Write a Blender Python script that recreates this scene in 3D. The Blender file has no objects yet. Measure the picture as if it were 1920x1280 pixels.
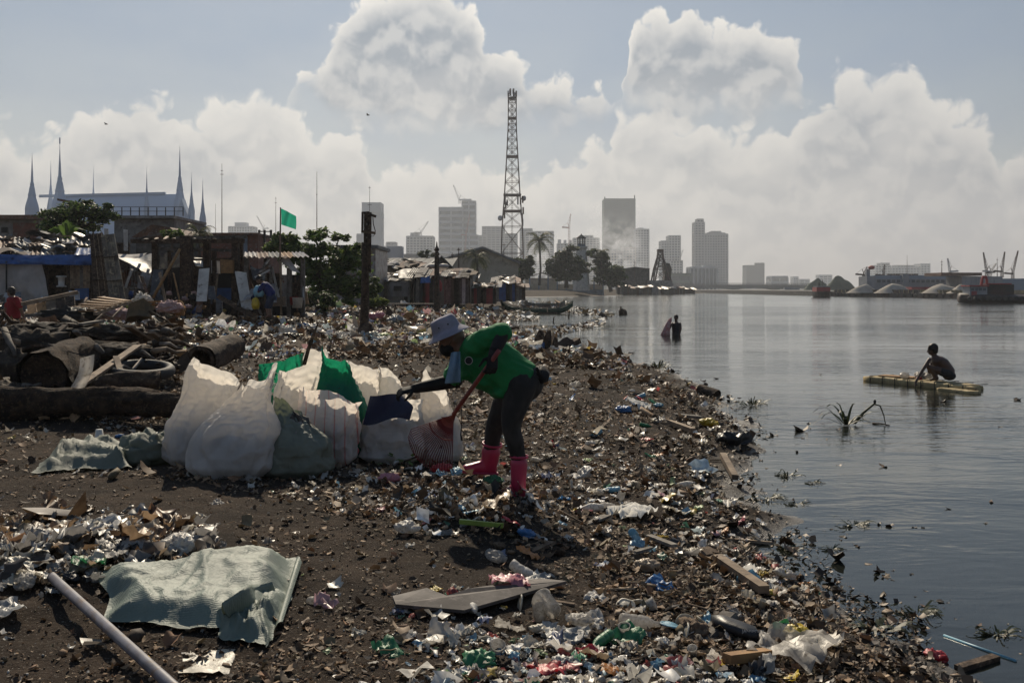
import bpy, bmesh, math, random
import numpy as np
from mathutils import Vector, Matrix, Euler
random.seed(7)
RNG = np.random.default_rng(11)
scene = bpy.context.scene
C = scene.collection
R = math.radians
# ---------------------------------------------------------------- camera
F = 1867.0            # focal length in pixels of the 1920 px wide photograph (35 mm lens)
CAMZ = 1.55           # eye height
HY = 541.0            # row of the horizon
WZ = -0.25            # water level
cam_d = bpy.data.cameras.new('camera')
cam_d.lens = 35.0; cam_d.sensor_width = 36.0; cam_d.sensor_fit = 'HORIZONTAL'
cam_d.shift_y = -(640.0 - HY) / 1920.0
cam_d.clip_start = 0.05; cam_d.clip_end = 9000
cam = bpy.data.objects.new('camera', cam_d); C.objects.link(cam)
cam.location = (0, 0, CAMZ); cam.rotation_euler = (R(90), 0, 0)
scene.camera = cam
def P(px, py, D):
    """point seen at pixel (px, py) of the photograph at depth D"""
    return Vector(((px - 960.0) / F * D, D, CAMZ - (py - HY) / F * D))
# ---------------------------------------------------------------- sun, sky, exposure
SUN_EL, SUN_AZ = R(37.0), R(-9.0)     # azimuth from +Y towards +X
sdir = Vector((math.sin(SUN_AZ) * math.cos(SUN_EL), math.cos(SUN_AZ) * math.cos(SUN_EL), math.sin(SUN_EL)))
sun_d = bpy.data.lights.new('sun', 'SUN'); sun_d.energy = 5.0; sun_d.angle = R(0.6); sun_d.color = (1.0, 0.87, 0.68)
sun = bpy.data.objects.new('sun', sun_d); C.objects.link(sun)
sun.rotation_euler = sdir.to_track_quat('Z', 'Y').to_euler()
sun.location = (0, 0, 60)
scene.view_settings.view_transform = 'Standard'; scene.view_settings.look = 'None'
scene.view_settings.exposure = 0.06; scene.view_settings.gamma = 1.0
scene.view_settings.use_curve_mapping = False
cy = scene.cycles
cy.max_bounces = 6; cy.diffuse_bounces = 3; cy.glossy_bounces = 3; cy.transmission_bounces = 4
cy.transparent_max_bounces = 10; cy.volume_bounces = 1
cy.use_denoising = True
cy.sample_clamp_indirect = 4.0
cy.caustics_reflective = False; cy.caustics_refractive = False

class NT:
    """small node-wiring helper"""
    def __init__(s, tree): s.t = tree; s.n = tree.nodes; s.l = tree.links
    def put(s, sock, v):
        if isinstance(v, bpy.types.NodeSocket): s.l.new(v, sock)
        elif v is not None: sock.default_value = v
    def node(s, typ, **kw):
        n = s.n.new(typ)
        for k, v in kw.items(): setattr(n, k, v)
        return n
    def m(s, op, a, b=None, c=None, clamp=False):
        n = s.node('ShaderNodeMath', operation=op, use_clamp=clamp)
        for i, v in enumerate((a, b, c)):
            if v is not None: s.put(n.inputs[i], v)
        return n.outputs[0]
    def vm(s, op, a, b=None, c=None):
        n = s.node('ShaderNodeVectorMath', operation=op)
        for i, v in enumerate((a, b)):
            if v is not None: s.put(n.inputs[i], v)
        if c is not None: s.put(n.inputs['Scale'], c)
        return n.outputs['Value'] if op in ('LENGTH', 'DOT_PRODUCT', 'DISTANCE') else n.outputs[0]
    def noise(s, vec, scale, detail=4, rough=0.5, dist=0.0, out='Fac'):
        n = s.node('ShaderNodeTexNoise'); s.put(n.inputs['Vector'], vec)
        n.inputs['Scale'].default_value = scale; n.inputs['Detail'].default_value = detail
        n.inputs['Roughness'].default_value = rough; n.inputs['Distortion'].default_value = dist
        return n.outputs[out]
    def vor(s, vec, scale, detail=0.0, feature='F1', out='Distance'):
        n = s.node('ShaderNodeTexVoronoi', feature=feature); s.put(n.inputs['Vector'], vec)
        n.inputs['Scale'].default_value = scale; n.inputs['Detail'].default_value = detail
        return n.outputs[out]
    def ss(s, v, a, b, lo=0.0, hi=1.0):
        n = s.node('ShaderNodeMapRange', interpolation_type='SMOOTHSTEP')
        s.put(n.inputs[0], v)
        for i, x in enumerate((a, b, lo, hi)): n.inputs[i + 1].default_value = x
        return n.outputs[0]
    def lin(s, v, a, b, lo=0.0, hi=1.0):
        n = s.node('ShaderNodeMapRange'); s.put(n.inputs[0], v)
        for i, x in enumerate((a, b, lo, hi)): n.inputs[i + 1].default_value = x
        return n.outputs[0]
    def mix(s, f, a, b, blend='MIX'):
        n = s.node('ShaderNodeMix', data_type='RGBA', blend_type=blend)
        s.put(n.inputs[0], f)
        for i, v in ((6, a), (7, b)):
            if isinstance(v, (tuple, list)): v = (*v, 1.0) if len(v) == 3 else v
            s.put(n.inputs[i], v)
        return n.outputs[2]
    def sep(s, v):
        n = s.node('ShaderNodeSeparateXYZ'); s.put(n.inputs[0], v); return n.outputs
    def comb(s, x, y, z):
        n = s.node('ShaderNodeCombineXYZ')
        for i, v in enumerate((x, y, z)): s.put(n.inputs[i], v)
        return n.outputs[0]

def sky_dir(px, py):
    u, v = (px - 960) / F, (HY - py) / F
    return math.atan2(u, 1), math.asin(v / math.sqrt(1 + u * u + v * v))
# cloud layers as (pixel column, top row, bottom row) profiles of the photograph, turned into azimuth / elevation curves
LAYERS = [
    [(470, 300, 190), (545, 150, 205), (580, 92, 210), (610, 72, 235), (640, 20, 245), (680, -30, 255), (800, -60, 270), (880, -10, 275), (925, 55, 270), (965, 85, 260),
     (1000, 118, 250), (1050, 128, 255), (1100, 132, 245), (1140, 160, 230), (1150, 180, 220), (1162, 178, 195), (1178, 60, 210), (1200, 5, 235), (1240, 2, 250), (1262, 10, 250), (1290, -8, 250), (1330, 12, 250), (1350, 22, 250),
     (1400, 15, 240), (1450, 35, 235), (1490, 52, 220), (1508, 85, 185), (1516, 150, 120), (1560, 250, 150)],
    [(-400, 240, 700), (-200, 190, 700), (-60, 200, 700), (0, 205, 700), (60, 235, 700), (110, 225, 700), (130, 200, 700), (185, 190, 700), (200, 165, 700), (270, 150, 700), (330, 160, 700), (352, 192, 700), (368, 180, 700),
     (410, 160, 700), (500, 152, 700), (545, 175, 700), (570, 200, 700), (630, 215, 700), (680, 235, 700), (705, 285, 700), (760, 300, 700), (800, 272, 700), (860, 282, 700), (900, 268, 700), (930, 285, 700), (1000, 300, 700),
     (1025, 268, 700), (1090, 262, 700), (1110, 240, 700), (1150, 232, 700), (1168, 195, 700), (1200, 178, 700), (1260, 185, 700), (1320, 208, 700), (1400, 215, 700), (1470, 222, 700), (1500, 190, 700), (1525, 165, 700), (1560, 128, 700),
     (1610, 112, 700), (1640, 112, 700), (1665, 98, 700), (1705, 105, 700), (1725, 132, 700), (1760, 140, 700), (1785, 168, 700), (1830, 190, 700), (1870, 232, 700), (1885, 270, 700), (1905, 246, 700), (1960, 225, 700), (2100, 190, 700), (2400, 240, 700)],
    [(-400, 330, 700), (0, 340, 700), (120, 300, 700), (260, 260, 700), (360, 272, 700), (430, 240, 700), (520, 225, 700), (620, 262, 700), (690, 330, 700), (760, 350, 700), (830, 330, 700), (900, 355, 700), (1000, 372, 700), (1060, 340, 700), (1120, 330, 700),
     (1200, 285, 700), (1280, 265, 700), (1340, 290, 700), (1420, 285, 700), (1480, 268, 700), (1560, 225, 700), (1640, 175, 700), (1680, 165, 700), (1740, 205, 700), (1800, 262, 700), (1880, 290, 700), (2000, 280, 700), (2400, 330, 700)]]

def cloud_group():
    g = bpy.data.node_groups.new('cloud_thickness', 'ShaderNodeTree')
    g.interface.new_socket('Vector', in_out='INPUT', socket_type='NodeSocketVector')
    for nm in ('Upper', 'Bank', 'Low', 'Base', 'UpperSoft', 'BankSoft', 'LowSoft'): g.interface.new_socket(nm, in_out='OUTPUT', socket_type='NodeSocketFloat')
    T = NT(g); gi = T.node('NodeGroupInput'); go = T.node('NodeGroupOutput')
    p = gi.outputs[0]
    def n2(vec, sc, det, ro, out='Fac'):
        n = T.node('ShaderNodeTexNoise', noise_dimensions='2D'); T.put(n.inputs['Vector'], vec)
        n.inputs['Scale'].default_value = sc; n.inputs['Detail'].default_value = det; n.inputs['Roughness'].default_value = ro
        return n.outputs[out]
    w1 = T.vm('SUBTRACT', n2(p, 22, 2, 0.5, 'Color'), (0.5, 0.5, 0.5))
    pw = T.vm('ADD', p, T.vm('SCALE', w1, c=0.022))
    v = T.node('ShaderNodeTexVoronoi', feature='F1', voronoi_dimensions='2D'); T.put(v.inputs['Vector'], pw)
    v.inputs['Scale'].default_value = 30; v.inputs['Detail'].default_value = 2.5; v.inputs['Roughness'].default_value = 0.45
    bil = T.m('ADD', T.m('MULTIPLY', T.m('SUBTRACT', 0.40, v.outputs['Distance']), 0.034), T.m('MULTIPLY', T.m('SUBTRACT', n2(pw, 50, 6, 0.6), 0.5), 0.018))
    sp = T.sep(pw); s0 = T.sep(p)
    # outside the photograph the banks go on as broad noise round the horizon
    far = T.m('MULTIPLY_ADD', T.noise(T.comb(s0[0], 0.0, 3.7), 2.6, 3, 0.5), 0.55, -0.09)
    outside = T.ss(T.m('ABSOLUTE', s0[0]), 0.52, 0.75)
    AZ = 0.65
    azn = T.lin(sp[0], -AZ, AZ)
    for li, prof in enumerate(LAYERS):
        outs = []
        for k in (1, 2):
            pts = []
            for q in prof:
                a, e = sky_dir(q[0], q[k] if q[k] < 690 else 900)
                pts.append(((a + AZ) / (2 * AZ), max(0.0, min(1.0, (e + 0.25) / 0.7))))
            n = T.node('ShaderNodeFloatCurve'); T.put(n.inputs['Value'], azn)
            cm = n.mapping; cm.use_clip = False; cv = cm.curves[0]
            pts = [x for x in pts if 0.0 <= x[0] <= 1.0]
            if pts[0][0] > 0.001: pts.insert(0, (0.0, pts[0][1]))
            if pts[-1][0] < 0.999: pts.append((1.0, pts[-1][1]))
            cv.points[0].location = pts[0]; cv.points[1].location = pts[-1]
            for q in pts[1:-1]: cv.points.new(*q)
            for q in cv.points: q.handle_type = 'AUTO_CLAMPED'
            cm.update()
            outs.append(T.m('MULTIPLY_ADD', n.outputs[0], 0.7, -0.25))
        top = outs[0]
        if li == 0:
            top = T.m('SUBTRACT', top, T.m('MULTIPLY', outside, 0.5))
        else:
            mx = T.node('ShaderNodeMix'); T.put(mx.inputs[0], outside); T.put(mx.inputs[2], top); T.put(mx.inputs[3], far if li == 1 else T.m('SUBTRACT', far, 0.06)); top = mx.outputs[0]
        T.put(go.inputs[li], T.m('ADD', T.m('SUBTRACT', top, sp[1]), bil))
        T.put(go.inputs[4 + li], T.m('ADD', T.m('SUBTRACT', top, sp[1]), T.m('MULTIPLY', bil, .42)))
        if li == 0: T.put(go.inputs[3], T.m('ADD', T.m('SUBTRACT', sp[1], outs[1]), T.m('MULTIPLY', bil, 0.6)))
    return g

def build_world():
    w = bpy.data.worlds.new('World'); scene.world = w; w.use_nodes = True
    t = w.node_tree; t.nodes.clear(); T = NT(t)
    sky = T.node('ShaderNodeTexSky', sky_type='NISHITA'); sky.sun_disc = False
    sky.sun_elevation = SUN_EL; sky.sun_rotation = SUN_AZ
    sky.air_density = 1.2; sky.dust_density = 0.6; sky.ozone_density = 2.5
    d = T.node('ShaderNodeTexCoord').outputs['Generated']
    s = T.sep(d)
    az = T.m('ARCTAN2', s[0], s[1]); el = T.m('ARCSINE', s[2])
    p = T.comb(az, el, 0.0)
    g = cloud_group()
    def cg(vec):
        n = T.node('ShaderNodeGroup'); n.node_tree = g; T.put(n.inputs[0], vec); return n.outputs
    c0 = cg(p); c1 = cg(T.vm('ADD', p, (-0.003, 0.013, 0)))
    sunw = T.m('MAXIMUM', T.vm('DOT_PRODUCT', d, tuple(sdir)), 0.0)
    glow = T.m('POWER', sunw, 7.0)
    base = T.vm('SCALE', sky.outputs[0], c=0.05)
    # thin high veil over the blue, brighter towards the sun
    veil = T.noise(T.comb(az, T.m('MULTIPLY', el, 2.2), 1.3), 7, 5, 0.55)
    veilc = T.vm('SCALE', T.mix(glow, (0.15, 0.24, 0.38), (0.31, 0.43, 0.58)), c=1.0)
    base = T.mix(T.m('MULTIPLY_ADD', T.ss(veil, 0.35, 0.75), 0.45, 0.25), base, veilc)
    # clouds: thin lit rims, thicker hearts grey, tops facing the sun brightest
    rim = T.mix(glow, (0.74, 0.72, 0.68), (1.10, 1.05, 0.96))
    heart = T.mix(glow, (0.21, 0.26, 0.325), (0.255, 0.32, 0.40))
    col = base
    patch = T.ss(T.noise(T.comb(az, T.m('MULTIPLY', el, 1.7), 8.1), 9, 3, 0.5), 0.36, 0.64)
    for li, (md, dd, ks, op) in enumerate(((0.012, 0.065, 1.0, 0.96), (0.014, 0.085, 0.55, 0.92), (0.03, 0.12, 0.45, 0.7))):
        if li == 0: order = (2, 1, 0)
        k = order[li]
        md, dd, ks, op = ((0.010, 0.046, 1.0, 0.97), (0.014, 0.062, 0.95, 0.92), (0.03, 0.08, 0.85, 0.55))[k]
        mask = T.ss(c0[k], 0.0, md)
        if k == 0: mask = T.m('MULTIPLY', mask, T.ss(c0[3], -0.012, 0.034))
        depth = T.m('MULTIPLY', T.ss(c0[4 + k], 0.0, dd), T.m('MULTIPLY_ADD', patch, (0.35, 0.6, 0.7)[k], (0.8, 0.6, 0.55)[k]), clamp=True)
        lit = T.ss(T.m('SUBTRACT', c0[k], c1[k]), 0.0, 0.03)
        shade = T.m('MULTIPLY', T.m('MULTIPLY', depth, ks), T.m('MULTIPLY_ADD', lit, -0.42, 1.0), clamp=True)
        col = T.mix(T.m('MULTIPLY', mask, op), col, T.mix(shade, rim, heart))
    # hazy air towards the horizon
    hz = T.mix(T.ss(T.m('POWER', sunw, 5.0), 0.05, 0.42), (0.355, 0.325, 0.31), (0.585, 0.54, 0.485))
    hf = T.m('POWER', 2.718, T.m('MULTIPLY', T.m('MAXIMUM', el, 0.0), -7.0))
    col = T.mix(T.m('MULTIPLY', hf, 0.97), col, hz)
    bg = T.node('ShaderNodeBackground'); T.put(bg.inputs[0], col); bg.inputs[1].default_value = 1.0
    out = T.node('ShaderNodeOutputWorld'); t.links.new(bg.outputs[0], out.inputs[0])
    w.cycles.sampling_method = 'MANUAL'; w.cycles.sample_map_resolution = 512
build_world()
# ---------------------------------------------------------------- helpers: objects and meshes
def tag(o, label=None, cat=None, group=None, kind=None):
    if label: o['label'] = label
    if cat: o['category'] = cat
    if group: o['group'] = group
    if kind: o['kind'] = kind
    return o
def thing(name, label, cat, loc=(0, 0, 0), group=None):
    o = bpy.data.objects.new(name, None); C.objects.link(o); o.location = loc
    o.empty_display_size = 0.1
    return tag(o, label, cat, group)
def base_of(o):
    b = Vector((0, 0, 0))
    while o is not None: b = b + o.location; o = o.parent
    return b
def copy_tree(o, parent=None):
    c = o.copy(); C.objects.link(c)
    if parent is not None: c.parent = parent
    for ch in list(o.children): copy_tree(ch, c)
    return c
def frame_of(d, up=Vector((0, 0, 1))):
    d = Vector(d).normalized(); u = Vector(up)
    if abs(d.dot(u)) > 0.98: u = Vector((1, 0, 0))
    a = d.cross(u).normalized(); b = a.cross(d).normalized()
    return a, b, d
class MB:
    def __init__(s): s.v = []; s.f = []; s.mi = []
    def add(s, vs, fs, m=0):
        o = len(s.v); s.v.extend(Vector(v) for v in vs)
        for f in fs: s.f.append([i + o for i in f]); s.mi.append(m)
        return s
    def box(s, c, size, rot=None, m=0, taper=1.0):
        x, y, z = (q / 2 for q in size); c = Vector(c)
        vs = [Vector((sx * x * (taper if sz > 0 else 1), sy * y * (taper if sz > 0 else 1), sz * z)) for sz in (-1, 1) for sx, sy in ((-1, -1), (1, -1), (1, 1), (-1, 1))]
        if rot is not None: vs = [rot @ v for v in vs]
        return s.add([v + c for v in vs], [(3, 2, 1, 0), (4, 5, 6, 7), (0, 1, 5, 4), (1, 2, 6, 5), (2, 3, 7, 6), (3, 0, 4, 7)], m)
    def span(s, x0, x1, y0, y1, z0, z1, m=0):
        return s.box(((x0 + x1) / 2, (y0 + y1) / 2, (z0 + z1) / 2), (x1 - x0, y1 - y0, z1 - z0), None, m)
    def beam(s, p0, p1, w, h=None, m=0, up=(0, 0, 1)):
        p0, p1 = Vector(p0), Vector(p1); a, b, d = frame_of(p1 - p0, up); h = h or w
        vs = [p + a * sx * w / 2 + b * sy * h / 2 for p in (p0, p1) for sx, sy in ((-1, -1), (1, -1), (1, 1), (-1, 1))]
        return s.add(vs, [(3, 2, 1, 0), (4, 5, 6, 7), (0, 1, 5, 4), (1, 2, 6, 5), (2, 3, 7, 6), (3, 0, 4, 7)], m)
    def tube(s, pts, rad, n=8, caps=True, m=0, flat=1.0, jit=0.0):
        pts = [Vector(p) for p in pts]
        if not hasattr(rad, '__len__'): rad = [rad] * len(pts)
        vs = []; fs = []; up = Vector((0, 0, 1)); a = None
        for i, p in enumerate(pts):
            d = (pts[min(i + 1, len(pts) - 1)] - pts[max(i - 1, 0)])
            if d.length < 1e-9: d = Vector((0, 0, 1))
            d.normalize()
            if a is None: a, b, _ = frame_of(d)
            else:
                a = (a - d * a.dot(d)); a = a.normalized() if a.length > 1e-6 else frame_of(d)[0]
                b = d.cross(a) * -1.0
            for k in range(n):
                t = 2 * math.pi * k / n; r = rad[i] * (1 + random.uniform(-jit, jit))
                vs.append(p + a * math.cos(t) * r + b * math.sin(t) * r * flat)
        for i in range(len(pts) - 1):
            for k in range(n):
                q = (k + 1) % n
                fs.append((i * n + k, i * n + q, (i + 1) * n + q, (i + 1) * n + k))
        if caps: fs.append(tuple(range(n - 1, -1, -1))); fs.append(tuple(range((len(pts) - 1) * n, len(pts) * n)))
        return s.add(vs, fs, m)
    def loft(s, secs, n=16, m=0, caps=True, power=2.0):
        """secs: (centre, half-axis vector A, half-axis vector B)"""
        vs = []; fs = []
        for c, A, B in secs:
            c, A, B = Vector(c), Vector(A), Vector(B)
            for k in range(n):
                t = 2 * math.pi * k / n; ct, st = math.cos(t), math.sin(t)
                e = 2.0 / power
                vs.append(c + A * math.copysign(abs(ct) ** e, ct) + B * math.copysign(abs(st) ** e, st))
        for i in range(len(secs) - 1):
            for k in range(n):
                q = (k + 1) % n; fs.append((i * n + k, i * n + q, (i + 1) * n + q, (i + 1) * n + k))
        if caps: fs.append(tuple(range(n - 1, -1, -1))); fs.append(tuple(range((len(secs) - 1) * n, len(secs) * n)))
        return s.add(vs, fs, m)
    def lathe(s, prof, c=(0, 0, 0), n=16, axis=(0, 0, 1), m=0, caps=True):
        a, b, d = frame_of(axis, (0, 1, 0.01)); c = Vector(c)
        return s.loft([(c + d * z, a * max(r, 1e-4), b * max(r, 1e-4)) for r, z in prof], n, m, caps)
    def ball(s, c, r, n=12, m=0, axes=None):
        """ellipsoid; r scalar or 3-tuple, axes optional rotation matrix"""
        if not hasattr(r, '__len__'): r = (r, r, r)
        c = Vector(c); rings = max(5, n // 2 + 1); vs = []; fs = []
        for i in range(1, rings):
            ph = math.pi * i / rings
            for k in range(n):
                t = 2 * math.pi * k / n
                v = Vector((r[0] * math.sin(ph) * math.cos(t), r[1] * math.sin(ph) * math.sin(t), r[2] * math.cos(ph)))
                vs.append(c + (axes @ v if axes is not None else v))
        top, bot = Vector((0, 0, r[2])), Vector((0, 0, -r[2]))
        vs += [c + (axes @ top if axes is not None else top), c + (axes @ bot if axes is not None else bot)]
        L = (rings - 1) * n
        for i in range(rings - 2):
            for k in range(n):
                q = (k + 1) % n; fs.append((i * n + k, (i + 1) * n + k, (i + 1) * n + q, i * n + q))
        for k in range(n):
            q = (k + 1) % n; fs.append((L, k, q)); fs.append((L + 1, (rings - 2) * n + q, (rings - 2) * n + k))
        return s.add(vs, fs, m)
    def sheet(s, fn, nu, nv, m=0):
        vs = [fn(i / nu, j / nv) for j in range(nv + 1) for i in range(nu + 1)]
        fs = [(j * (nu + 1) + i, j * (nu + 1) + i + 1, (j + 1) * (nu + 1) + i + 1, (j + 1) * (nu + 1) + i) for j in range(nv) for i in range(nu)]
        return s.add(vs, fs, m)
    def poly(s, pts, thick, d, m=0):
        """flat outline with real thickness along d"""
        n = len(pts); d = Vector(d) * thick
        vs = [Vector(p) for p in pts] + [Vector(p) + d for p in pts]
        return s.add(vs, [tuple(range(n - 1, -1, -1)), tuple(range(n, 2 * n))] + [(i, (i + 1) % n, n + (i + 1) % n, n + i) for i in range(n)], m)
    def wobble(s, amp, freq=3.0, seed=0.0):
        from mathutils import noise as mn
        for i, v in enumerate(s.v):
            s.v[i] = v + mn.noise_vector(v * freq + Vector((seed, seed * 1.3, 0))) * amp
        return s
    def build(s, name, mat, parent=None, smooth=False, origin=None, mods=None, label=None):
        b = base_of(parent) if parent is not None else Vector(origin if origin is not None else (0, 0, 0))
        me = bpy.data.meshes.new(name)
        me.from_pydata([tuple(v - b) for v in s.v], [], s.f)
        for mm in (mat if isinstance(mat, (list, tuple)) else [mat]): me.materials.append(M[mm] if isinstance(mm, str) else mm)
        if any(s.mi): me.polygons.foreach_set('material_index', s.mi)
        if smooth: me.polygons.foreach_set('use_smooth', [True] * len(me.polygons))
        me.update()
        o = bpy.data.objects.new(name, me); C.objects.link(o)
        if parent is not None: o.parent = parent
        else: o.location = b
        if label: o['label'] = label
        for mo in (mods or ()):
            q = o.modifiers.new(mo[0].lower(), mo[0])
            for k, v in mo[1].items(): setattr(q, k, v)
        return o
def smooth_obj(o, angle=40):
    o.data.polygons.foreach_set('use_smooth', [True] * len(o.data.polygons)); return o
def np_mesh(name, V, Fc, mat, col=None, mi=None, smooth=False, parent=None):
    me = bpy.data.meshes.new(name); n, m = len(V), len(Fc); k = Fc.shape[1]
    me.vertices.add(n); me.vertices.foreach_set('co', np.ascontiguousarray(V, np.float32).ravel())
    me.loops.add(m * k); me.loops.foreach_set('vertex_index', np.ascontiguousarray(Fc, np.int32).ravel())
    me.polygons.add(m); me.polygons.foreach_set('loop_start', np.arange(0, m * k, k, dtype=np.int32))
    if mi is not None: me.polygons.foreach_set('material_index', np.ascontiguousarray(mi, np.int32))
    me.polygons.foreach_set('use_smooth', np.full(m, smooth, bool))
    for q in (mat if isinstance(mat, (list, tuple)) else [mat]): me.materials.append(M[q])
    if col is not None:
        ca = me.color_attributes.new('Col', 'FLOAT_COLOR', 'POINT')
        ca.data.foreach_set('color', np.concatenate([col, np.ones((n, 1))], 1).astype(np.float32).ravel())
    me.update(calc_edges=True); me.validate()
    o = bpy.data.objects.new(name, me); C.objects.link(o)
    if parent is not None: o.parent = parent
    return o
# ---------------------------------------------------------------- helpers: numpy noise
def _hash(i, j, s):
    h = (i.astype(np.int64) * 374761393 + j.astype(np.int64) * 668265263 + s * 2147483647) & 0xffffffff
    h = ((h ^ (h >> 13)) * 1274126177) & 0xffffffff
    return ((h ^ (h >> 16)) & 0xffff) / 65535.0
def vnoise(x, y, s=0):
    i, j = np.floor(x), np.floor(y); u, v = x - i, y - j
    u = u * u * (3 - 2 * u); v = v * v * (3 - 2 * v)
    a, b, c, d = _hash(i, j, s), _hash(i + 1, j, s), _hash(i, j + 1, s), _hash(i + 1, j + 1, s)
    return (a * (1 - u) + b * u) * (1 - v) + (c * (1 - u) + d * u) * v - 0.5
def fbm(x, y, o=4, s=0, g=0.5):
    r = 0; a = 1.0
    for k in range(o): r = r + a * vnoise(x * 2 ** k + 17.3 * k, y * 2 ** k - 9.1 * k, s + k); a *= g
    return r
def sst(a, b, x):
    t = np.clip((x - a) / (b - a), 0, 1); return t * t * (3 - 2 * t)
# ---------------------------------------------------------------- materials
M = {}
def mat(name, c1, c2=None, scale=5.0, rough=0.8, bump=0.3, bscale=None, spec=0.3, metal=0.0, transl=0.0, detail=5, attr=False, stretch=(1, 1, 1), bdist=0.01, c3=None, tcol=None, var=0.0, alpha=1.0, coat=0.0, wave=None):
    m = bpy.data.materials.new(name); m.use_nodes = True; t = m.node_tree; T = NT(t)
    b = t.nodes['Principled BSDF']; out = t.nodes['Material Output']
    tc = T.node('ShaderNodeTexCoord').outputs['Object']
    vec = T.vm('MULTIPLY', tc, stretch)
    if var:
        oi = T.node('ShaderNodeObjectInfo'); vec = T.vm('ADD', vec, T.comb(T.m('MULTIPLY', oi.outputs['Random'], 37.0), T.m('MULTIPLY', oi.outputs['Random'], 11.0), 0.0))
    n1 = T.noise(vec, scale, detail, 0.6)
    f = T.ss(n1, 0.36, 0.64)
    if attr:
        a = T.node('ShaderNodeAttribute', attribute_name='Col').outputs['Color']
        col = T.mix(f, T.vm('SCALE', a, c=0.72), T.vm('SCALE', a, c=1.15))
    else:
        col = T.mix(f, c1, c2 if c2 else tuple(q * 0.7 for q in c1))
        if c3:
            f3 = T.ss(T.noise(T.vm('ADD', vec, (7.7, 3.1, 5.5)), scale * 2.7, 4, 0.65), 0.52, 0.68)
            col = T.mix(f3, col, c3)
    if var: col = T.mix(1.0, col, T.comb(*[T.m('MULTIPLY_ADD', oi.outputs['Random'], var, 1 - var / 2)] * 3), 'MULTIPLY')
    T.put(b.inputs['Base Color'], col)
    T.put(b.inputs['Roughness'], T.m('MULTIPLY_ADD', n1, 0.25, rough - 0.12, clamp=True))
    b.inputs['Specular IOR Level'].default_value = spec; b.inputs['Metallic'].default_value = metal
    if coat: b.inputs['Coat Weight'].default_value = coat; b.inputs['Coat Roughness'].default_value = 0.15
    if bump:
        h = T.noise(vec, bscale or scale * 4, 5, 0.65)
        if wave:
            wn = T.node('ShaderNodeTexWave', wave_type='BANDS', bands_direction=wave[0]); T.put(wn.inputs['Vector'], tc)
            wn.inputs['Scale'].default_value = wave[1]; h = T.m('ADD', T.m('MULTIPLY', h, 0.4), wn.outputs['Fac'])
        bn = T.node('ShaderNodeBump'); bn.inputs['Strength'].default_value = bump; bn.inputs['Distance'].default_value = bdist
        T.put(bn.inputs['Height'], h); t.links.new(bn.outputs[0], b.inputs['Normal'])
    sh = b.outputs[0]
    if transl:
        tr = T.node('ShaderNodeBsdfTranslucent'); T.put(tr.inputs[0], col if tcol is None else T.mix(0.7, col, tcol))
        mx = T.node('ShaderNodeMixShader'); mx.inputs[0].default_value = transl
        t.links.new(sh, mx.inputs[1]); t.links.new(tr.outputs[0], mx.inputs[2]); sh = mx.outputs[0]
    if alpha < 1:
        tp = T.node('ShaderNodeBsdfTransparent'); mx = T.node('ShaderNodeMixShader'); mx.inputs[0].default_value = alpha
        t.links.new(tp.outputs[0], mx.inputs[1]); t.links.new(sh, mx.inputs[2]); sh = mx.outputs[0]
    t.links.new(sh, out.inputs['Surface'])
    M[name] = m; return m
mat('wood_dark', (0.080, 0.052, 0.034), (0.026, 0.018, 0.013), 7, 0.9, 0.9, 22, stretch=(1, 1, 1), c3=(0.14, 0.10, 0.068), bdist=0.03, var=0.4)
mat('wood_pale', (0.26, 0.19, 0.125), (0.15, 0.105, 0.07), 4, 0.8, 0.4, 18, c3=(0.09, 0.065, 0.045), bdist=0.006, var=0.4)
mat('wood_orange', (0.30, 0.17, 0.07), (0.20, 0.11, 0.05), 5, 0.75, 0.3, 20, c3=(0.12, 0.075, 0.04), bdist=0.004, var=0.2)
mat('wood_grey', (0.15, 0.13, 0.11), (0.075, 0.065, 0.055), 4, 0.85, 0.5, 22, c3=(0.22, 0.20, 0.175), bdist=0.006, var=0.5)
mat('plank_mottled', (0.17, 0.15, 0.12), (0.06, 0.05, 0.042), 2.2, 0.85, 0.4, 16, c3=(0.26, 0.22, 0.15), bdist=0.008)
mat('tin', (0.30, 0.29, 0.28), (0.17, 0.15, 0.14), 2.5, 0.5, 0.25, 20, spec=0.5, metal=0.35, c3=(0.16, 0.08, 0.045), var=0.5)
mat('tin_rusty', (0.17, 0.085, 0.05), (0.09, 0.05, 0.035), 3, 0.75, 0.3, 20, metal=0.1, c3=(0.22, 0.19, 0.17), var=0.5)
mat('roof_grey', (0.16, 0.16, 0.155), (0.10, 0.10, 0.098), 1.2, 0.7, 0.2, 12, c3=(0.2, 0.18, 0.16), var=0.3)
mat('tarp_blue', (0.022, 0.075, 0.25), (0.012, 0.045, 0.16), 3, 0.42, 0.5, 9, spec=0.5, transl=0.12, bdist=0.03)
mat('tarp_white', (0.50, 0.46, 0.43), (0.38, 0.35, 0.33), 2, 0.6, 0.4, 6, transl=0.3, bdist=0.03)
mat('tarp_grey', (0.10, 0.105, 0.115), (0.06, 0.062, 0.07), 2, 0.55, 0.4, 7, transl=0.1, bdist=0.03, c3=(0.2, 0.2, 0.19))
mat('brick', (0.20, 0.085, 0.06), (0.13, 0.06, 0.045), 2.5, 0.85, 0.3, 18, c3=(0.18, 0.15, 0.13))
mat('concrete', (0.24, 0.23, 0.215), (0.15, 0.14, 0.13), 1.4, 0.85, 0.3, 18, c3=(0.10, 0.095, 0.085), var=0.3)
mat('concrete_dark', (0.085, 0.08, 0.075), (0.045, 0.042, 0.04), 1.2, 0.9, 0.3, 12, c3=(0.14, 0.13, 0.12))
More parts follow.
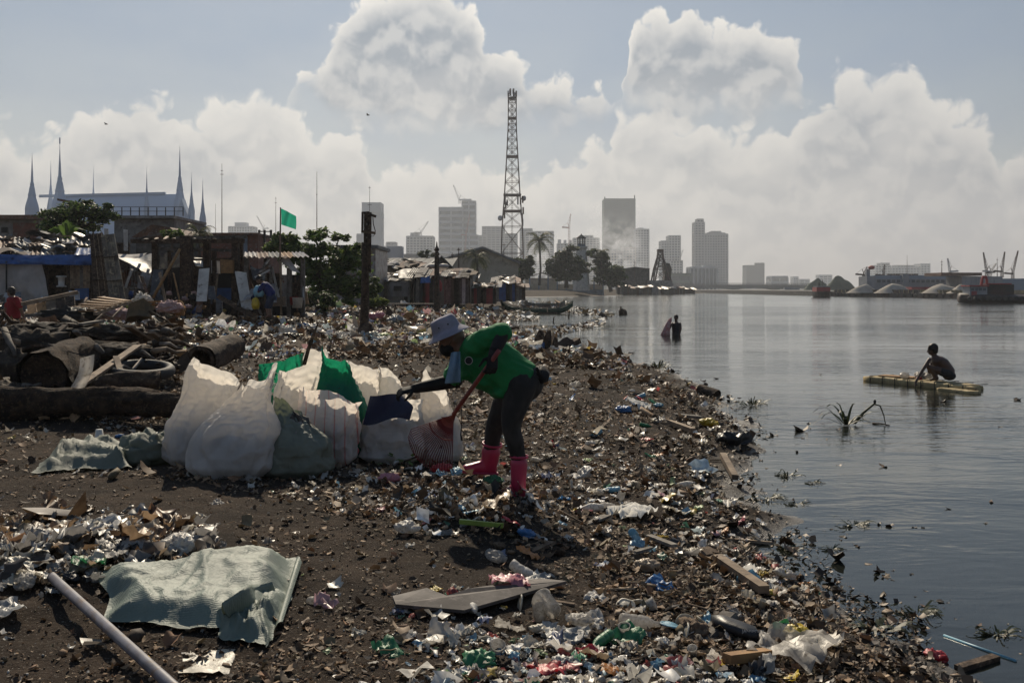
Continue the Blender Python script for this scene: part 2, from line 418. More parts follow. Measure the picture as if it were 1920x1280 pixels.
mat('wall_cream', (0.40, 0.35, 0.27), (0.30, 0.26, 0.20), 0.4, 0.85, 0.2, 6, c3=(0.24, 0.21, 0.17))
mat('wall_blue', (0.20, 0.24, 0.29), (0.14, 0.17, 0.21), 0.4, 0.85, 0.2, 6, c3=(0.12, 0.13, 0.15))
mat('board_white', (0.50, 0.48, 0.44), (0.36, 0.34, 0.31), 2.4, 0.6, 0.2, 20, c3=(0.22, 0.19, 0.16))
mat('board_blue', (0.04, 0.10, 0.24), (0.03, 0.07, 0.17), 3, 0.5, 0.2, 20)
mat('board_red', (0.30, 0.03, 0.03), (0.18, 0.025, 0.025), 3, 0.6, 0.2, 20)
mat('board_green', (0.05, 0.20, 0.14), (0.03, 0.13, 0.09), 3, 0.6, 0.2, 20)
mat('iron_dark', (0.035, 0.033, 0.032), (0.06, 0.04, 0.03), 6, 0.6, 0.3, 30, spec=0.5, metal=0.3)
mat('steel_tower', (0.055, 0.045, 0.042), (0.11, 0.055, 0.045), 0.12, 0.6, 0.0, metal=0.2)
mat('steel_pale', (0.4, 0.4, 0.41), (0.3, 0.3, 0.31), 1, 0.5, 0.0, metal=0.3)
mat('black', (0.012, 0.012, 0.012), (0.02, 0.02, 0.02), 5, 0.6, 0.2, 30)
mat('rubber', (0.018, 0.018, 0.019), (0.035, 0.032, 0.03), 8, 0.7, 0.4, 40, spec=0.4)
mat('palm_trunk', (0.10, 0.085, 0.07), (0.06, 0.05, 0.04), 2, 0.9, 0.5, 14, bdist=0.03)
mat('leaf', None, rough=0.55, scale=1.5, attr=True, bump=0.0, spec=0.35, transl=0.45, detail=2)
mat('litter', None, rough=0.75, scale=14, attr=True, bump=0.25, bscale=60, spec=0.3, transl=0.08, bdist=0.004, detail=3)
mat('plastic_bits', None, rough=0.42, scale=12, attr=True, bump=0.2, bscale=40, spec=0.5, transl=0.32, bdist=0.004, detail=3)
mat('wet_litter', None, rough=0.60, scale=14, attr=True, bump=0.25, bscale=60, spec=0.4, bdist=0.004, detail=3)

# ---------------------------------------------------------------- the lie of the land
def wpt(px, py):
    D = (CAMZ - WZ) * F / (py - HY); return ((px - 960) / F * D, D)
SHORE = [(3.4, -4.0), (3.2, 1.0), (2.55, 3.2)] + [wpt(*q) for q in (
    (1790, 1300), (1640, 1215), (1530, 1130), (1465, 1060), (1430, 985), (1360, 935), (1345, 890), (1385, 845), (1400, 800), (1345, 745), (1265, 700), (1150, 668), (1045, 650),
    (985, 632), (962, 613), (950, 600), (965, 592), (985, 583), (985, 575), (960, 569), (955, 562), (985, 557), (1130, 555), (1200, 552.6), (1310, 550.2), (1345, 549.4), (1290, 548.4))]
LANDP = np.array(SHORE + [(-60, 1200), (-1500, 1200), (-1500, -20), (3.4, -20)])
SH = np.array(SHORE)
def shore_dist(x, y):
    x = np.asarray(x, float); y = np.asarray(y, float)
    d2 = np.full(x.shape, 1e12); ins = np.zeros(x.shape, bool)
    for a, b in zip(SH[:-1], SH[1:]):
        e = b - a; t = np.clip(((x - a[0]) * e[0] + (y - a[1]) * e[1]) / (e @ e), 0, 1)
        d2 = np.minimum(d2, (x - a[0] - t * e[0]) ** 2 + (y - a[1] - t * e[1]) ** 2)
    n = len(LANDP)
    for i in range(n):
        a, b = LANDP[i], LANDP[(i + 1) % n]
        c = (a[1] > y) != (b[1] > y)
        dy = b[1] - a[1] if abs(b[1] - a[1]) > 1e-9 else 1e-9
        ins ^= c & (x < (b[0] - a[0]) * (y - a[1]) / dy + a[0])
    return np.where(ins, 1, -1) * np.sqrt(d2)
MOUNDS = []   # (x, y, height, radius)
def gz(x, y, fine=True):
    x = np.asarray(x, float); y = np.asarray(y, float); s = shore_dist(x, y)
    near = 1 - sst(25, 70, y)
    if fine: s = s + near * (0.55 * fbm(x * 0.9, y * 0.9, 3, 5) + 0.2 * fbm(x * 4, y * 4, 2, 9)) * sst(0, 12, y + 6)
    rise = 0.27 * sst(9, 28, y) * sst(0.8, 5, s) + 0.5 * sst(4, 13, -x) * sst(10, 27, y) + 0.9 * sst(60, 240, y) * sst(2, 10, s)
    land = WZ + (0.25 + rise) * (1 - np.exp(-np.maximum(s, 0) / 1.25)) + 0.012 * sst(0, 0.5, s)
    sea = WZ + np.maximum(0.09 * s, -0.03 + 0.16 * s) * 1.0
    z = np.where(s > 0, land, np.maximum(sea, -2.0))
    if fine: z = z + near * (0.035 * fbm(x * 1.7, y * 1.7, 4, 21) + 0.016 * fbm(x * 9, y * 9, 3, 31)) * np.clip(0.45 + s, 0.3, 1)
    for mx, my, h, r in MOUNDS: z = z + h * np.exp(-((x - mx) ** 2 + (y - my) ** 2) / (r * r))
    return z
def gpt(px, py, lift=0.0):
    """where the ray through a pixel meets the ground"""
    u, v = (px - 960) / F, (py - HY) / F; a, b = 2.5, 400.0
    for n, fine in ((300, False), (40, True)):
        t = np.geomspace(a, b, n) if n == 300 else np.linspace(a * .985, b * 1.015, n)
        h = CAMZ - v * t - np.maximum(gz(u * t, t, fine), WZ); i = int(np.argmax(h < 0)) if (h < 0).any() else n - 1
        a, b = t[max(i - 1, 0)], t[i]
    return Vector((u * b, b, CAMZ - v * b + lift))
def gzs(x, y): return max(float(gz(np.array([x]), np.array([y]))[0]), WZ)
MOUNDS += [(-0.35, 7.75, 0.05, 0.5), (-0.15, 7.0, 0.06, 0.4), (-2.3, 5.6, 0.09, 0.7), (-3.2, 5.3, 0.06, 0.6), (-5.5, 13.5, 0.22, 2.2), (-4.2, 12.5, 0.08, 1.2)]

def relax(T0, excess, it=150, wrap=True, attract=.03, seed=0, floor=None, jit=.006, smooth=.86):
    """cloth with more material than its shape needs: settles into wrinkles. T0 is (rows, columns, 3)"""
    r = np.random.default_rng(seed); nr, nc, _ = T0.shape; T_ = T0.reshape(-1, 3); idx = np.arange(nr * nc).reshape(nr, nc); cons = []
    ex = np.broadcast_to(np.asarray(excess, float).reshape(-1, 1) if np.ndim(excess) else excess, (nr, nc)).ravel()
    at = np.broadcast_to(np.asarray(attract, float).reshape(-1, 1) if np.ndim(attract) else attract, (nr, nc)).reshape(-1, 1)
    for dj, di, bend in ((0, 1, 0), (1, 0, 0), (1, 1, 0), (1, -1, 0), (0, 2, 1), (2, 0, 1)):
        J, I = np.meshgrid(np.arange(nr - dj), np.arange(nc), indexing='ij'); I2 = I + di
        if wrap: ok = np.ones_like(I, bool); I2 = I2 % nc
        else: ok = (I2 >= 0) & (I2 < nc)
        a, b = idx[J[ok], I[ok]], idx[(J + dj)[ok], I2[ok]]
        L = np.linalg.norm(T_[b] - T_[a], axis=1) * (1 + (ex[a] + ex[b]) / 2) * (smooth if bend else 1); cons.append((a, b, np.maximum(L, 1e-5), bend))
    X = T_ + r.normal(0, jit, T_.shape)
    for k in range(it):
        A = np.zeros_like(X)
        for a, b, L, bend in cons:
            d = X[b] - X[a]; l = np.linalg.norm(d, axis=1) + 1e-9; c = .5 * (1 - L / l)
            if bend: c = np.minimum(c, 0)
            c = c[:, None] * d; A[a] += c; A[b] -= c
        X = X + A * .27 + at * (T_ - X)
        if floor is not None: X[:, 2] = np.maximum(X[:, 2], floor)
    return X.reshape(nr, nc, 3)
def grid_mb(X, wrap=False):
    nr, nc, _ = X.shape; k = MB(); n2 = nc if wrap else nc - 1
    return k.add([tuple(v) for v in X.reshape(-1, 3)], [(j * nc + i, j * nc + (i + 1) % nc, (j + 1) * nc + (i + 1) % nc, (j + 1) * nc + i) for j in range(nr - 1) for i in range(n2)])
# ---------------------------------------------------------------- ground, water, haze
def ground_material():
    m = bpy.data.materials.new('soil'); m.use_nodes = True; T = NT(m.node_tree); b = m.node_tree.nodes['Principled BSDF']
    p = T.node('ShaderNodeTexCoord').outputs['Object']
    n1 = T.ss(T.noise(p, 0.9, 5, 0.6), 0.38, 0.62); n2 = T.ss(T.noise(p, 7, 6, 0.7), 0.35, 0.65)
    col = T.mix(n1, (0.033, 0.0255, 0.020), (0.064, 0.047, 0.035))
    col = T.mix(T.m('MULTIPLY', n2, 0.6), col, (0.016, 0.012, 0.010))
    g = T.ss(T.noise(p, 95, 2, 0.5), 0.60, 0.72); col = T.mix(T.m('MULTIPLY', g, 0.75), col, (0.16, 0.145, 0.125))
    v = T.vor(p, 60); sp = T.m('LESS_THAN', v, 0.10)
    keep = T.m('GREATER_THAN', T.noise(p, 33, 1, 0.5), 0.55)
    col = T.mix(T.m('MULTIPLY', sp, keep), col, (0.40, 0.38, 0.35))
    z = T.sep(p)[2]; wet = T.ss(T.m('ADD', z, T.m('MULTIPLY', T.noise(p, 3, 3), 0.08)), WZ + 0.015, WZ + 0.14, 1.0, 0.0)
    col = T.mix(T.m('MULTIPLY', wet, 0.55), col, (0.020, 0.017, 0.014))
    T.put(b.inputs['Base Color'], col)
    T.put(b.inputs['Roughness'], T.m('MULTIPLY_ADD', wet, -0.62, 0.93)); T.put(b.inputs['Specular IOR Level'], T.m('MULTIPLY_ADD', wet, .4, .06))
    h = T.m('ADD', T.noise(p, 26, 6, 0.72), T.m('MULTIPLY', T.noise(p, 120, 3, 0.6), 0.45))
    bn = T.node('ShaderNodeBump'); bn.inputs['Strength'].default_value = 1.0; bn.inputs['Distance'].default_value = 0.022
    T.put(bn.inputs['Height'], h); m.node_tree.links.new(bn.outputs[0], b.inputs['Normal'])
    M['soil'] = m
ground_material()
def build_ground():
    nr, nc = 500, 390
    k = np.linspace(0, 1, nr)
    inv = 1 / (1 / 2.2 + (1 / 1000 - 1 / 2.2) * k); geo = 2.2 * (1000 / 2.2) ** k
    y = np.exp(0.55 * np.log(inv) + 0.45 * np.log(geo)); y[0] = -3
    u = np.linspace(-0.85, 0.72, nc)
    X = u[None, :] * np.maximum(y, 3.0)[:, None]; Y = np.repeat(y[:, None], nc, 1)
    Z = gz(X.ravel(), Y.ravel()).reshape(nr, nc)
    V = np.stack([X, Y, Z], -1).reshape(-1, 3)
    i = np.arange(nr - 1)[:, None] * nc + np.arange(nc - 1)[None, :]
    Q = np.stack([i, i + 1, i + nc + 1, i + nc], -1).reshape(-1, 4)
    o = np_mesh('ground', V, Q, 'soil', smooth=True); tag(o, kind='structure')
build_ground()
def water_material():
    m = bpy.data.materials.new('water'); m.use_nodes = True; t = m.node_tree; T = NT(t); t.nodes.remove(t.nodes['Principled BSDF'])
    p = T.node('ShaderNodeTexCoord').outputs['Object']
    patch = T.ss(T.noise(T.vm('MULTIPLY', p, (0.05, 0.12, 1)), 1.0, 3, 0.5), 0.36, 0.66)
    n1 = T.noise(T.vm('MULTIPLY', p, (0.55, 1.5, 1)), 1.6, 3, 0.55, 0.6)
    n2 = T.noise(T.vm('MULTIPLY', p, (1.0, 2.2, 1)), 4.5, 3, 0.6, 0.4)
    n3 = T.noise(T.vm('MULTIPLY', p, (0.10, 0.3, 1)), 1.0, 2, 0.5)
    yy = T.sep(p)[1]; far = T.ss(yy, 25, 120)
    h = T.m('ADD', T.m('MULTIPLY', n1, T.m('MULTIPLY_ADD', patch, 0.035, 0.007)), T.m('MULTIPLY', n2, T.m('MULTIPLY_ADD', patch, 0.009, 0.0015)))
    h = T.m('ADD', h, T.m('MULTIPLY', n3, 0.05))
    bn = T.node('ShaderNodeBump'); bn.inputs['Strength'].default_value = 1.0; bn.inputs['Distance'].default_value = 1.0
    T.put(bn.inputs['Height'], h)
    gl = T.node('ShaderNodeBsdfGlossy'); T.put(gl.inputs['Roughness'], T.m('MULTIPLY_ADD', far, 0.06, 0.035)); gl.inputs['Color'].default_value = (0.93, 0.95, 0.95, 1)
    df = T.node('ShaderNodeBsdfDiffuse'); df.inputs['Color'].default_value = (0.030, 0.034, 0.028, 1)
    tp = T.node('ShaderNodeBsdfTransparent'); tp.inputs['Color'].default_value = (0.45, 0.43, 0.34, 1)
    fr = T.node('ShaderNodeFresnel'); fr.inputs['IOR'].default_value = 1.40
    for q in (gl, df, fr): t.links.new(bn.outputs[0], q.inputs['Normal'])
    mx = T.node('ShaderNodeMixShader'); mx.inputs[0].default_value = 0.55
    t.links.new(df.outputs[0], mx.inputs[1]); t.links.new(tp.outputs[0], mx.inputs[2])
    m2 = T.node('ShaderNodeMixShader'); t.links.new(fr.outputs[0], m2.inputs[0]); t.links.new(mx.outputs[0], m2.inputs[1]); t.links.new(gl.outputs[0], m2.inputs[2])
    t.links.new(m2.outputs[0], t.nodes['Material Output'].inputs['Surface'])
    M['water'] = m
water_material()
o = MB().add([(-1500, -30, WZ), (1900, -30, WZ), (1900, 2200, WZ), (-1500, 2200, WZ)], [(0, 1, 2, 3)]).build('water', 'water'); tag(o, kind='structure')
o = MB().add([(-1600, -60, -2.6), (2000, -60, -2.6), (2000, 2250, -2.6), (-1600, 2250, -2.6)], [(0, 1, 2, 3)]).build('river_bed', 'soil'); tag(o, kind='structure')
def build_haze():
    m = bpy.data.materials.new('hazy_air'); m.use_nodes = True; t = m.node_tree; t.nodes.remove(t.nodes['Principled BSDF'])
    v = t.nodes.new('ShaderNodeVolumePrincipled'); v.inputs['Color'].default_value = (0.69, 0.73, 0.79, 1)
    v.inputs['Density'].default_value = 0.00025; v.inputs['Anisotropy'].default_value = 0.35
    t.links.new(v.outputs[0], t.nodes['Material Output'].inputs['Volume']); M['hazy_air'] = m
    o = MB().span(-1700, 2100, -80, 2300, -3.8, 182, 0).build('haze', 'hazy_air'); tag(o, kind='stuff')
build_haze()

# ---------------------------------------------------------------- litter nobody could count
def grid_tpl(nu, nv, seed, crump, curl=0.0, ragged=0.0):
    r = np.random.default_rng(seed)
    u, v = np.meshgrid(np.linspace(-.5, .5, nu), np.linspace(-.5, .5, nv))
    x, y = u.ravel() + r.normal(0, ragged, nu * nv), v.ravel() + r.normal(0, ragged, nu * nv)
    z = r.normal(0, crump, nu * nv) + curl * (x ** 2 + 0.3 * y)
    f = []
    for j in range(nv - 1):
        for i in range(nu - 1):
            a = j * nu + i; f += [(a, a + 1, a + nu + 1), (a, a + nu + 1, a + nu)]
    return np.stack([x, y, z], 1), np.array(f)
def twig_tpl(seed, seg=3, r0=0.03):
    r = np.random.default_rng(seed); V = []; f = []; p = np.array([-.5, 0, 0.]); d = np.array([1., 0, 0])
    for i in range(seg + 1):
        rr = r0 * (1 - 0.55 * i / seg)
        for k in range(3):
            a = 2 * np.pi * k / 3; V.append(p + np.array([0, rr * np.cos(a), rr * np.sin(a)]))
        d = d + r.normal(0, 0.22, 3) * np.array([0.2, 1, 0.5]); p = p + d / np.linalg.norm(d) / seg
    for i in range(seg):
        for k in range(3):
            a, b = i * 3 + k, i * 3 + (k + 1) % 3; f += [(a, b, b + 3), (a, b + 3, a + 3)]
    return np.array(V), np.array(f)
def chip_tpl(seed):
    r = np.random.default_rng(seed); x, y = 0.5, r.uniform(.12, .4); z = r.uniform(.02, .06)
    V = np.array([(sx * x * r.uniform(.7, 1), sy * y * r.uniform(.7, 1), sz * z) for sz in (-1, 1) for sx, sy in ((-1, -1), (1, -1), (1, 1), (-1, 1))])
    f = []
    for q in ((0, 3, 2, 1), (4, 5, 6, 7), (0, 1, 5, 4), (1, 2, 6, 5), (2, 3, 7, 6), (3, 0, 4, 7)): f += [(q[0], q[1], q[2]), (q[0], q[2], q[3])]
    return V, np.array(f)
def stone_tpl(seed):
    r = np.random.default_rng(seed); bm = bmesh.new(); bmesh.ops.create_icosphere(bm, subdivisions=1, radius=.5)
    V = np.array([v.co[:] for v in bm.verts]); f = np.array([[v.index for v in q.verts] for q in bm.faces]); bm.free()
    V = V * (1 + r.normal(0, .14, (len(V), 1))) * np.array([1, r.uniform(.6, .9), r.uniform(.4, .7)]); return V, f
def leaf_tpl(seed):
    r = np.random.default_rng(seed); c = r.uniform(.2, .9)
    V = []
    for i, w in enumerate((.02, .16, .2, .14, .02)):
        x = -.5 + i / 4
        for sy in (-1, 1): V.append((x, sy * w + r.normal(0, .03), c * (x * x) + abs(w) * .4 * (sy > 0) + r.normal(0, .02)))
    f = []
    for i in range(4): a = i * 2; f += [(a, a + 2, a + 3), (a, a + 3, a + 1)]
    return np.array(V), np.array(f)
def film_tpl(seed):
    from mathutils import noise as mn
    V = []; r = np.random.default_rng(seed); nu, nv = 8, 6; rot = r.uniform(0, 6)
    for j in range(nv):
        for i in range(nu):
            u, v = i / (nu - 1) - .5, j / (nv - 1) - .5; q = Vector((u * 2.2 + seed, v * 2.2, seed * .7)); w = mn.noise_vector(q * 1.3) * .30
            V.append((u + w.x, v * .8 + w.y, .34 * (1 - abs(mn.noise(q * 1.1)) * 2.2) + .14 * (1 - abs(mn.noise(q * 2.7)) * 2.2)))
    f = []
    for j in range(nv - 1):
        for i in range(nu - 1): a = j * nu + i; f += [(a, a + 1, a + nu + 1), (a, a + nu + 1, a + nu)]
    return np.array(V), np.array(f)
TPL = {
    'film': [film_tpl(140 + s) for s in range(8)],
    'scrap': [grid_tpl(4, 4, s, .10, .5, .05) for s in range(6)],
    'sheet': [grid_tpl(5, 4, 20 + s, .07, .3, .04) for s in range(5)],
    'flake': [grid_tpl(4, 3, 40 + s, .13, .7, .09) for s in range(7)],
    'twig': [twig_tpl(60 + s) for s in range(6)], 'chip': [chip_tpl(80 + s) for s in range(5)],
    'stone': [stone_tpl(100 + s) for s in range(4)], 'leaf': [leaf_tpl(120 + s) for s in range(6)]}
def rotmats(yaw, tx, ty):
    cy_, sy_, cx, sx, ct, st = np.cos(yaw), np.sin(yaw), np.cos(tx), np.sin(tx), np.cos(ty), np.sin(ty)
    z = np.zeros_like(yaw); o = np.ones_like(yaw)
    Rz = np.stack([cy_, -sy_, z, sy_, cy_, z, z, z, o], -1).reshape(-1, 3, 3)
    Rx = np.stack([o, z, z, z, cx, -sx, z, sx, cx], -1).reshape(-1, 3, 3)
    Ry = np.stack([ct, z, st, z, o, z, -st, z, ct], -1).reshape(-1, 3, 3)
    return Rz @ Rx @ Ry
def scatter(name, kinds, XY, size, pal, mats, tilt=0.3, lift=0.2, zf=None, vary=0.25, half=.5):
    """kinds: list of (template, weight); one mesh of many small pieces"""
    n = len(XY); Z = np.maximum(gz(XY[:, 0], XY[:, 1]), WZ) if zf is None else zf(XY[:, 0], XY[:, 1])
    w = np.array([k[1] for k in kinds]); pick = RNG.choice(len(kinds), n, p=w / w.sum())
    VV, FF, CC = [], [], []; off = 0
    pal = np.array(pal)
    for ki, (kn, _) in enumerate(kinds):
        tp = TPL[kn]; var = RNG.integers(0, len(tp), n)
        for vi, (V, f) in enumerate(tp):
            idx = np.where((pick == ki) & (var == vi))[0]
            if not len(idx): continue
            c = len(idx); s = size[idx]
            Rm = rotmats(RNG.uniform(0, 6.28, c), RNG.normal(0, tilt, c), RNG.normal(0, tilt, c))
            asp = np.stack([np.ones(c), RNG.uniform(.6, 1.2, c), RNG.uniform(.6, 1.4, c)], 1)
            W = np.einsum('nij,nkj->nki', Rm, V[None] * asp[:, None, :]) * s[:, None, None]
            ctr = np.stack([XY[idx, 0], XY[idx, 1], Z[idx] + lift * s * RNG.uniform(.1, 1, c) - W[:, :, 2].min(1) * half], 1)
            W = W + ctr[:, None, :]
            VV.append(W.reshape(-1, 3)); FF.append((f[None] + (np.arange(c) * len(V))[:, None, None] + off).reshape(-1, 3)); off += c * len(V)
            col = pal[RNG.integers(0, len(pal), c)] * RNG.uniform(1 - vary, 1 + vary, (c, 1))
            CC.append(np.repeat(col, len(V), 0))
    o = np_mesh(name, np.concatenate(VV), np.concatenate(FF), mats, np.concatenate(CC), smooth=True); tag(o, kind='stuff'); return o
def in_poly(px, py, poly):
    ins = np.zeros(px.shape, bool); n = len(poly)
    for i in range(n):
        (ax, ay), (bx, by) = poly[i], poly[(i + 1) % n]
        c = (ay > py) != (by > py); ins ^= c & (px < (bx - ax) * (py - ay) / ((by - ay) or 1e-9) + ax)
    return ins
def topx(x, y, z=0.0): return 960 + x / y * F, HY + (CAMZ - z) / y * F
BARE = [(0, 880), (330, 905), (560, 945), (700, 985), (860, 1010), (1010, 1060), (960, 1090), (800, 1100), (690, 1170), (860, 1240), (700, 1300), (-200, 1320), (-200, 880)]
PATH2 = [(0, 800), (150, 800), (330, 850), (320, 900), (0, 880)]
def sample_land(n, py0, py1, px0=-260, px1=2180, power=1.0, shore=(0.05, 1e9), keep_bare=0.12, clump=0.0):
    """positions over the shore, thinning out with distance, sparse on the bare soil"""
    k = n * 3
    py = py0 + (py1 - py0) * RNG.uniform(0, 1, k) ** power; px = RNG.uniform(px0, px1, k)
    y = CAMZ * F / (py - HY); x = (px - 960) / F * y
    s = shore_dist(x, y) + 0.3 * fbm(x * 1.3, y * 1.3, 3, 77)
    ok = (s > shore[0]) & (s < shore[1])
    bare = in_poly(px, py, BARE) | in_poly(px, py, PATH2)
    ok &= ~bare | (RNG.uniform(0, 1, k) < keep_bare)
    if clump: ok &= RNG.uniform(0, 1, k) < sst(-0.25, 0.25, fbm(x * clump, y * clump, 3, 55) + 0.06)
    p = np.stack([x, y], 1)[ok]; return p[:n]
BROWN = [(0.172, 0.106, 0.060), (0.103, 0.067, 0.040), (0.230, 0.152, 0.090), (0.075, 0.049, 0.031), (0.287, 0.198, 0.122), (0.138, 0.106, 0.062), (0.196, 0.113, 0.067), (0.057, 0.041, 0.030), (0.345, 0.255, 0.172)]
PLAST = [(.68, .66, .62)] * 5 + [(.55, .52, .46)] * 4 + [(.42, .40, .36)] * 3 + [(.80, .79, .76)] * 2 + [(.35, .32, .28)] * 4 + [(.25, .22, .19)] * 3 + [(.16, .30, .42), (.10, .25, .16), (.40, .10, .09), (.48, .36, .10), (.45, .27, .28), (.04, .04, .045), (.26, .34, .16), (.52, .44, .37), (.18, .20, .30), (.42, .50, .53)]
def build_litter():
    # brown plant matter and mud flakes over the near shore
    p = sample_land(50000, 600, 1420, power=1.0, clump=0.8, keep_bare=.26)
    d = p[:, 1]; s = (0.011 + 0.0021 * d) * RNG.lognormal(0, .4, len(p))
    scatter('leaf_litter', [('flake', 2.5), ('leaf', 6), ('twig', 7), ('chip', .6), ('stone', .5)], p, s * 1.15 * np.where((RNG.uniform(0, 1, len(p)) < .06) & (d > 8), 1.9, 1), BROWN, 'litter', .3)
    p = sample_land(15000, 660, 1420, shore=(-0.3, 0.8), power=0.8)
    s = (0.008 + 0.0030 * p[:, 1]) * RNG.lognormal(0, .35, len(p))
    scatter('wet_leaf_litter', [('flake', 2), ('leaf', 6), ('twig', 6), ('chip', .5)], p, s * 1.3, [(a * .6, b * .58, c * .55) for a, b, c in BROWN], 'wet_litter', .35)
    p = sample_land(20000, 590, 900, power=.8)
    s = (0.010 + 0.0022 * p[:, 1]) * RNG.lognormal(0, .4, len(p))
    scatter('crushed_litter', [('flake', 3), ('leaf', 5), ('twig', 3)], p, s, BROWN + [(.33, .29, .24), (.42, .39, .34)], 'litter', .35)
    # crumbs on the bare soil
    p = sample_land(9000, 860, 1420, keep_bare=1.0, px1=1500)
    s = 0.009 * RNG.lognormal(0, .55, len(p))
    scatter('soil_crumbs', [('stone', 2), ('flake', 2), ('twig', 1.6)], p, s, BROWN + [(.35, .33, .30)], 'litter', .5)
    # plastic scraps, near
    p = sample_land(2300, 640, 1420, px1=1560, power=0.7, clump=0.6, keep_bare=.06)
    s = (0.022 + 0.0024 * p[:, 1]) * RNG.lognormal(0, .45, len(p))
    scatter('plastic_scraps', [('film', 7), ('sheet', 2), ('flake', 2), ('chip', .5)], p, s * 1.1, PLAST, 'plastic_bits', .35)
    # the far carpet of rubbish
    p = sample_land(27000, 562, 690, px0=-200, px1=1180, power=0.85, keep_bare=1)
    p = p[p[:, 1] < 75]
    s = (0.03 + 0.0017 * p[:, 1]) * RNG.lognormal(0, .45, len(p))
    scatter('far_brown_litter', [('flake', 4), ('chip', 2), ('twig', 1.5), ('scrap', 2)], p, s, BROWN, 'litter', .45, .35)
    p = sample_land(15000, 562, 690, px0=-200, px1=1180, power=0.85, keep_bare=1, clump=.35)
    p = p[p[:, 1] < 75]
    s = (0.03 + 0.0016 * p[:, 1]) * RNG.lognormal(0, .5, len(p))
    scatter('far_plastic_litter', [('scrap', 5), ('sheet', 3), ('flake', 3), ('stone', 1)], p, s, PLAST, 'plastic_bits', .45, .4)
    # scum floating off the far mud bank
    k = 9000; px = RNG.uniform(930, 1180, k); py = RNG.uniform(570, 632, k)
    y = (CAMZ - WZ) * F / (py - HY); x = (px - 960) / F * y
    edge = 1150 - np.abs(py - 596) * 3.2
    ok = (px < edge + 40 * fbm(x * .3, y * .1, 2, 3)) & (fbm(x * .35, y * .10, 3, 8) > -0.05 + .25 * sst(960, 1150, px)) & (shore_dist(x, y) < 0.6)
    p = np.stack([x, y], 1)[ok][:4200]; s = (0.03 + 0.0026 * p[:, 1]) * RNG.lognormal(0, .4, len(p))
    scatter('floating_scum', [('flake', 4), ('chip', 2), ('scrap', 2), ('twig', 1)], p, s, BROWN + PLAST[:14] + [(.3, .26, .2)] * 5, 'litter', .12, .12, zf=lambda a, b: np.full(a.shape, WZ))
    # wet bits just off the beach
    k = 9000; py = RNG.uniform(690, 1330, k); px = RNG.uniform(1150, 2000, k); y = (CAMZ - WZ) * F / (py - HY); x = (px - 960) / F * y
    sd = shore_dist(x, y) + 0.5 * fbm(x * 1.1, y * 1.1, 3, 41)
    ok = (sd < 0) & (RNG.uniform(0, 1, k) < np.exp(sd / 0.28) * 1.0 + 0.014) & (fbm(x * 1.8, y * 1.8, 3, 91) > -0.02)
    p = np.stack([x, y], 1)[ok][:2600]; s = (0.008 + 0.0035 * p[:, 1]) * RNG.lognormal(0, .45, len(p))
    scatter('floating_bits', [('flake', 4), ('leaf', 4), ('twig', 3), ('chip', 1)], p, s, [(a * .5, b * .48, c * .45) for a, b, c in BROWN], 'wet_litter', .10, .01, half=-.1)
build_litter()
def build_heap_bits():
    n = 1100; px = RNG.uniform(-40, 400, n); py = RNG.normal(1050, 42, n); ok = (py < 1120 - np.clip(px - 60, 0, 400) * .14) & (py > 960 - 0 * px); px, py = px[ok], py[ok]
    y = CAMZ * F / (py - HY); p = np.stack([(px - 960) / F * y, y], 1)
    scatter('heap_scraps', [('film', 8), ('flake', 2), ('twig', 2), ('leaf', 2)], p, .055 * RNG.lognormal(0, .5, len(p)), PLAST[4:12] + BROWN * 3 + [(.26, .25, .24)] * 8 + [(.16, .15, .135)] * 8, 'plastic_bits', .3, .25)
    n = 1500; px = RNG.normal(880, 95, n); py = RNG.normal(930, 32, n); ok = (py < 1010) & (py > 850); px, py = px[ok], py[ok]
    y = CAMZ * F / (py - HY); p = np.stack([(px - 960) / F * y, y], 1)
    scatter('pile_scraps', [('film', 3), ('leaf', 4), ('twig', 4), ('flake', 4)], p, .036 * RNG.lognormal(0, .45, len(p)), BROWN * 3 + PLAST[:14] + [(.04, .035, .03)] * 10, 'litter', .6, .7)
build_heap_bits()

def build_smoke():
    m = bpy.data.materials.new('thin_smoke'); m.use_nodes = True; t = m.node_tree; t.nodes.remove(t.nodes['Principled BSDF']); T = NT(t)
    p = T.node('ShaderNodeTexCoord').outputs['Generated']; q = T.sep(p)
    n = T.noise(T.vm('MULTIPLY', p, (2.2, 1.0, 2.6)), 2.2, 5, .6, 1.2)
    ex = T.m('SUBTRACT', q[0], T.m('MULTIPLY_ADD', q[2], -.18, .52)); env = T.m('POWER', 2.718, T.m('MULTIPLY', T.m('MULTIPLY', ex, ex), -14.0))
    fade = T.m('MULTIPLY', T.ss(q[2], 1.0, .35), T.ss(q[2], 0.0, .15))
    d = T.m('MULTIPLY', T.m('MULTIPLY', T.ss(n, .42, .75), env), fade)
    v = t.nodes.new('ShaderNodeVolumePrincipled'); v.inputs['Color'].default_value = (.8, .82, .86, 1); v.inputs['Anisotropy'].default_value = .3
    T.put(v.inputs['Density'], T.m('MULTIPLY', d, .10)); t.links.new(v.outputs[0], t.nodes['Material Output'].inputs['Volume']); M['thin_smoke'] = m
    for lb, a, b, y0, y1, D in (('pale smoke drifting across the dark green tower', 1105, 1235, 385, 535, 1080), ('thin white smoke rising behind the tall coconut palm', 985, 1045, 428, 535, 700)):
        p0, p1 = P(a, y1, D), P(b, y0, D); o = MB().span(p0.x, p1.x, D, D + 45, max(p0.z, .2), p1.z).build('smoke', 'thin_smoke'); tag(o, None, None, None, 'stuff')
build_smoke()
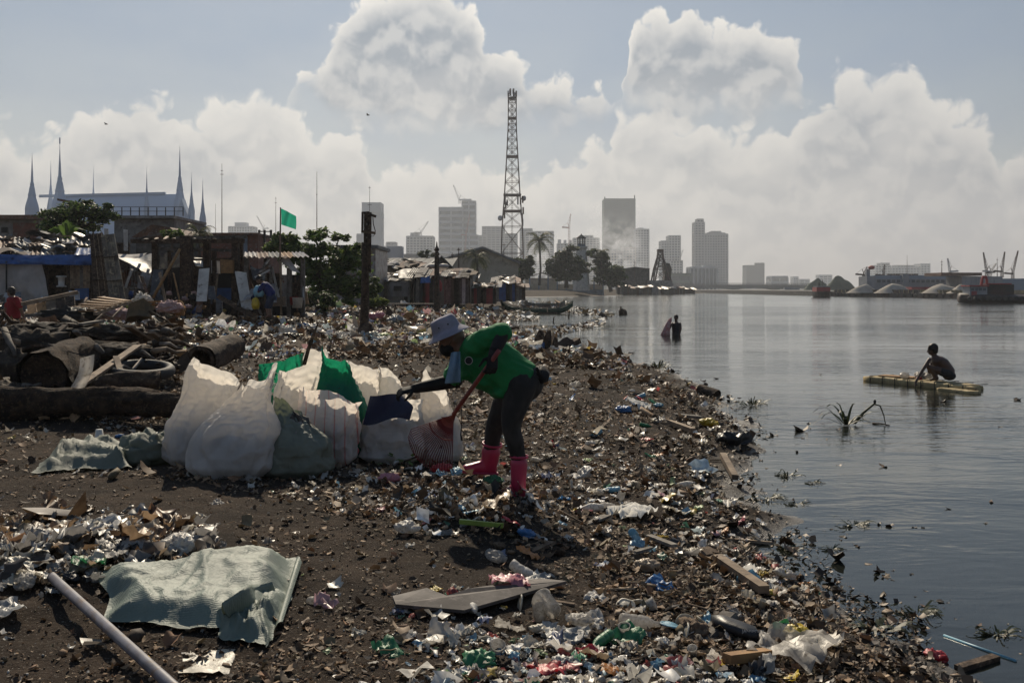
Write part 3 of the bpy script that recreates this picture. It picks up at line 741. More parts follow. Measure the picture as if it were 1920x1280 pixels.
# ---------------------------------------------------------------- far city across the river
for nm, c in (('city_pale', (.42, .43, .44)), ('city_grey', (.28, .29, .31)), ('city_blue', (.20, .25, .31)), ('city_green', (.075, .115, .105)), ('city_dark', (.07, .085, .10)), ('city_warm', (.40, .37, .33))):
    mat(nm, c, tuple(q * .88 for q in c), 0.03, 0.7, 0.0, spec=0.3, detail=2)
mat('city_glass', (.05, .07, .095), (.035, .05, .07), 0.05, 0.25, 0.0, spec=0.6, detail=1)
mat('crane_red', (.36, .10, .07), (.28, .09, .06), 0.3, 0.6, 0.0)
mat('crane_white', (.5, .48, .46), (.4, .38, .36), 0.3, 0.6, 0.0)
def tower(label, D, blocks, wall='city_pale', bands=3.4, ribs=5.0, roof=None, name='apartment_tower', cat='building', group=None, glass='city_glass', nets=False):
    """blocks: (px left, px right, py top, metres set back, depth in metres)"""
    x0 = (blocks[0][0] - 960) / F * D; t = thing(name, label, cat, (((blocks[0][0] + blocks[0][1]) / 2 - 960) / F * D, D, 0), group)
    sl, rb = MB(), MB()
    for (a, b, top, back, dep) in blocks:
        p, q = P(a, top, D + back), P(b, top, D + back); z = p.z; y0 = D + back
        MB().span(p.x + .8, q.x - .8, y0 + .8, y0 + dep - .8, -0.6, z - .3).build('wall', glass, t)
        zz = bands
        while zz < z - 1: sl.span(p.x + .1, q.x - .1, y0 + .1, y0 + dep - .1, zz, zz + bands * .42); zz += bands
        sl.span(p.x + .1, q.x - .1, y0 + .1, y0 + dep - .1, z - 1.6, z)
        n = max(2, int((q.x - p.x) / ribs))
        for i in range(n + 1):
            xx = p.x + (q.x - p.x) * i / n; rb.span(xx - .6 * (1 if 0 < i < n else .8), xx + .6, y0, y0 + .9, -0.6, z - .4)
        for i in range(3):
            yy = y0 + dep * i / 2; rb.span(p.x, p.x + .9, yy - .3, yy + .9, -0.6, z - .4); rb.span(q.x - .9, q.x, yy - .3, yy + .9, -0.6, z - .4)
    o = sl.build('floor_bands', wall, t); o['kind'] = 'stuff'
    o = rb.build('wall_ribs', wall, t); o['kind'] = 'stuff'
    for (a, b, top, back, dep) in (roof or ()):
        p, q = P(a, top, D + back), P(b, top, D + back)
        MB().span(p.x, q.x, D + back, D + back + dep, P(0, top, D + back).z - 9, p.z).build('roof_block', wall, t)
    return t
def crane(label, p0, mast_top, tip, w, m='crane_red', back=None, group=None, name='tower_crane'):
    """lattice mast and boom"""
    p0, mt, tip = Vector(p0), Vector(mast_top), Vector(tip); t = thing(name, label, 'crane', p0, group)
    def lattice(a, b, w0, w1, nm):
        d = b - a; n = max(3, int(d.length / (w0 * 1.6))); e, f, _ = frame_of(d, (0, 1, 0)); k = MB()
        prev = None
        for i in range(n + 1):
            c = a + d * i / n; r = (w0 + (w1 - w0) * i / n) / 2
            cur = [c + e * sx * r + f * sy * r for sx, sy in ((-1, -1), (1, -1), (1, 1), (-1, 1))]
            if prev:
                for j in range(4):
                    k.beam(prev[j], cur[j], w0 * .17); k.beam(prev[j], cur[(j + 1) % 4], w0 * .1)
            prev = cur
        k.build(nm, m, t)
    lattice(p0, mt, w, w * .9, 'mast'); lattice(mt, tip, w * .8, w * .35, 'boom')
    d = (mt - tip); d.z = 0
    if d.length > 0: d.normalize()
    MB().beam(mt - Vector((0, 0, w * .3)), mt + d * w * 4, w * .8).build('counter_jib', m, t)
    apex = mt + Vector((0, 0, w * 2.5)) + d * w * .8
    k = MB().beam(mt, apex, w * .25); k.beam(apex, tip, w * .09); k.beam(apex, mt + d * w * 4, w * .09); k.build('tie_rods', m, t)
    return t
def build_city():
    G = 'hazy towers across the river'
    tower('small pale apartment block beside the church, far off on the skyline', 1500, [(428, 473, 424, 0, 30)], 'city_pale', 3.6, 4, [(440, 462, 417, 6, 14)])
    tower('plain white office tower behind the weathered utility post', 1100, [(678, 714, 398, 0, 26), (669, 680, 438, 3, 20)], 'city_pale', 40, 40, glass='city_pale')
    tower('low stepped grey blocks between the utility post and the crane block', 1300, [(716, 752, 461, 0, 30), (724, 742, 454, 2, 20)], 'city_grey')
    tower('square grey block with a crane on its roof', 1300, [(762, 812, 442, 0, 34), (770, 784, 436, 4, 20)], 'city_pale', 3.4, 4.2)
    tower('twin pale towers, the taller one with a bent crane on top', 1250, [(823, 868, 388, 0, 30), (866, 892, 376, 6, 26), (862, 897, 440, 2, 34)], 'city_pale', 7.6, 12, [(869, 884, 373, 10, 10)])
    tower('pale stepped blocks behind the lattice mast', 1500, [(897, 912, 441, 0, 30), (904, 946, 424, 6, 40), (913, 970, 438, -8, 20), (975, 998, 428, 4, 30)], 'city_grey', 3.6, 6)
    tower('broad hazy block behind the tall coconut palm', 1500, [(985, 1038, 433, 0, 40)], 'city_pale', 3.6, 6)
    tower('unfinished grey block with bare columns beside the lighthouse', 1500, [(1045, 1074, 456, 0, 26)], 'city_blue', 3.6, 4, [(1046, 1052, 449, 2, 5), (1057, 1062, 450, 2, 5), (1067, 1072, 450, 2, 5)])
    tower('pale block with a stepped crown just behind the lighthouse', 1550, [(1075, 1124, 446, 0, 30), (1090, 1112, 441, 3, 22)], 'city_pale', 3.6, 5)
    tower('tall dark green unfinished tower wrapped in netting', 1500, [(1133, 1191, 372, 0, 36)], 'city_green', 4.4, 60, [(1133, 1135, 369, 1, 2), (1189, 1191, 366, 1, 2)], glass='city_green')
    tower('pale slim tower beside the dark green tower', 1450, [(1191, 1217, 429, 0, 26), (1196, 1206, 427, 2, 18)], 'city_pale', 3.6, 3.6)
    tower('cream lower block in front of the dark green tower', 1200, [(1168, 1192, 463, 0, 20), (1140, 1168, 470, 4, 18)], 'city_warm', 3.4, 3.4)
    tower('pale slab tower behind the rusty lattice rig', 1400, [(1254, 1276, 441, 0, 26), (1240, 1256, 451, 3, 24), (1257, 1280, 488, -6, 12)], 'city_pale', 3.6, 3.6)
    tower('slender tower with a narrow upper block, tallest near the bridge', 1350, [(1303, 1321, 416, 0, 22), (1307, 1319, 410, 2, 14)], 'city_grey', 3.5, 3.4)
    tower('wide apartment tower with a stepped crown near the bridge', 1350, [(1321, 1365, 438, 2, 28), (1334, 1352, 433, 4, 20), (1326, 1360, 436, 3, 24)], 'city_grey', 3.5, 3.4)
    tower('low white block with tall columns at the foot of the twin towers', 900, [(1294, 1345, 500, 0, 20), (1320, 1338, 497, 2, 12)], 'city_pale', 30, 3.2)
    tower('long low green hall on the far bank', 850, [(1256, 1296, 512, 0, 20)], 'city_green', 6, 8, name='hall')
    tower('dark solitary block beyond the bridge', 1700, [(1400, 1433, 497, 0, 30), (1420, 1433, 493, 2, 20)], 'city_dark', 4, 8, glass='city_dark')
    tower('low pale hall beside the solitary dark block', 1400, [(1447, 1478, 520, 0, 30)], 'city_blue', 8, 12, name='hall')
    tower('small faint block at the end of the bridge', 1800, [(1488, 1497, 518, 0, 20), (1500, 1518, 523, 4, 20), (1536, 1560, 515, 9, 20)], 'city_pale', 4, 6)
    tower('pale tower block above the moored ferry, next to its radar mast', 1700, [(1642, 1670, 497, 0, 30), (1652, 1668, 493, 3, 20)], 'city_pale', 4, 5)
    tower('long pale apartment slab above the moored ferry', 1700, [(1673, 1724, 500, 0, 30), (1682, 1714, 497, 3, 24)], 'city_pale', 4, 5)
    tower('pale narrow block at the far end of the apartment slab', 1700, [(1727, 1744, 494, 0, 30)], 'city_pale', 4, 5)
    tower('small pale water tank building with narrow arched windows', 400, [(727, 753, 463, 0, 5)], 'city_pale', 9, 9, [(726, 754, 462, -.3, 6)], name='tank_building', glass='city_grey')
    tower('long low sheds below the white office tower', 420, [(753, 822, 476, 0, 12), (706, 728, 482, 3, 8)], 'city_warm', 9, 14, name='low_shed', glass='city_warm')
    # cranes
    crane('thin bent crane on the roof of the twin pale towers', P(862, 382, 1252), P(861, 374, 1252), P(850, 347, 1252), 2.2, 'crane_white')
    crane('thin crane on the roof of the square grey block', P(789, 442, 1302), P(789, 436, 1302), P(803, 415, 1302), 2.2, 'crane_white')
    crane('red tower crane beside the unfinished grey block', P(1067, 470, 1480), P(1067, 426, 1480), P(1070, 401, 1480), 2.6, 'crane_red')
    crane('small crane beside the slab tower', P(1275, 490, 1380), P(1275, 484, 1380), P(1281, 468, 1380), 2.0, 'crane_white')
    crane('tall slim crane in front of the twin pale towers', P(872, 470, 1100), P(874, 440, 1100), P(881, 400, 1100), 1.4, 'crane_red')
    crane('faint thin crane beside the pale block on the skyline', P(494, 432, 1400), P(494, 428, 1400), P(481, 404, 1400), 1.8, 'crane_white')
    # bridge
    D = 620; t = thing('road_bridge', 'long low concrete road bridge across the river mouth', 'bridge', P(1380, 545, D))
    def deck(u, v):
        px = 1260 + (1545 - 1260) * u; return P(px, 534 + 1.5 * abs(u - .45), D + 9 * v)
    def sof(px):
        k = min(abs(px - q) for q in (1301, 1378, 1455, 1532)) / 38.0; return 540.0 + 3.6 * (1 - min(k, 1)) ** 2
    b = MB(); n = 60
    for i in range(n):
        a, c = 1260 + 285 * i / n, 1260 + 285 * (i + 1) / n
        v = []
        for q in (a, c):
            for y in (D, D + 9): v += [P(q, 533.6, D) + Vector((0, y - D, 0)), P(q, sof(q), D) + Vector((0, y - D, 0))]
        b.add(v, [(0, 4, 5, 1), (2, 3, 7, 6), (0, 2, 6, 4), (1, 5, 7, 3)])
    b.build('deck', 'concrete', t)
    for q in (1301, 1378, 1455, 1532): MB().box(P(q, 545.3, D + 4.5), (3.2, 7, 5.2)).build('pier', 'concrete_dark', t)
    r = MB()
    for i in range(72): r.beam(P(1260 + 4 * i, 533.8, D + .3), P(1260 + 4 * i, 531.2, D + .3), .3)
    r.beam(P(1260, 531.2, D + .3), P(1545, 531.2, D + .3), .3); r.build('railing', 'concrete', t)
build_city()

# ---------------------------------------------------------------- telecom mast
def lattice_tower(label, cx, D, rows, mats=('steel_tower',), name='telecom_mast'):
    """rows: (py, half width px); four legs, ring beams and braces"""
    base = P(cx, rows[-1][0], D); t = thing(name, label, 'mast', base)
    def corners(py, hw):
        c = P(cx, py, D); h = hw / F * D; return [c + Vector((sx * h, sy * h, 0)) for sx, sy in ((-1, -1), (1, -1), (1, 1), (-1, 1))]
    legs = [MB() for _ in range(4)]; br, rg = MB(), MB()
    for (y0, w0), (y1, w1) in zip(rows[:-1], rows[1:]):
        n = max(1, round((y1 - y0) / (2.0 * max(w0, 4))))
        prev = corners(y0, w0)
        for i in range(1, n + 1):
            k = i / n; cur = corners(y0 + (y1 - y0) * k, w0 + (w1 - w0) * k)
            for j in range(4):
                legs[j].beam(prev[j], cur[j], .34); q = (j + 1) % 4
                rg.beam(cur[j], cur[q], .16)
                br.beam(prev[j], cur[q], .14); br.beam(prev[q], cur[j], .14)
            prev = cur
    for q in legs: q.build('leg', mats[0], t)
    br.build('braces', mats[0], t)['kind'] = 'stuff'; rg.build('ring_beams', mats[0], t)['kind'] = 'stuff'
    return t, corners
def build_mast():
    D = 340
    t, cor = lattice_tower('tall dark lattice telecom mast with antennas in tiers', 960.5, D, [(176, 7.5), (222, 7.5), (245, 8), (294, 10.5), (365, 14.5), (396, 17), (425, 19), (475, 20.5), (505, 21)])
    lad = MB()
    for dx in (-.25, .25): lad.beam(P(960, 505, D) + Vector((dx, 0, 0)), P(960, 180, D) + Vector((dx, 0, 0)), .1)
    for i in range(90): lad.beam(P(960, 505 - 3.6 * i, D) + Vector((-.25, 0, 0)), P(960, 505 - 3.6 * i, D) + Vector((.25, 0, 0)), .08)
    lad.build('ladder', 'steel_tower', t)
    for py, hw in ((185, 8.5), (222, 8.5), (294, 11.5), (366, 16.5), (396, 18)):
        c = P(960.5, py, D); h = hw / F * D; MB().box(c, (2 * h, 2 * h, .5)).build('platform', 'steel_tower', t)
    for i, (px, py) in enumerate(((953, 176), (957, 173), (963, 174), (968, 176), (966, 180), (947, 376), (951, 380), (948, 385), (971, 376), (976, 378), (980, 374), (945, 396), (977, 398), (981, 395), (979, 408), (946, 404), (980, 417))):
        p = P(px, py, D - 1.2); MB().box(p, (.55, .35, 2.0 + .4 * (i % 3))).build('antenna', 'steel_pale' if i % 4 == 0 else 'steel_tower', t)
    for px, py in ((939, 409), (983, 372)):
        MB().lathe([(.1, 0), (.8, .25), (.95, .45), (.9, .5)], P(px, py, D - 1), 14, (-.5, -1, 0)).build('dish', 'steel_pale', t, True)
    for px in (955, 961): MB().beam(P(px, 176, D), P(px, 168, D), .12).build('rod', 'steel_tower', t)
build_mast()
# thin masts
def pole_mast(label, px, y0, y1, D, r=.12, arms=()):
    t = thing('radio_mast', label, 'mast', P(px, y1, D))
    MB().tube([P(px, y1, D), P(px, (y0 + y1) / 2, D), P(px, y0, D)], [r, r * .8, r * .3], 6).build('pole', 'steel_tower', t)
    for ay, w in arms: MB().beam(P(px - w, ay, D), P(px + w, ay, D), r * .8).build('cross_arm', 'steel_tower', t)
    return t
pole_mast('thin radio mast beside the church spires', 416, 307, 548, 260, .16, ((320, 2), (327, 3)))
pole_mast('short thin mast between the church and the tall radio mast', 404, 382, 548, 260, .1)
pole_mast('thin aerial with crossed tips behind the green flag', 517, 369, 548, 220, .1, ((372, 1.6), (380, 2)))
pole_mast('tall thin radio mast above the leafy tree', 594, 322, 548, 240, .15, ((365, 1.2),))
pole_mast('thin white aerial rising behind the utility post', 693, 349, 548, 120, .06, ((352, 2), (384, 4)))
# ---------------------------------------------------------------- white church with spires, distance haze painted into its colours
mat('church_white_hazed', (.46, .52, .62), (.40, .46, .55), .05, .7, 0.0)  # wall colour lightened towards blue to stand in for distance haze
mat('church_roof_hazed', (.50, .57, .68), (.45, .52, .62), .05, .7, 0.0)  # roof colour likewise carries painted haze, paler than the roof itself
def build_church():
    D = 265; t = thing('church', 'haze-tinted white church with eight needle spires behind the shacks', 'church', P(230, 470, D))
    def spire(px, top, base, w, dd=0, big=False):
        c = P(px, base, D + dd); h = P(px, top, D + dd).z - c.z; r = w / F * D
        pr = [(1.0, -4 / h), (1.0, 0.0), (1.02, .10), (.92, .16), (.70, .24), (.56, .30), (.60, .32), (.50, .36), (.40, .43), (.28, .48), (.31, .50), (.20, .54), (.17, .62), (.08, .80), (.015, 1.0)]
        k = MB().lathe([(q * r, z * h) for q, z in pr], c, 8); o = k.build('spire', 'church_white_hazed', t)
        if big: MB().beam(c + Vector((0, 0, h)), c + Vector((0, 0, h * 1.09)), .25).build('finial', 'church_white_hazed', o)
    spire(60, 288, 403, 12.5, -6); spire(95, 302, 400, 7, 4); spire(112, 270, 400, 15, 0, True); spire(175, 311, 400, 5, 10); spire(275, 311, 400, 5.5, -8)
    spire(337, 273, 396, 11, 0); spire(359, 322, 404, 6, -6); spire(380, 334, 420, 6, -10)
    # nave: long gabled roof
    a, b = P(112, 376, D + 14), P(338, 371, D + 14); e0, e1 = P(108, 420, D), P(338, 420, D)
    MB().poly([(e0.x, D + 2, a.z), (e1.x, D + 2, b.z), (e1.x, D - 3, e1.z - 3), (e0.x, D - 3, e0.z - 3)], .6, (0, 1, 0.2)).build('roof', 'church_roof_hazed', t)
    MB().span(e0.x, e1.x, D - 2, D + 14, -1, e0.z - 3.2).build('wall', 'church_white_hazed', t)
    MB().beam((a.x, D + 2, a.z + .1), (b.x, D + 2, b.z + .1), .7).build('ridge', 'church_white_hazed', t)
    def gable(px0, px1, apex_px, top, base, dd, nm):
        # steep pointed front with curved shoulders
        pts = []
        for i in range(13):
            k = i / 12; x = px0 + (apex_px - px0) * k; pts.append((x, base + (top - base) * k ** 1.7))
        for i in range(1, 13):
            k = 1 - i / 12; x = px1 + (apex_px - px1) * k; pts.append((x, base + (top - base) * k ** 1.7))
        MB().poly([P(x, y, D + dd) for x, y in pts], 3.0, (0, 1, 0)).build(nm, 'church_white_hazed', t)
        inner = [(apex_px + (x - apex_px) * .78, base + (y - base) * .74) for x, y in pts]
        MB().poly([P(x, y, D + dd - .25) for x, y in inner], .2, (0, 1, 0)).build('gable_panel', 'church_roof_hazed', t)
        for j in (-1, 0, 1):
            MB().beam(P(apex_px + j * (px1 - px0) * .13, base - 2, D + dd - .4), P(apex_px + j * (px1 - px0) * .13, base - (base - top) * .36, D + dd - .4), .5).build('mullion', 'church_white_hazed', t)
    gable(305, 378, 340, 372, 440, -7, 'gable')
    gable(95, 133, 113, 385, 440, -7, 'gable')
    gable(352, 392, 366, 412, 440, -10, 'gable')
build_church()
# ---------------------------------------------------------------- the dock across the water
mat('sand', (.36, .32, .27), (.28, .25, .21), .6, .95, .3, 6, bdist=.05)
mat('hull_dark', (.03, .028, .03), (.06, .035, .03), .5, .6, 0.1)
mat('hull_yellow', (.26, .22, .12), (.14, .12, .08), .8, .7, 0.1)
mat('ship_white', (.26, .27, .29), (.19, .20, .22), .3, .6, 0.0)
mat('ship_red', (.34, .05, .05), (.22, .05, .05), .5, .6, 0.0)
mat('hill_green', (.055, .075, .05), (.035, .05, .035), .1, .9, .5, 1.0, bdist=.5)
def heap(name, label, px0, px1, top, base, D, mt='sand', cat='sand', group=None):
    a, b = P(px0, base, D), P(px1, base, D); c = (a + b) / 2; w = (b.x - a.x) / 2; h = P(0, top, D).z - c.z
    from mathutils import noise as mn
    def fn(u, v):
        r = v; t_ = u * 2 * math.pi; k = Vector((math.cos(t_) * r * w, math.sin(t_) * r * w * .6, 0))
        z = h * (1 - r ** 1.7) ** 1.3 * (1 + .3 * mn.noise(k * (2.2 / w) + Vector((px0, 0, 0))))
        return c + k + Vector((0, 0, z))
    o = MB().sheet(fn, 36, 8).build(name, mt, None, True, origin=c); return tag(o, label, cat, group)
def build_dock():
    o = MB().span(*sorted((P(1540, 0, 250).x, 330)), 236, 700, WZ - 1, 0.9).build('quay', 'concrete_dark'); tag(o, kind='structure')
    o = MB().span(P(1000, 0, 640).x, 420, 640, 660, WZ - 1, 0.8).build('far_bank', 'concrete_dark'); tag(o, kind='structure')
    o = MB().span(P(1000, 0, 1000).x - 200, 900, 760, 2100, WZ - 1, 0.7).build('far_city_ground', 'concrete_dark'); tag(o, kind='structure')
    def barge(label, pa, pb, Da, Db, heaps, deckc='hull_dark'):
        A, B = Vector(((pa - 960) / F * Da, Da, WZ)), Vector(((pb - 960) / F * Db, Db, WZ)); d = (B - A).normalized(); nrm = Vector((-d.y, d.x, 0))
        t = thing('barge', label, 'barge', (A + B) / 2)
        L = (B - A).length; W = 9
        k = MB(); v = []
        for z, e in ((-.3, 1.2), (.9, 0.0)):
            v += [A + d * e + Vector((0, 0, z)), B - d * e + Vector((0, 0, z)), B - d * e + nrm * W + Vector((0, 0, z)), A + d * e + nrm * W + Vector((0, 0, z))]
        k.add(v, [(3, 2, 1, 0), (4, 5, 6, 7), (0, 1, 5, 4), (1, 2, 6, 5), (2, 3, 7, 6), (3, 0, 4, 7)]); k.build('hull', 'hull_dark', t)
        c = MB(); 
        for s0 in (.6, W - .6): c.beam(A + d * 2 + nrm * s0 + Vector((0, 0, 1.2)), B - d * 2 + nrm * s0 + Vector((0, 0, 1.2)), .15, .7)
        c.build('coaming', deckc, t)
        n = int(L / 1.6)
        for i in range(n): MB().beam(A + d * (2 + (L - 4) * i / n) + nrm * .45 + Vector((0, 0, .9)), A + d * (2 + (L - 4) * i / n) + nrm * .45 + Vector((0, 0, 1.6)), .16).build('coaming_post', 'hull_yellow', t)
        for i in range(int(L / 2.4)):
            MB().lathe([(.2, -.1), (.38, -.1), (.42, 0), (.38, .1), (.2, .1)], A + d * (1.2 + 2.4 * i) + Vector((0, 0, .45)) - nrm * .15, 10, nrm, caps=False).build('fender_tyre', 'rubber', t)
        return t
    barge('long dark barge loaded with two sand heaps, far end of the row', 1552, 1730, 232, 200, [])
    barge('yellowish barge with sand heaps moored beside the red tug', 1712, 1850, 196, 172, [], 'hull_yellow')
    heap('sand_heap', 'low flat sand heap behind the small tug', 1586, 1652, 534, 549, 218)
    heap('sand_heap', 'highest pale sand heap on the dark barge', 1638, 1716, 532, 549.5, 212)
    heap('sand_heap', 'broad sand heap on the yellowish barge', 1727, 1808, 532, 549.5, 190)
    heap('sand_heap', 'sand heap next to the red and white tug cabin', 1774, 1842, 534, 550, 184)
    # small tug, bow on
    D = 206; t = thing('tugboat', 'small dark tugboat with a red-brown wheelhouse, bow on', 'tugboat', P(1540, 557, D))
    hw = 17 / F * D; c = P(1540, 557, D)
    MB().loft([(c + Vector((0, 0, -.3)), Vector((hw * .7, 0, 0)), Vector((0, 3, 0))), (c + Vector((0, 0, .5)), Vector((hw * .92, 0, 0)), Vector((0, 3.6, 0))), (c + Vector((0, 0, 1.15)), Vector((hw, 0, 0)), Vector((0, 4, 0)))], 20).build('hull', 'hull_dark', t)
    MB().box(c + Vector((0, 0, 1.6)), (hw * 1.5, 3, .9)).build('cabin', 'ship_red', t)
    w = MB().box(c + Vector((0, -.2, 1.95)), (hw * 1.2, 2.2, .35)).build('wheelhouse', 'city_glass', t)
    MB().box(c + Vector((0, -.2, 2.2)), (hw * 1.4, 2.6, .15)).build('roof', 'ship_white', t)
    MB().beam(c + Vector((.3, 0, 2.2)), c + Vector((.3, 0, 3.6)), .1).build('mast', 'hull_dark', t)
    MB().beam(c + Vector((-.5, 0, 2.2)), c + Vector((-.5, 0, 3.0)), .25).build('funnel', 'hull_dark', t)
    # red and white tug
    D = 122; c = P(1880, 568, D); t = thing('tugboat', 'red and white tug with tyre fenders and a red arch, at the picture edge', 'tugboat', c)
    L = 66 / F * D
    secs = []
    for i in range(9):
        k = i / 8; x = -L + 2.35 * L * k; wd = 1.9 * (1 - abs(k - .5) ** 3 * 5); secs.append((c + Vector((x, 2.2, .35 + .25 * (1 - k))), Vector((0, max(wd, .3), 0)), Vector((0, 0, .62))))
    MB().loft(secs, 14).build('hull', 'hull_dark', t, True)
    for i in range(13): MB().lathe([(.12, -.1), (.27, -.1), (.3, 0), (.27, .1), (.12, .1)], c + Vector((-L * .9 + L * .165 * i, .28, .55)), 10, (0, 1, 0), caps=False).build('fender_tyre', 'rubber', t)
    def bx(a, b, y0, y1, nm, mt, dy=1.2, dd=2.0):
        p, q = P(a, y1, D), P(b, y0, D); return MB().span(p.x, q.x, D + dy, D + dy + dd, p.z, q.z).build(nm, mt, t)
    cb = bx(1827, 1860, 537, 558, 'cabin', 'ship_white'); bx(1825, 1862, 534.5, 537, 'cabin_roof', 'ship_red', 1.0, 2.4)
    for i in range(4): bx(1830 + 7.4 * i, 1835 + 7.4 * i, 540, 545, 'window', 'city_glass', 1.15, .1)
    bx(1830, 1840, 546, 558, 'door', 'ship_red', 1.14, .1)
    bx(1862, 1914, 533, 560, 'deckhouse', 'hull_dark', 1.6); bx(1868, 1908, 531, 533, 'deck_roof', 'ship_red', 1.4, 2.4)
    for dx in (0, 11): MB().tube([P(1840 + dx, 534, D + 2), P(1841.5 + dx * .8, 524, D + 2), P(1844 + dx * .3, 518, D + 2)], .16, 6).build('arch_leg', 'ship_red', t)
    MB().beam(P(1842, 519, D + 2), P(1850, 519, D + 2), .3).build('arch_top', 'ship_red', t)
    # moored ferry and sheds
    D = 255; t = thing('ferry', 'long grey moored ferry with a row of deck openings', 'ferry', P(1716, 545, D))
    def bx(a, b, y0, y1, nm, mt, dy=0, dd=9):
        p, q = P(a, y1, D), P(b, y0, D); return MB().span(p.x, q.x, D + dy, D + dy + dd, p.z, q.z).build(nm, mt, t)
    bx(1636, 1804, 523, 546, 'hull', 'ship_white'); bx(1640, 1802, 516, 523, 'upper_deck', 'city_blue', .6, 8)
    for i in range(17): bx(1645 + 9.2 * i, 1651 + 9.2 * i, 524.5, 529.5, 'window', 'city_dark', -.12, .1)
    for i in range(12): bx(1668 + 4.9 * i, 1670.5 + 4.9 * i, 513, 516, 'bollard_light', 'hull_dark', 1, 1)
    bx(1692, 1704, 514, 540, 'stair_tower', 'ship_white', -.3, 2)
    bx(1624, 1640, 518, 542, 'bridge_house', 'ship_white', -.5, 6); bx(1628, 1634, 504, 518, 'radar_mast', 'ship_white', 1, 1.2)
    MB().ball(P(1634, 501.5, D), (.85, .85, .5), 12).build('radar_dome', 'ship_red', t, True)
    t = thing('dock_shed', 'white-walled dock shed with a dark red roof beside the ferry', 'shed', P(1840, 545, 240)); D = 240
    bx(1804, 1880, 518, 546, 'wall', 'ship_white'); bx(1764, 1840, 511, 517, 'roof', 'tin_rusty', -.4, 10); bx(1862, 1930, 522, 546, 'annex', 'city_blue', 1)
    for i in range(6): bx(1810 + 11 * i, 1811 + 11 * i, 519, 545, 'rib', 'city_grey', -.15, .14)
    t = thing('dock_shed', 'low dark roofed jetty shed behind the yellowish barge', 'shed', P(1740, 545, 236)); D = 236
    bx(1700, 1800, 538, 543, 'roof', 'ship_red', -3, 6); bx(1704, 1796, 543, 549, 'wall', 'hull_dark', -2, 4)
    for lb, b0, b1, tip, mt in (('short dark derrick beside the ferry radar mast', (1619, 520), (1620, 514), (1626, 500), 'steel_tower'),
                            ('dark upright derrick over the ferry', (1657, 520), (1657, 515), (1659, 496), 'steel_tower'),
                            ('pale crane boom leaning back above the red shed roof', (1781, 514), (1781, 508), (1777, 484), 'crane_white'),
                            ('first of three tall dark cranes at the dock end', (1850, 520), (1850, 510), (1844, 473), 'steel_tower'),
                            ('tall dark crane in the middle of the dock end trio', (1879, 520), (1879, 508), (1884, 472), 'steel_tower'),
                            ('last tall crane at the dock end, leaning over', (1899, 522), (1899, 512), (1909, 470), 'steel_tower'),
                            ('short slanting boom between the tall dock cranes', (1856, 520), (1858, 508), (1868, 494), 'crane_white')):
        crane(lb, P(*b0, 262), P(*b1, 262), P(*tip, 262), .55, mt, name='dock_crane')
    pole_mast('thin signal mast above the dock shed', 1766, 487, 545, 258, .14, ((491, 2), (496, 1.5)))
    pole_mast('thin mast behind the tall dock cranes', 1870, 483, 545, 258, .12, ((487, 1.5),))
    pole_mast('thin mast above the long apartment slab', 1701, 478, 545, 262, .09)
    # mounds of stored gravel with bushes beyond the tug
    heap('gravel_mound', 'dark green-grown mound beyond the small tug', 1505, 1560, 522, 545, 420, 'hill_green', 'mound')
    heap('gravel_mound', 'larger dark mound nearer the ferry', 1540, 1610, 518, 545, 400, 'hill_green', 'mound')
    t = thing('moored_boat', 'low white boat moored under the bridge end', 'boat', P(1488, 549, 430))
    a, b = P(1462, 549.3, 430), P(1512, 549.3, 430)
    MB().loft([(a + Vector((0, 0, .3)), Vector((0, 1.2, 0)), Vector((0, 0, .5))), ((a + b) / 2 + Vector((0, 0, .2)), Vector((0, 1.6, 0)), Vector((0, 0, .8))), (b + Vector((0, 0, .4)), Vector((0, .8, 0)), Vector((0, 0, .5)))], 10).build('hull', 'ship_red', t)
    MB().span(a.x + 2, b.x - 3, 429.5, 431.5, 1.0, 2.0).build('cabin', 'ship_white', t)
build_dock()
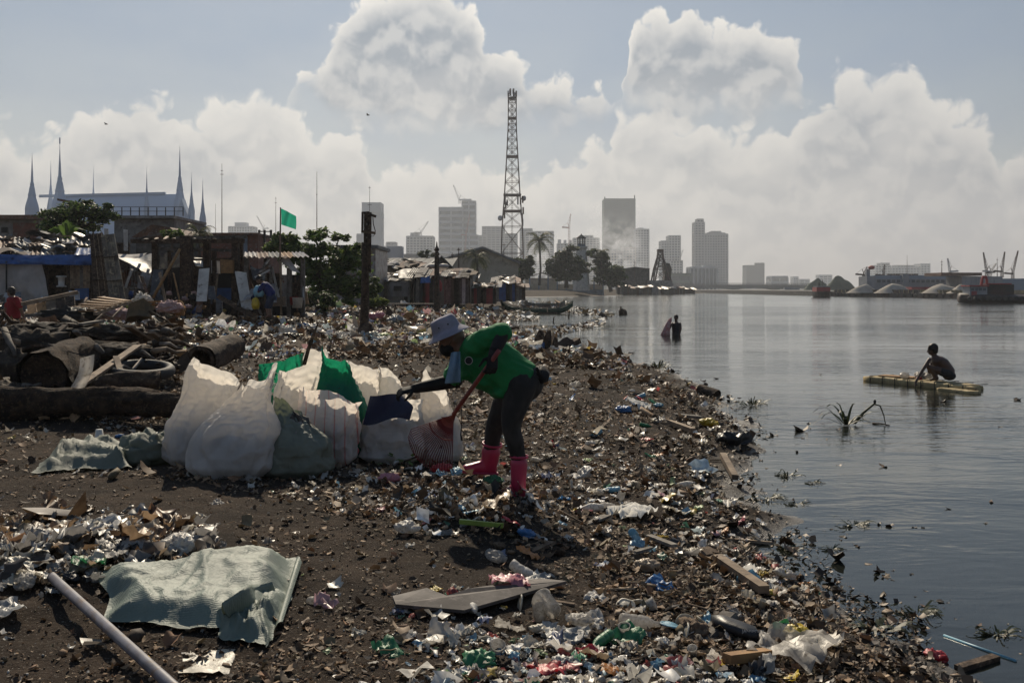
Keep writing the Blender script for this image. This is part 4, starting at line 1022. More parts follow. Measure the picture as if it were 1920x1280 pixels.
# ---------------------------------------------------------------- trees
def leaf_cloud(name, parent, blobs, n, size, pal, origin, clumps=60, spread=.16, up=.6, fill=.35, parts=1):
    """crown of leaf-sized faces gathered in clumps through ellipsoids (centre, radii)"""
    vol = np.array([b[1][0] * b[1][1] * b[1][2] for b in blobs]) ** .67; vol /= vol.sum()
    ci = RNG.choice(len(blobs), clumps, p=vol); d = RNG.normal(0, 1, (clumps, 3)); d /= np.linalg.norm(d, axis=1, keepdims=True)
    r = np.where(RNG.uniform(0, 1, clumps) < fill, RNG.uniform(.2, .8, clumps), RNG.uniform(.8, 1.05, clumps))
    bc = np.array([b[0] for b in blobs])[ci]; br = np.array([b[1] for b in blobs])[ci]
    cc = bc + d * r[:, None] * br
    k = RNG.integers(0, clumps, n); mean_r = br[k].mean(1, keepdims=True)
    p = cc[k] + RNG.normal(0, 1, (n, 3)) * mean_r * spread * np.array([1, 1, .6])
    a = RNG.normal(0, 1, (n, 3)); a[:, 2] *= .45; a /= np.linalg.norm(a, axis=1, keepdims=True)
    nn = RNG.normal(0, .6, (n, 3)) + np.array([0, 0, up]) + (p - bc[k]) / br[k] * .4; b = np.cross(nn, a); b /= np.linalg.norm(b, axis=1, keepdims=True) + 1e-9
    c = np.cross(a, b); s = size * RNG.uniform(.6, 1.3, (n, 1))
    V = np.stack([p - a * s * .5, p + b * s * .28 - c * s * .08, p + a * s * .5 + c * s * .05, p - b * s * .28 - c * s * .08], 1).reshape(-1, 3) - np.array(origin)
    q = np.arange(n)[:, None] * 4; Fc = np.concatenate([q + np.array([[0, 1, 2]]), q + np.array([[0, 2, 3]])], 0)
    col = np.array(pal)[RNG.integers(0, len(pal), n)] * RNG.uniform(.75, 1.25, (n, 1)) * (RNG.uniform(.75, 1.2, clumps)[k])[:, None]
    o = np_mesh(name, V, Fc, 'leaf', np.repeat(col, 4, 0), parent=parent); return o
GREEN = [(.07, .12, .028), (.10, .16, .035), (.05, .085, .022), (.15, .20, .045)]
DGREEN = [(.030, .050, .020), (.042, .064, .024), (.024, .040, .018), (.055, .070, .028)]
def tree(label, base, blobs, n, size, pal=GREEN, name='leafy_tree', trunk_r=.12, clumps=70, spread=.16, group=None, cat='tree', up=.6):
    base = Vector(base); t = thing(name, label, cat, base, group)
    top = Vector(np.mean([b[0] for b in blobs], 0))
    k = MB(); mid = base.lerp(top, .5) + Vector((random.uniform(-.1, .1), 0, 0)) * trunk_r * 6
    k.tube([base - Vector((0, 0, .2)), base.lerp(mid, .5), mid, top], [trunk_r * 1.25, trunk_r, trunk_r * .8, trunk_r * .35], 8)
    k.build('trunk', 'wood_dark', t, True)
    for b in blobs:
        e = Vector(b[0]); s = mid.lerp(top, random.uniform(0, .4))
        MB().tube([s, s.lerp(e, .5) + Vector((0, 0, -.1 * (e - s).length)), e + Vector((0, 0, b[1][2] * .2))], [trunk_r * .5, trunk_r * .3, trunk_r * .1], 5).build('limb', 'wood_dark', t, True)
    leaf_cloud('crown', t, [(tuple(b[0]), b[1]) for b in blobs], n, size, pal, base, clumps, spread, up); return t
def pb(px, py, D, rx, rz, ry=None):
    """crown ellipsoid from pixels"""
    return (tuple(P(px, py, D)), (rx / F * D, (ry or rx) / F * D, rz / F * D))
def palm(label, px, py, D, r, base_py, lean=0.0, group='coconut palms on the bank'):
    top = P(px, py, D); base = P(px - lean, base_py, D); t = thing('palm_tree', label, 'palm', base, group); R_ = r / F * D
    k = MB(); tr = R_ * .055
    k.tube([base, base.lerp(top, .35) + Vector((tr * 1.5, 0, 0)), base.lerp(top, .7) + Vector((tr * .8, 0, 0)), top], [tr * 1.4, tr * 1.05, tr, tr * .9], 8); k.build('trunk', 'palm_trunk', t, True)
    for i in range(22):
        az = i * 2.4 + random.uniform(-.2, .2); el = random.uniform(-.5, 1.15); L = R_ * random.uniform(.85, 1.1)
        d = Vector((math.cos(az) * math.cos(el), math.sin(az) * math.cos(el), math.sin(el)))
        pts = []; p = top.copy(); dd = d.copy()
        for j in range(9): pts.append(p.copy()); p = p + dd * L / 8; dd = (dd + Vector((0, 0, -.17 - .03 * j))).normalized()
        k = MB(); k.tube(pts, [R_ * .014 * (1 - j / 10) for j in range(9)], 4, m=0)
        for j in range(1, 9):
            for h in (0, .5):
                if j + h > 8.4: continue
                c = pts[j] if h == 0 or j == 8 else pts[j].lerp(pts[j + 1], .5); ax = (pts[min(j + 1, 8)] - pts[j - 1]).normalized()
                sd = ax.cross(Vector((0, 0, 1))).normalized(); ll = R_ * .30 * (1.1 - abs(j - 4) / 8)
                for s in (-1, 1):
                    e = c + (sd * s * .75 + ax * .5 + Vector((0, 0, -.45 + random.uniform(-.1, .1)))) * ll
                    w = ax * R_ * .022; k.add([c - w, c + w, e], [(0, 1, 2)], 1)
        k.build('frond', ['palm_trunk', 'palm_leaf'], t)
    return t
mat('palm_leaf', (.055, .070, .026), (.085, .092, .038), 1.0, .55, 0.0, transl=.35, c3=(.13, .11, .05))
# ---------------------------------------------------------------- shacks
def corrugated(a, b, c, d, amp=.018, n=22):
    """sheet over four corners a-b (along the waves' crossing) and d-c"""
    a, b, c, d = map(Vector, (a, b, c, d)); nr = (b - a).cross(d - a).normalized(); k = MB()
    th = nr * .006; v = []; f = []
    for j in range(3):
        for i in range(n + 1):
            u = i / n; p = a.lerp(b, u).lerp(d.lerp(c, u), j / 2); v.append(p + nr * amp * math.sin(u * n * math.pi * .5))
    m = n + 1
    for j in range(2):
        for i in range(n): f.append((j * m + i, j * m + i + 1, (j + 1) * m + i + 1, (j + 1) * m + i))
    return k.add(v, f)
def board(parent, name, corners, thick, mt, d=(0, 1, 0), label=None):
    return MB().poly([P(*c) for c in corners], thick, d).build(name, mt, parent, label=label)
def shack(label, px0, px1, top, eave, base, D, dep=3.0, walls=('wood_grey', 'wood_dark', 'tin_rusty', 'wood_pale'), roof=('tin', 'tin_rusty'), nb=9, door=.55, name='shack', over=.35, sheets=6, jumble=.05, rubble=0, cat='shack', flat=False):
    a, b = P(px0, base, D), P(px1, base, D); ze = P(0, eave, D).z; zt = P(0, top, D + dep).z; zb = a.z - .15
    t = thing(name, label, cat, ((a.x + b.x) / 2, D, zb)); W = b.x - a.x
    x = a.x; i = 0
    while x < b.x - .05:
        w = min(W / nb * random.uniform(.7, 1.35), b.x - x)
        if not (door < (x - a.x) / W < door + .14):
            h = ze - zb - random.uniform(0, .18); MB().box((x + w / 2, D + random.uniform(-.03, .03), zb + h / 2), (w - .012, .04, h), Euler((random.uniform(-.02, .02), random.uniform(-.02, .02), 0)).to_matrix()).build('wall_board', random.choice(walls), t)
        x += w
    for xx in (a.x + .05, b.x - .05):
        MB().span(xx - .03, xx + .03, D + .08, D + dep, zb, ze + (zt - ze) * .4).build('side_wall', walls[0], t)
        MB().beam((xx, D - .08, zb), (xx, D - .08, ze + .05), .10).build('post', 'wood_dark', t)
    MB().span(a.x, b.x, D + dep, D + dep + .05, zb, zt - .05).build('back_wall', walls[-1], t)
    for i in range(sheets):
        u0, u1 = i / sheets, (i + 1) / sheets; j = lambda: random.uniform(-jumble, jumble)
        q0, q1 = a.x - over + (W + 2 * over) * u0 - .06, a.x - over + (W + 2 * over) * u1 + .06; dz = .022 * (i % 2)
        corrugated((q0, D - over, ze + dz + j()), (q1, D - over + j(), ze + dz + j()), (q1, D + dep + .2, zt + dz + j()), (q0, D + dep + .2, zt + dz + j())).build('roof_sheet', random.choice(roof), t)
    for i in range(rubble):
        u, v = random.random(), random.random(); p = Vector((a.x + W * u, D + dep * v, ze + (zt - ze) * v + .12)); ang = random.uniform(0, 3.1)
        kind = random.random()
        if kind < .55: MB().beam(p - Vector((math.cos(ang), math.sin(ang) * .5, 0)) * random.uniform(.3, .9), p + Vector((math.cos(ang), math.sin(ang) * .5, .05)) * random.uniform(.3, .9), .12, .03).build('loose_board', random.choice(('wood_grey', 'wood_dark', 'wood_pale')), t)
        elif kind < .85: MB().sheet(lambda uu, vv: p + Vector((uu - .5, (vv - .5) * .8, .05 + .10 * math.sin(5 * uu + p.x * 9) * math.cos(4 * vv + p.x))) * .9, 5, 4).build('loose_sheet', random.choice(('tin', 'tarp_white', 'tarp_grey', 'tin_rusty')), t)
        else: MB().ball(p, (.22, .18, .14), 8).wobble(.05, 5, p.x).build('roof_weight', random.choice(('rubber', 'concrete')), t)
    return t
def drape(parent, name, corners, mt, amp=.06, sag=.1, nu=24, nv=10, fu=5, seed=0.0):
    """cloth hung over four pixel corners (top-left, top-right, bottom-right, bottom-left) with folds"""
    from mathutils import noise as mn
    a, b, c, d = [P(*q) for q in corners]
    def fn(u, v):
        p = a.lerp(b, u).lerp(d.lerp(c, u), v)
        f = mn.noise(Vector((u * fu, v * 1.3, seed))) * amp + mn.noise(Vector((u * fu * 3, v * 3, seed + 4))) * amp * .4
        return p + Vector((0, -1, 0)) * f * (.4 + v) + Vector((0, 0, -sag * 4 * u * (1 - u) * (1 - v)))
    return MB().sheet(fn, nu, nv).build(name, mt, parent, True)
def crumple(name, mt, c, r, flat=.7, seed=0.0, amp=.28, freq=2.2, parent=None, n=20, ridges=True):
    """closed lump with sharp creases: stuffed bag, bundle, heap of cloth"""
    from mathutils import noise as mn
    k = MB(); rr = r if hasattr(r, '__len__') else (r, r, r * flat); k.ball((0, 0, 0), 1, n)
    c = Vector(c)
    for i, v in enumerate(k.v):
        d = v.normalized(); q = 0
        for o in range(3): q += (abs(mn.noise(d * freq * 2 ** o + Vector((seed * 3.1, seed, o)))) if ridges else mn.noise(d * freq * 2 ** o + Vector((seed, seed * 2, o)))) / 1.7 ** o
        s = 1 + amp * (q - .5); k.v[i] = c + Vector((d.x * rr[0] * s, d.y * rr[1] * s, max(d.z * rr[2] * s, -rr[2] * .75)))
    return k.build(name, mt, parent, True, origin=None if parent is not None else c - Vector((0, 0, rr[2] * .7)))
# ---------------------------------------------------------------- middle bank, 60 to 250 m off
def build_bank():
    palm('tall coconut palm standing in front of the broad hazy block', 1011, 452, 215, 33, 535)
    palm('short bushy coconut palm beside the warehouse wall', 893, 482, 110, 34, 530)
    palm('small coconut palm just past the lighthouse', 1128, 474, 235, 20, 535, 4)
    D = 225
    tree('broad dark tree hiding the foot of the lighthouse', P(1062, 538, D - 6), [pb(1045, 500, D - 6, 22, 20), pb(1070, 485, D - 4, 24, 22), pb(1085, 505, D - 6, 18, 18), pb(1060, 512, D - 6, 32, 14)], 7000, .75, DGREEN, trunk_r=.4, clumps=110)
    tree('round dark tree between the warehouse and the tall palm', P(978, 535, D - 30), [pb(965, 495, D - 30, 14, 16), pb(985, 494, D - 30, 16, 14), pb(975, 508, D - 30, 22, 12)], 4500, .7, DGREEN, trunk_r=.35)
    tree('dark tree past the lighthouse, leaning over the river wall', P(1146, 545, D + 12), [pb(1118, 484, D + 12, 20, 18), pb(1140, 505, D + 12, 24, 18), pb(1155, 520, D + 10, 18, 18), pb(1130, 515, D + 12, 24, 16)], 6500, .8, DGREEN, trunk_r=.4, clumps=100)
    tree('small pale bush below the round dark tree', P(962, 528, 190), [pb(962, 508, 190, 10, 12)], 1200, .5, GREEN, trunk_r=.15, clumps=20, name='bush', cat='bush')
    tree('small bush on the rooftops below the twin towers', P(800, 482, 150), [pb(797, 476, 150, 14, 6), pb(812, 478, 150, 8, 5)], 900, .4, DGREEN, trunk_r=.1, clumps=18, name='bush', cat='bush')
    # lighthouse
    D = 236; t = thing('lighthouse', 'small pale lighthouse with an open lantern among dark trees', 'lighthouse', P(1090, 545, D)); k = D / F
    c = P(1090, 545, D)
    def z(py): return P(0, py, D).z - c.z
    MB().lathe([(16 * k, 0), (14.5 * k, z(520)), (9.5 * k, z(468))], c, 8).build('shaft', 'board_white', t)
    MB().lathe([(9.6 * k, z(468)), (11.5 * k, z(465)), (11.5 * k, z(462)), (9 * k, z(462))], c, 8).build('gallery', 'board_white', t)
    for i in range(8):
        a = i * math.pi / 4 + .39; q = c + Vector((math.cos(a) * 7 * k, math.sin(a) * 7 * k, 0)); MB().beam(q + Vector((0, 0, z(462))), q + Vector((0, 0, z(447))), 1.6 * k).build('lantern_post', 'concrete_dark', t)
    MB().lathe([(7.6 * k, z(462)), (7.6 * k, z(457))], c, 8).build('lantern_base', 'wall_blue', t)
    MB().lathe([(9.5 * k, z(447)), (8.6 * k, z(445.5)), (1.2 * k, z(440)), (.4 * k, z(438))], c, 8).build('lantern_roof', 'concrete_dark', t)
    # warehouse with a big gable
    D = 150; t = thing('warehouse', 'cream gabled warehouse with a long grey roof behind the palm', 'warehouse', P(900, 535, D))
    rid = (905, 466)
    MB().poly([P(832, 535, D), P(972, 535, D), P(972, 494, D), P(*rid, D), P(832, 488, D)], .4, (0, 1, 0)).build('gable_wall', 'wall_cream', t)
    for (pa, pc) in ((rid, (976, 495)), (rid, (828, 489))):
        a, b = P(*pa, D - .8), P(*pc, D - .8); MB().poly([a, b, b + Vector((0, 30, 0)), a + Vector((0, 30, 0))], .35, (0, 0, 1)).build('roof_slope', 'roof_grey', t)
    for px in (872, 905, 940): MB().span(P(px - 1, 0, D).x, P(px + 1, 0, D).x, D - .2, D, P(0, 535, D).z, P(0, 480, D).z).build('pilaster', 'wall_cream', t)
    # river wall
    D = 246; t = thing('river_wall', 'cream and blue river wall with fence posts below the lighthouse', 'wall', P(1055, 555, D))
    a, b = P(976, 543, D).x, P(1131, 543, D).x
    MB().span(a, b, D + .1, D + 1.2, WZ - .5, P(0, 543, D).z).build('lower_wall', 'wall_blue', t)
    n = 9
    for i in range(n): MB().span(a + (b - a) * i / n + .02, a + (b - a) * (i + 1) / n - .02, D, D + 1.1, P(0, 543, D).z, P(0, 532.5, D).z).build('wall_panel', 'wall_cream', t)
    for i in range(n + 1): xx = a + (b - a) * i / n; MB().span(xx - .16, xx + .16, D - .12, D + .2, WZ - .4, P(0, 516, D).z).build('fence_post', 'wall_blue', t)
    for py in (518, 524): MB().beam((a, D, P(0, py, D).z), (b, D, P(0, py, D).z), .1).build('fence_rail', 'concrete', t)
    t = thing('garden_house', 'low pale house with a sunlit roof edge behind the river wall', 'house', P(1005, 540, 262)); D = 262
    MB().span(P(985, 0, D).x, P(1045, 0, D).x, D, D + 6, 0, P(0, 521, D).z).build('wall', 'wall_cream', t)
    a, b, c = P(982, 522, D - 1), P(1018, 512, D - 1), P(1048, 522, D - 1)
    for p, q in ((a, b), (b, c)): MB().poly([p, q, q + Vector((0, 8, 0)), p + Vector((0, 8, 0))], .25, (0, 0, 1)).build('roof_slope', 'tin', t)
    t = thing('dark_shed', 'long dark windowless shed on the bank beside the rig', 'shed', P(1192, 545, 300)); D = 300
    MB().span(P(1166, 0, D).x, P(1218, 0, D).x, D, D + 10, -.3, P(0, 503, D).z).build('wall', 'concrete_dark', t)
    MB().poly([P(1164, 504, D - .6), P(1192, 500, D - .6), P(1220, 504, D - .6)], 11, (0, 1, 0)).build('roof', 'concrete_dark', t)
    # rig
    D = 300; t, cor = lattice_tower('rusty dark lattice rig on a pale block by the river', 1238, D, [(470, 4), (484, 5.5), (505, 11), (528, 15)], name='dredging_rig')
    t['category'] = 'rig'
    MB().span(P(1214, 0, D).x, P(1257, 0, D).x, D - 4, D + 5, -.4, P(0, 526, D).z).build('base_block', 'concrete', t)
    MB().box(P(1238, 470, D), (1.8, 1.8, .9)).build('crown_block', 'steel_tower', t)
    MB().poly([P(*q, D) for q in ((1244, 492), (1256, 494), (1260, 505), (1258, 520), (1262, 534), (1244, 534), (1247, 515))], 4, (0, 1, 0)).build('engine_house', 'iron_dark', t)
    MB().beam(P(1228, 528, D - 2), P(1238, 478, D - 2), .4).build('stay', 'steel_tower', t)
    for lb, px, y0, y1, D in (('plain wooden power pole on the bank beside the dark shed', 1190, 488, 545, 290), ('thin pole beside the warehouse roof', 945, 455, 540, 160), ('pole rising between the shack roofs and warehouse', 860, 464, 540, 100), ('short pole beside the grey gabled roof', 848, 474, 545, 105)):
        pole_mast(lb, px, y0, y1, D, .12, ((y0 + 4, 3),))
    # ragged huts along the far waterline
    for i, (lb, a, b, tp, ev, bs) in enumerate((('small riverside hut with a glinting tin roof below the dark tree', 1158, 1182, 534, 537, 552), ('low dark riverside hut beside the glinting one', 1180, 1204, 537, 540, 552), ('riverside hut in front of the dark shed', 1202, 1222, 535, 538, 551.5), ('low hut on the waterline under the rig', 1240, 1266, 538, 541, 551.5), ('ragged brown hut past the rig at the river bend', 1266, 1284, 537, 540, 551), ('last low hut with pale boards at the river bend', 1283, 1303, 540, 542, 550.5))):
        shack(lb, a, b, tp, ev, bs, 268 + 6 * i, 5, ('concrete_dark', 'wood_dark', 'wood_grey', 'iron_dark'), ('tin', 'tin_rusty', 'roof_grey'), 6, .4, over=.5, sheets=4, jumble=.25)
    # the shack row behind the rubbish bank
    shack('long low house with a plain grey roof behind the shacks', 712, 832, 484, 500, 560, 96, 9, ('concrete_dark', 'wood_grey', 'wall_cream'), ('roof_grey',), 14, .5, sheets=14, over=.8)
    t = thing('gabled_house', 'dark house with a steep grey gable and pale roof slope', 'house', P(822, 560, 90)); D = 90
    MB().poly([P(798, 560, D), P(850, 560, D), P(850, 508, D), P(828, 483, D), P(800, 508, D)], .2, (0, 1, 0)).build('gable_wall', 'concrete_dark', t)
    for pa, pc, mt in (((828, 481), (793, 508), 'tin'), ((828, 481), (855, 509), 'roof_grey')):
        a, b = P(*pa, D - .6), P(*pc, D - .6); MB().poly([a, b, b + Vector((-1, 7, 0)), a + Vector((-1, 7, 0))], .12, (0, 0, 1)).build('roof_slope', mt, t)
    shack('jumble of rusty roof sheets between utility post and gabled house', 700, 782, 489, 500, 560, 84, 5, ('concrete_dark', 'wood_dark'), ('tin_rusty', 'wood_grey', 'tin'), 9, .5, sheets=9, jumble=.28, rubble=9)
    tW = shack('white-sheeted shack with plastic over its roof and a window', 722, 772, 513, 527, 572, 66, 4, ('board_white', 'tarp_white', 'wood_grey'), ('tin', 'board_white', 'tin'), 6, .62, sheets=7, jumble=.12, rubble=10)
    drape(tW, 'roof_plastic', ((745, 509, 68), (786, 511, 68), (800, 522, 66), (748, 521, 66)), 'tarp_white', .25, -.25, 16, 8)
    drape(tW, 'wall_plastic', ((731, 529, 65.7), (766, 528, 65.7), (765, 556, 65.6), (733, 556, 65.6)), 'tarp_white', .06, 0, 14, 8)
    board(tW, 'window', [(738, 536, 65.4), (753, 536, 65.4), (753, 545, 65.4), (738, 545, 65.4)], .04, 'black')
    shack('low brown shack with scrap on its roof next to the leafy tree', 686, 728, 517, 530, 572, 68, 4, ('wood_dark', 'wood_grey', 'tin_rusty'), ('tin', 'tin_rusty', 'tarp_white'), 7, .3, sheets=5, jumble=.15, rubble=8)
    tB = shack('dark shack patched with a blue sheet and bundles on top', 774, 826, 505, 520, 572, 64, 4, ('wood_dark', 'black', 'wood_grey', 'board_red'), ('tin_rusty', 'iron_dark'), 8, .3, sheets=5, jumble=.15, rubble=4)
    drape(tB, 'blue_sheet', ((789, 519, 63.2), (806, 515, 63.2), (808, 530, 63), (788, 531, 63)), 'tarp_blue', .12, .1, 10, 8)
    for px in (812, 832): tag(crumple('sack_bundle', 'tarp_white', P(px, 499, 64.5), (.38, .3, .17), seed=px), 'pale sack bundle on the blue-patched shack roof, %s' % ('nearer the white shack' if px == 812 else 'nearer the warehouse'), 'bundle', 'sack bundles on a shack roof')
    tag(crumple('cloth_bundle', 'board_red', P(822, 537, 62.8), (.25, .2, .45), seed=3), 'faded red cloth hanging on the blue-patched shack', 'cloth')
    shack('grey plank shack with a ragged roof edge and pale boards', 829, 882, 508, 519, 566, 70, 4.5, ('wood_grey', 'wood_dark', 'board_white', 'wood_grey'), ('wood_pale', 'tin', 'wood_grey', 'tin_rusty'), 10, .4, sheets=8, jumble=.2, rubble=8)
    shack('tan-roofed shack standing behind the grey plank shack', 812, 866, 503, 510, 560, 76, 4, ('wood_dark',), ('tin_rusty', 'wood_pale'), 6, .5, sheets=5)
    tD = shack('low open shack with slatted sheets on its roof by the palm', 882, 930, 532, 538, 566, 72, 4, ('wood_dark', 'board_red', 'iron_dark', 'wood_grey'), ('tin', 'wood_pale', 'tin'), 8, .35, sheets=10, jumble=.15, rubble=6)
    drape(tD, 'tarp_awning', ((868, 508, 74), (902, 512, 74), (898, 521, 72), (876, 519, 72)), 'tarp_grey', .15, .35, 12, 6)
    shack('dark blue-sided shack at the end of the shack row', 928, 968, 519, 530, 562, 84, 4, ('tarp_blue', 'iron_dark', 'wood_dark', 'wood_grey'), ('iron_dark', 'tin_rusty', 'tin'), 7, .5, sheets=5, jumble=.2, rubble=6)
    shack('ragged lean-to with a pale tin edge beside the river wall', 955, 985, 530, 537, 560, 92, 3, ('wood_dark', 'wood_grey', 'tin_rusty'), ('tin', 'tin_rusty'), 5, .4, sheets=4, jumble=.15, rubble=5)
    # dark carved post in front of the shacks
    t = thing('carved_post', 'thin dark post with a knobbed top in front of the shacks', 'post', P(819, 582, 52)); D = 52
    MB().tube([P(819, 584, D), P(819, 480, D)], [.16, .12], 8).build('shaft', 'wood_dark', t)
    MB().lathe([(.05, 0), (.16, .1), (.08, .22), (.14, .34), (.05, .5), (.02, .75)], P(819, 480, D), 8).build('knob', 'wood_dark', t)
    for lb, a, b, y, D in (('long low plank jetty in front of the white shack', 716, 812, 573, 58), ('dark plank walkway beside the green boat', 872, 940, 566, 74)):
        t = thing('plank_jetty', lb, 'jetty', P((a + b) / 2, y, D))
        for i in range(5): q = Vector((0, .28 * i, 0)); MB().beam(P(a + random.uniform(-3, 3), y - 3, D) + q, P(b + random.uniform(-3, 3), y - 3, D) + q, .24, .06).build('plank', random.choice(('wood_grey', 'wood_dark')), t)
        for i in range(5): MB().beam(P(a + (b - a) * i / 4, y + 3, D + .5), P(a + (b - a) * i / 4, y - 4, D + .5), .14).build('leg', 'wood_dark', t)
build_bank()
LANDMARKS = [('the yellow bag at the waterline', 1328, 800), ('the torn white carton', 1195, 760), ('the dark bent board', 900, 1130), ('the black strap bag', 1375, 1192), ('the thick pale plank', 1390, 1090), ('the twisting clear sheet', 1480, 1232),
    ('the white foam slab', 1186, 966), ('the pink boots', 940, 900), ('the wet white rag', 762, 1000), ('the clear plastic cup', 1040, 1165), ('the straw brush head', 1212, 1070), ('the square brown board', 1252, 1145), ('the black rubber shoe', 1378, 838),
    ('the green net bundle', 900, 1250), ('the glossy red packet', 1035, 1262), ('the pale green sack', 400, 1140), ('the grey pipe', 190, 1180), ('the crumpled bottle', 322, 1030), ('the shiny green wrapper', 165, 1075), ('the flattened grey-green sack', 150, 870),
    ('the utility post', 685, 625), ('the worker hat', 835, 600), ('the open green sack', 525, 660), ('the large white bundle', 535, 630), ('the frame shelter', 380, 585), ('the flag shack', 520, 590), ('the upright dark stump', 322, 625), ('the dark water-edge stump', 1020, 645),
    ('the dry stalk clump', 1232, 690), ('the litter spit tip', 1320, 745), ('the striped bundle', 706, 600), ('the lime green bag', 660, 604), ('the green boat', 960, 580), ('the rake head', 810, 840), ('the crumpled red plastic', 828, 892), ('the chip packet', 928, 962), ('the leafy sprig', 748, 880),
    ('the torn paper sheet', 390, 1245), ('the driftwood heap', 150, 640), ('the white sack row', 480, 890), ('the waist bag', 1030, 700), ('the green card', 1170, 1200), ('the brown husk', 1298, 1186), ('the blue rag', 1170, 774), ('the red net', 1753, 1238), ('the hyacinth clump', 1588, 790)]
COLOUR = {'plastic_clear': 'clear', 'plastic_white': 'white', 'p_yellow': 'yellow', 'p_blue': 'dark blue', 'p_sky': 'pale blue', 'p_red': 'red', 'p_green': 'green', 'p_lime': 'lime green', 'p_pink': 'pink', 'p_black': 'black', 'p_tan': 'tan', 'p_orange': 'orange', 'p_grey': 'grey', 'p_cream': 'cream', 'brown_husk': 'brown', 'wood_dark': 'dark', 'wood_pale': 'pale', 'wood_grey': 'grey', 'foam_white': 'white'}
def told_apart(px, py, mt, noun, size=None, lo=0, hi=1):
    nm, lx, ly = min(LANDMARKS, key=lambda q: math.hypot((q[1] - px) * .7, (q[2] - py) * 1.6)); dx, dy = px - lx, (py - ly) * 1.6; d = math.hypot(dx, dy)
    w = 'touching' if d < 14 else (('left of' if dx < 0 else 'right of') if abs(dx) > abs(dy) else ('behind' if dy < 0 else 'in front of'))
    far = '' if d < 14 else ('close ' if d < 45 else ('' if d < 95 else 'well '))
    sz = '' if size is None else ('small ' if size < lo + (hi - lo) * .33 else ('large ' if size > lo + (hi - lo) * .67 else ''))
    return f'{sz}{COLOUR.get(mt, "pale")} {noun} {far}{w} {nm}'
FORM = {'sheet': 'crumpled', 'lump': 'bunched', 'cup': 'cup-shaped', 'lid': 'round', 'bottle': '', 'stick': 'crooked', 'plank': 'flat'}
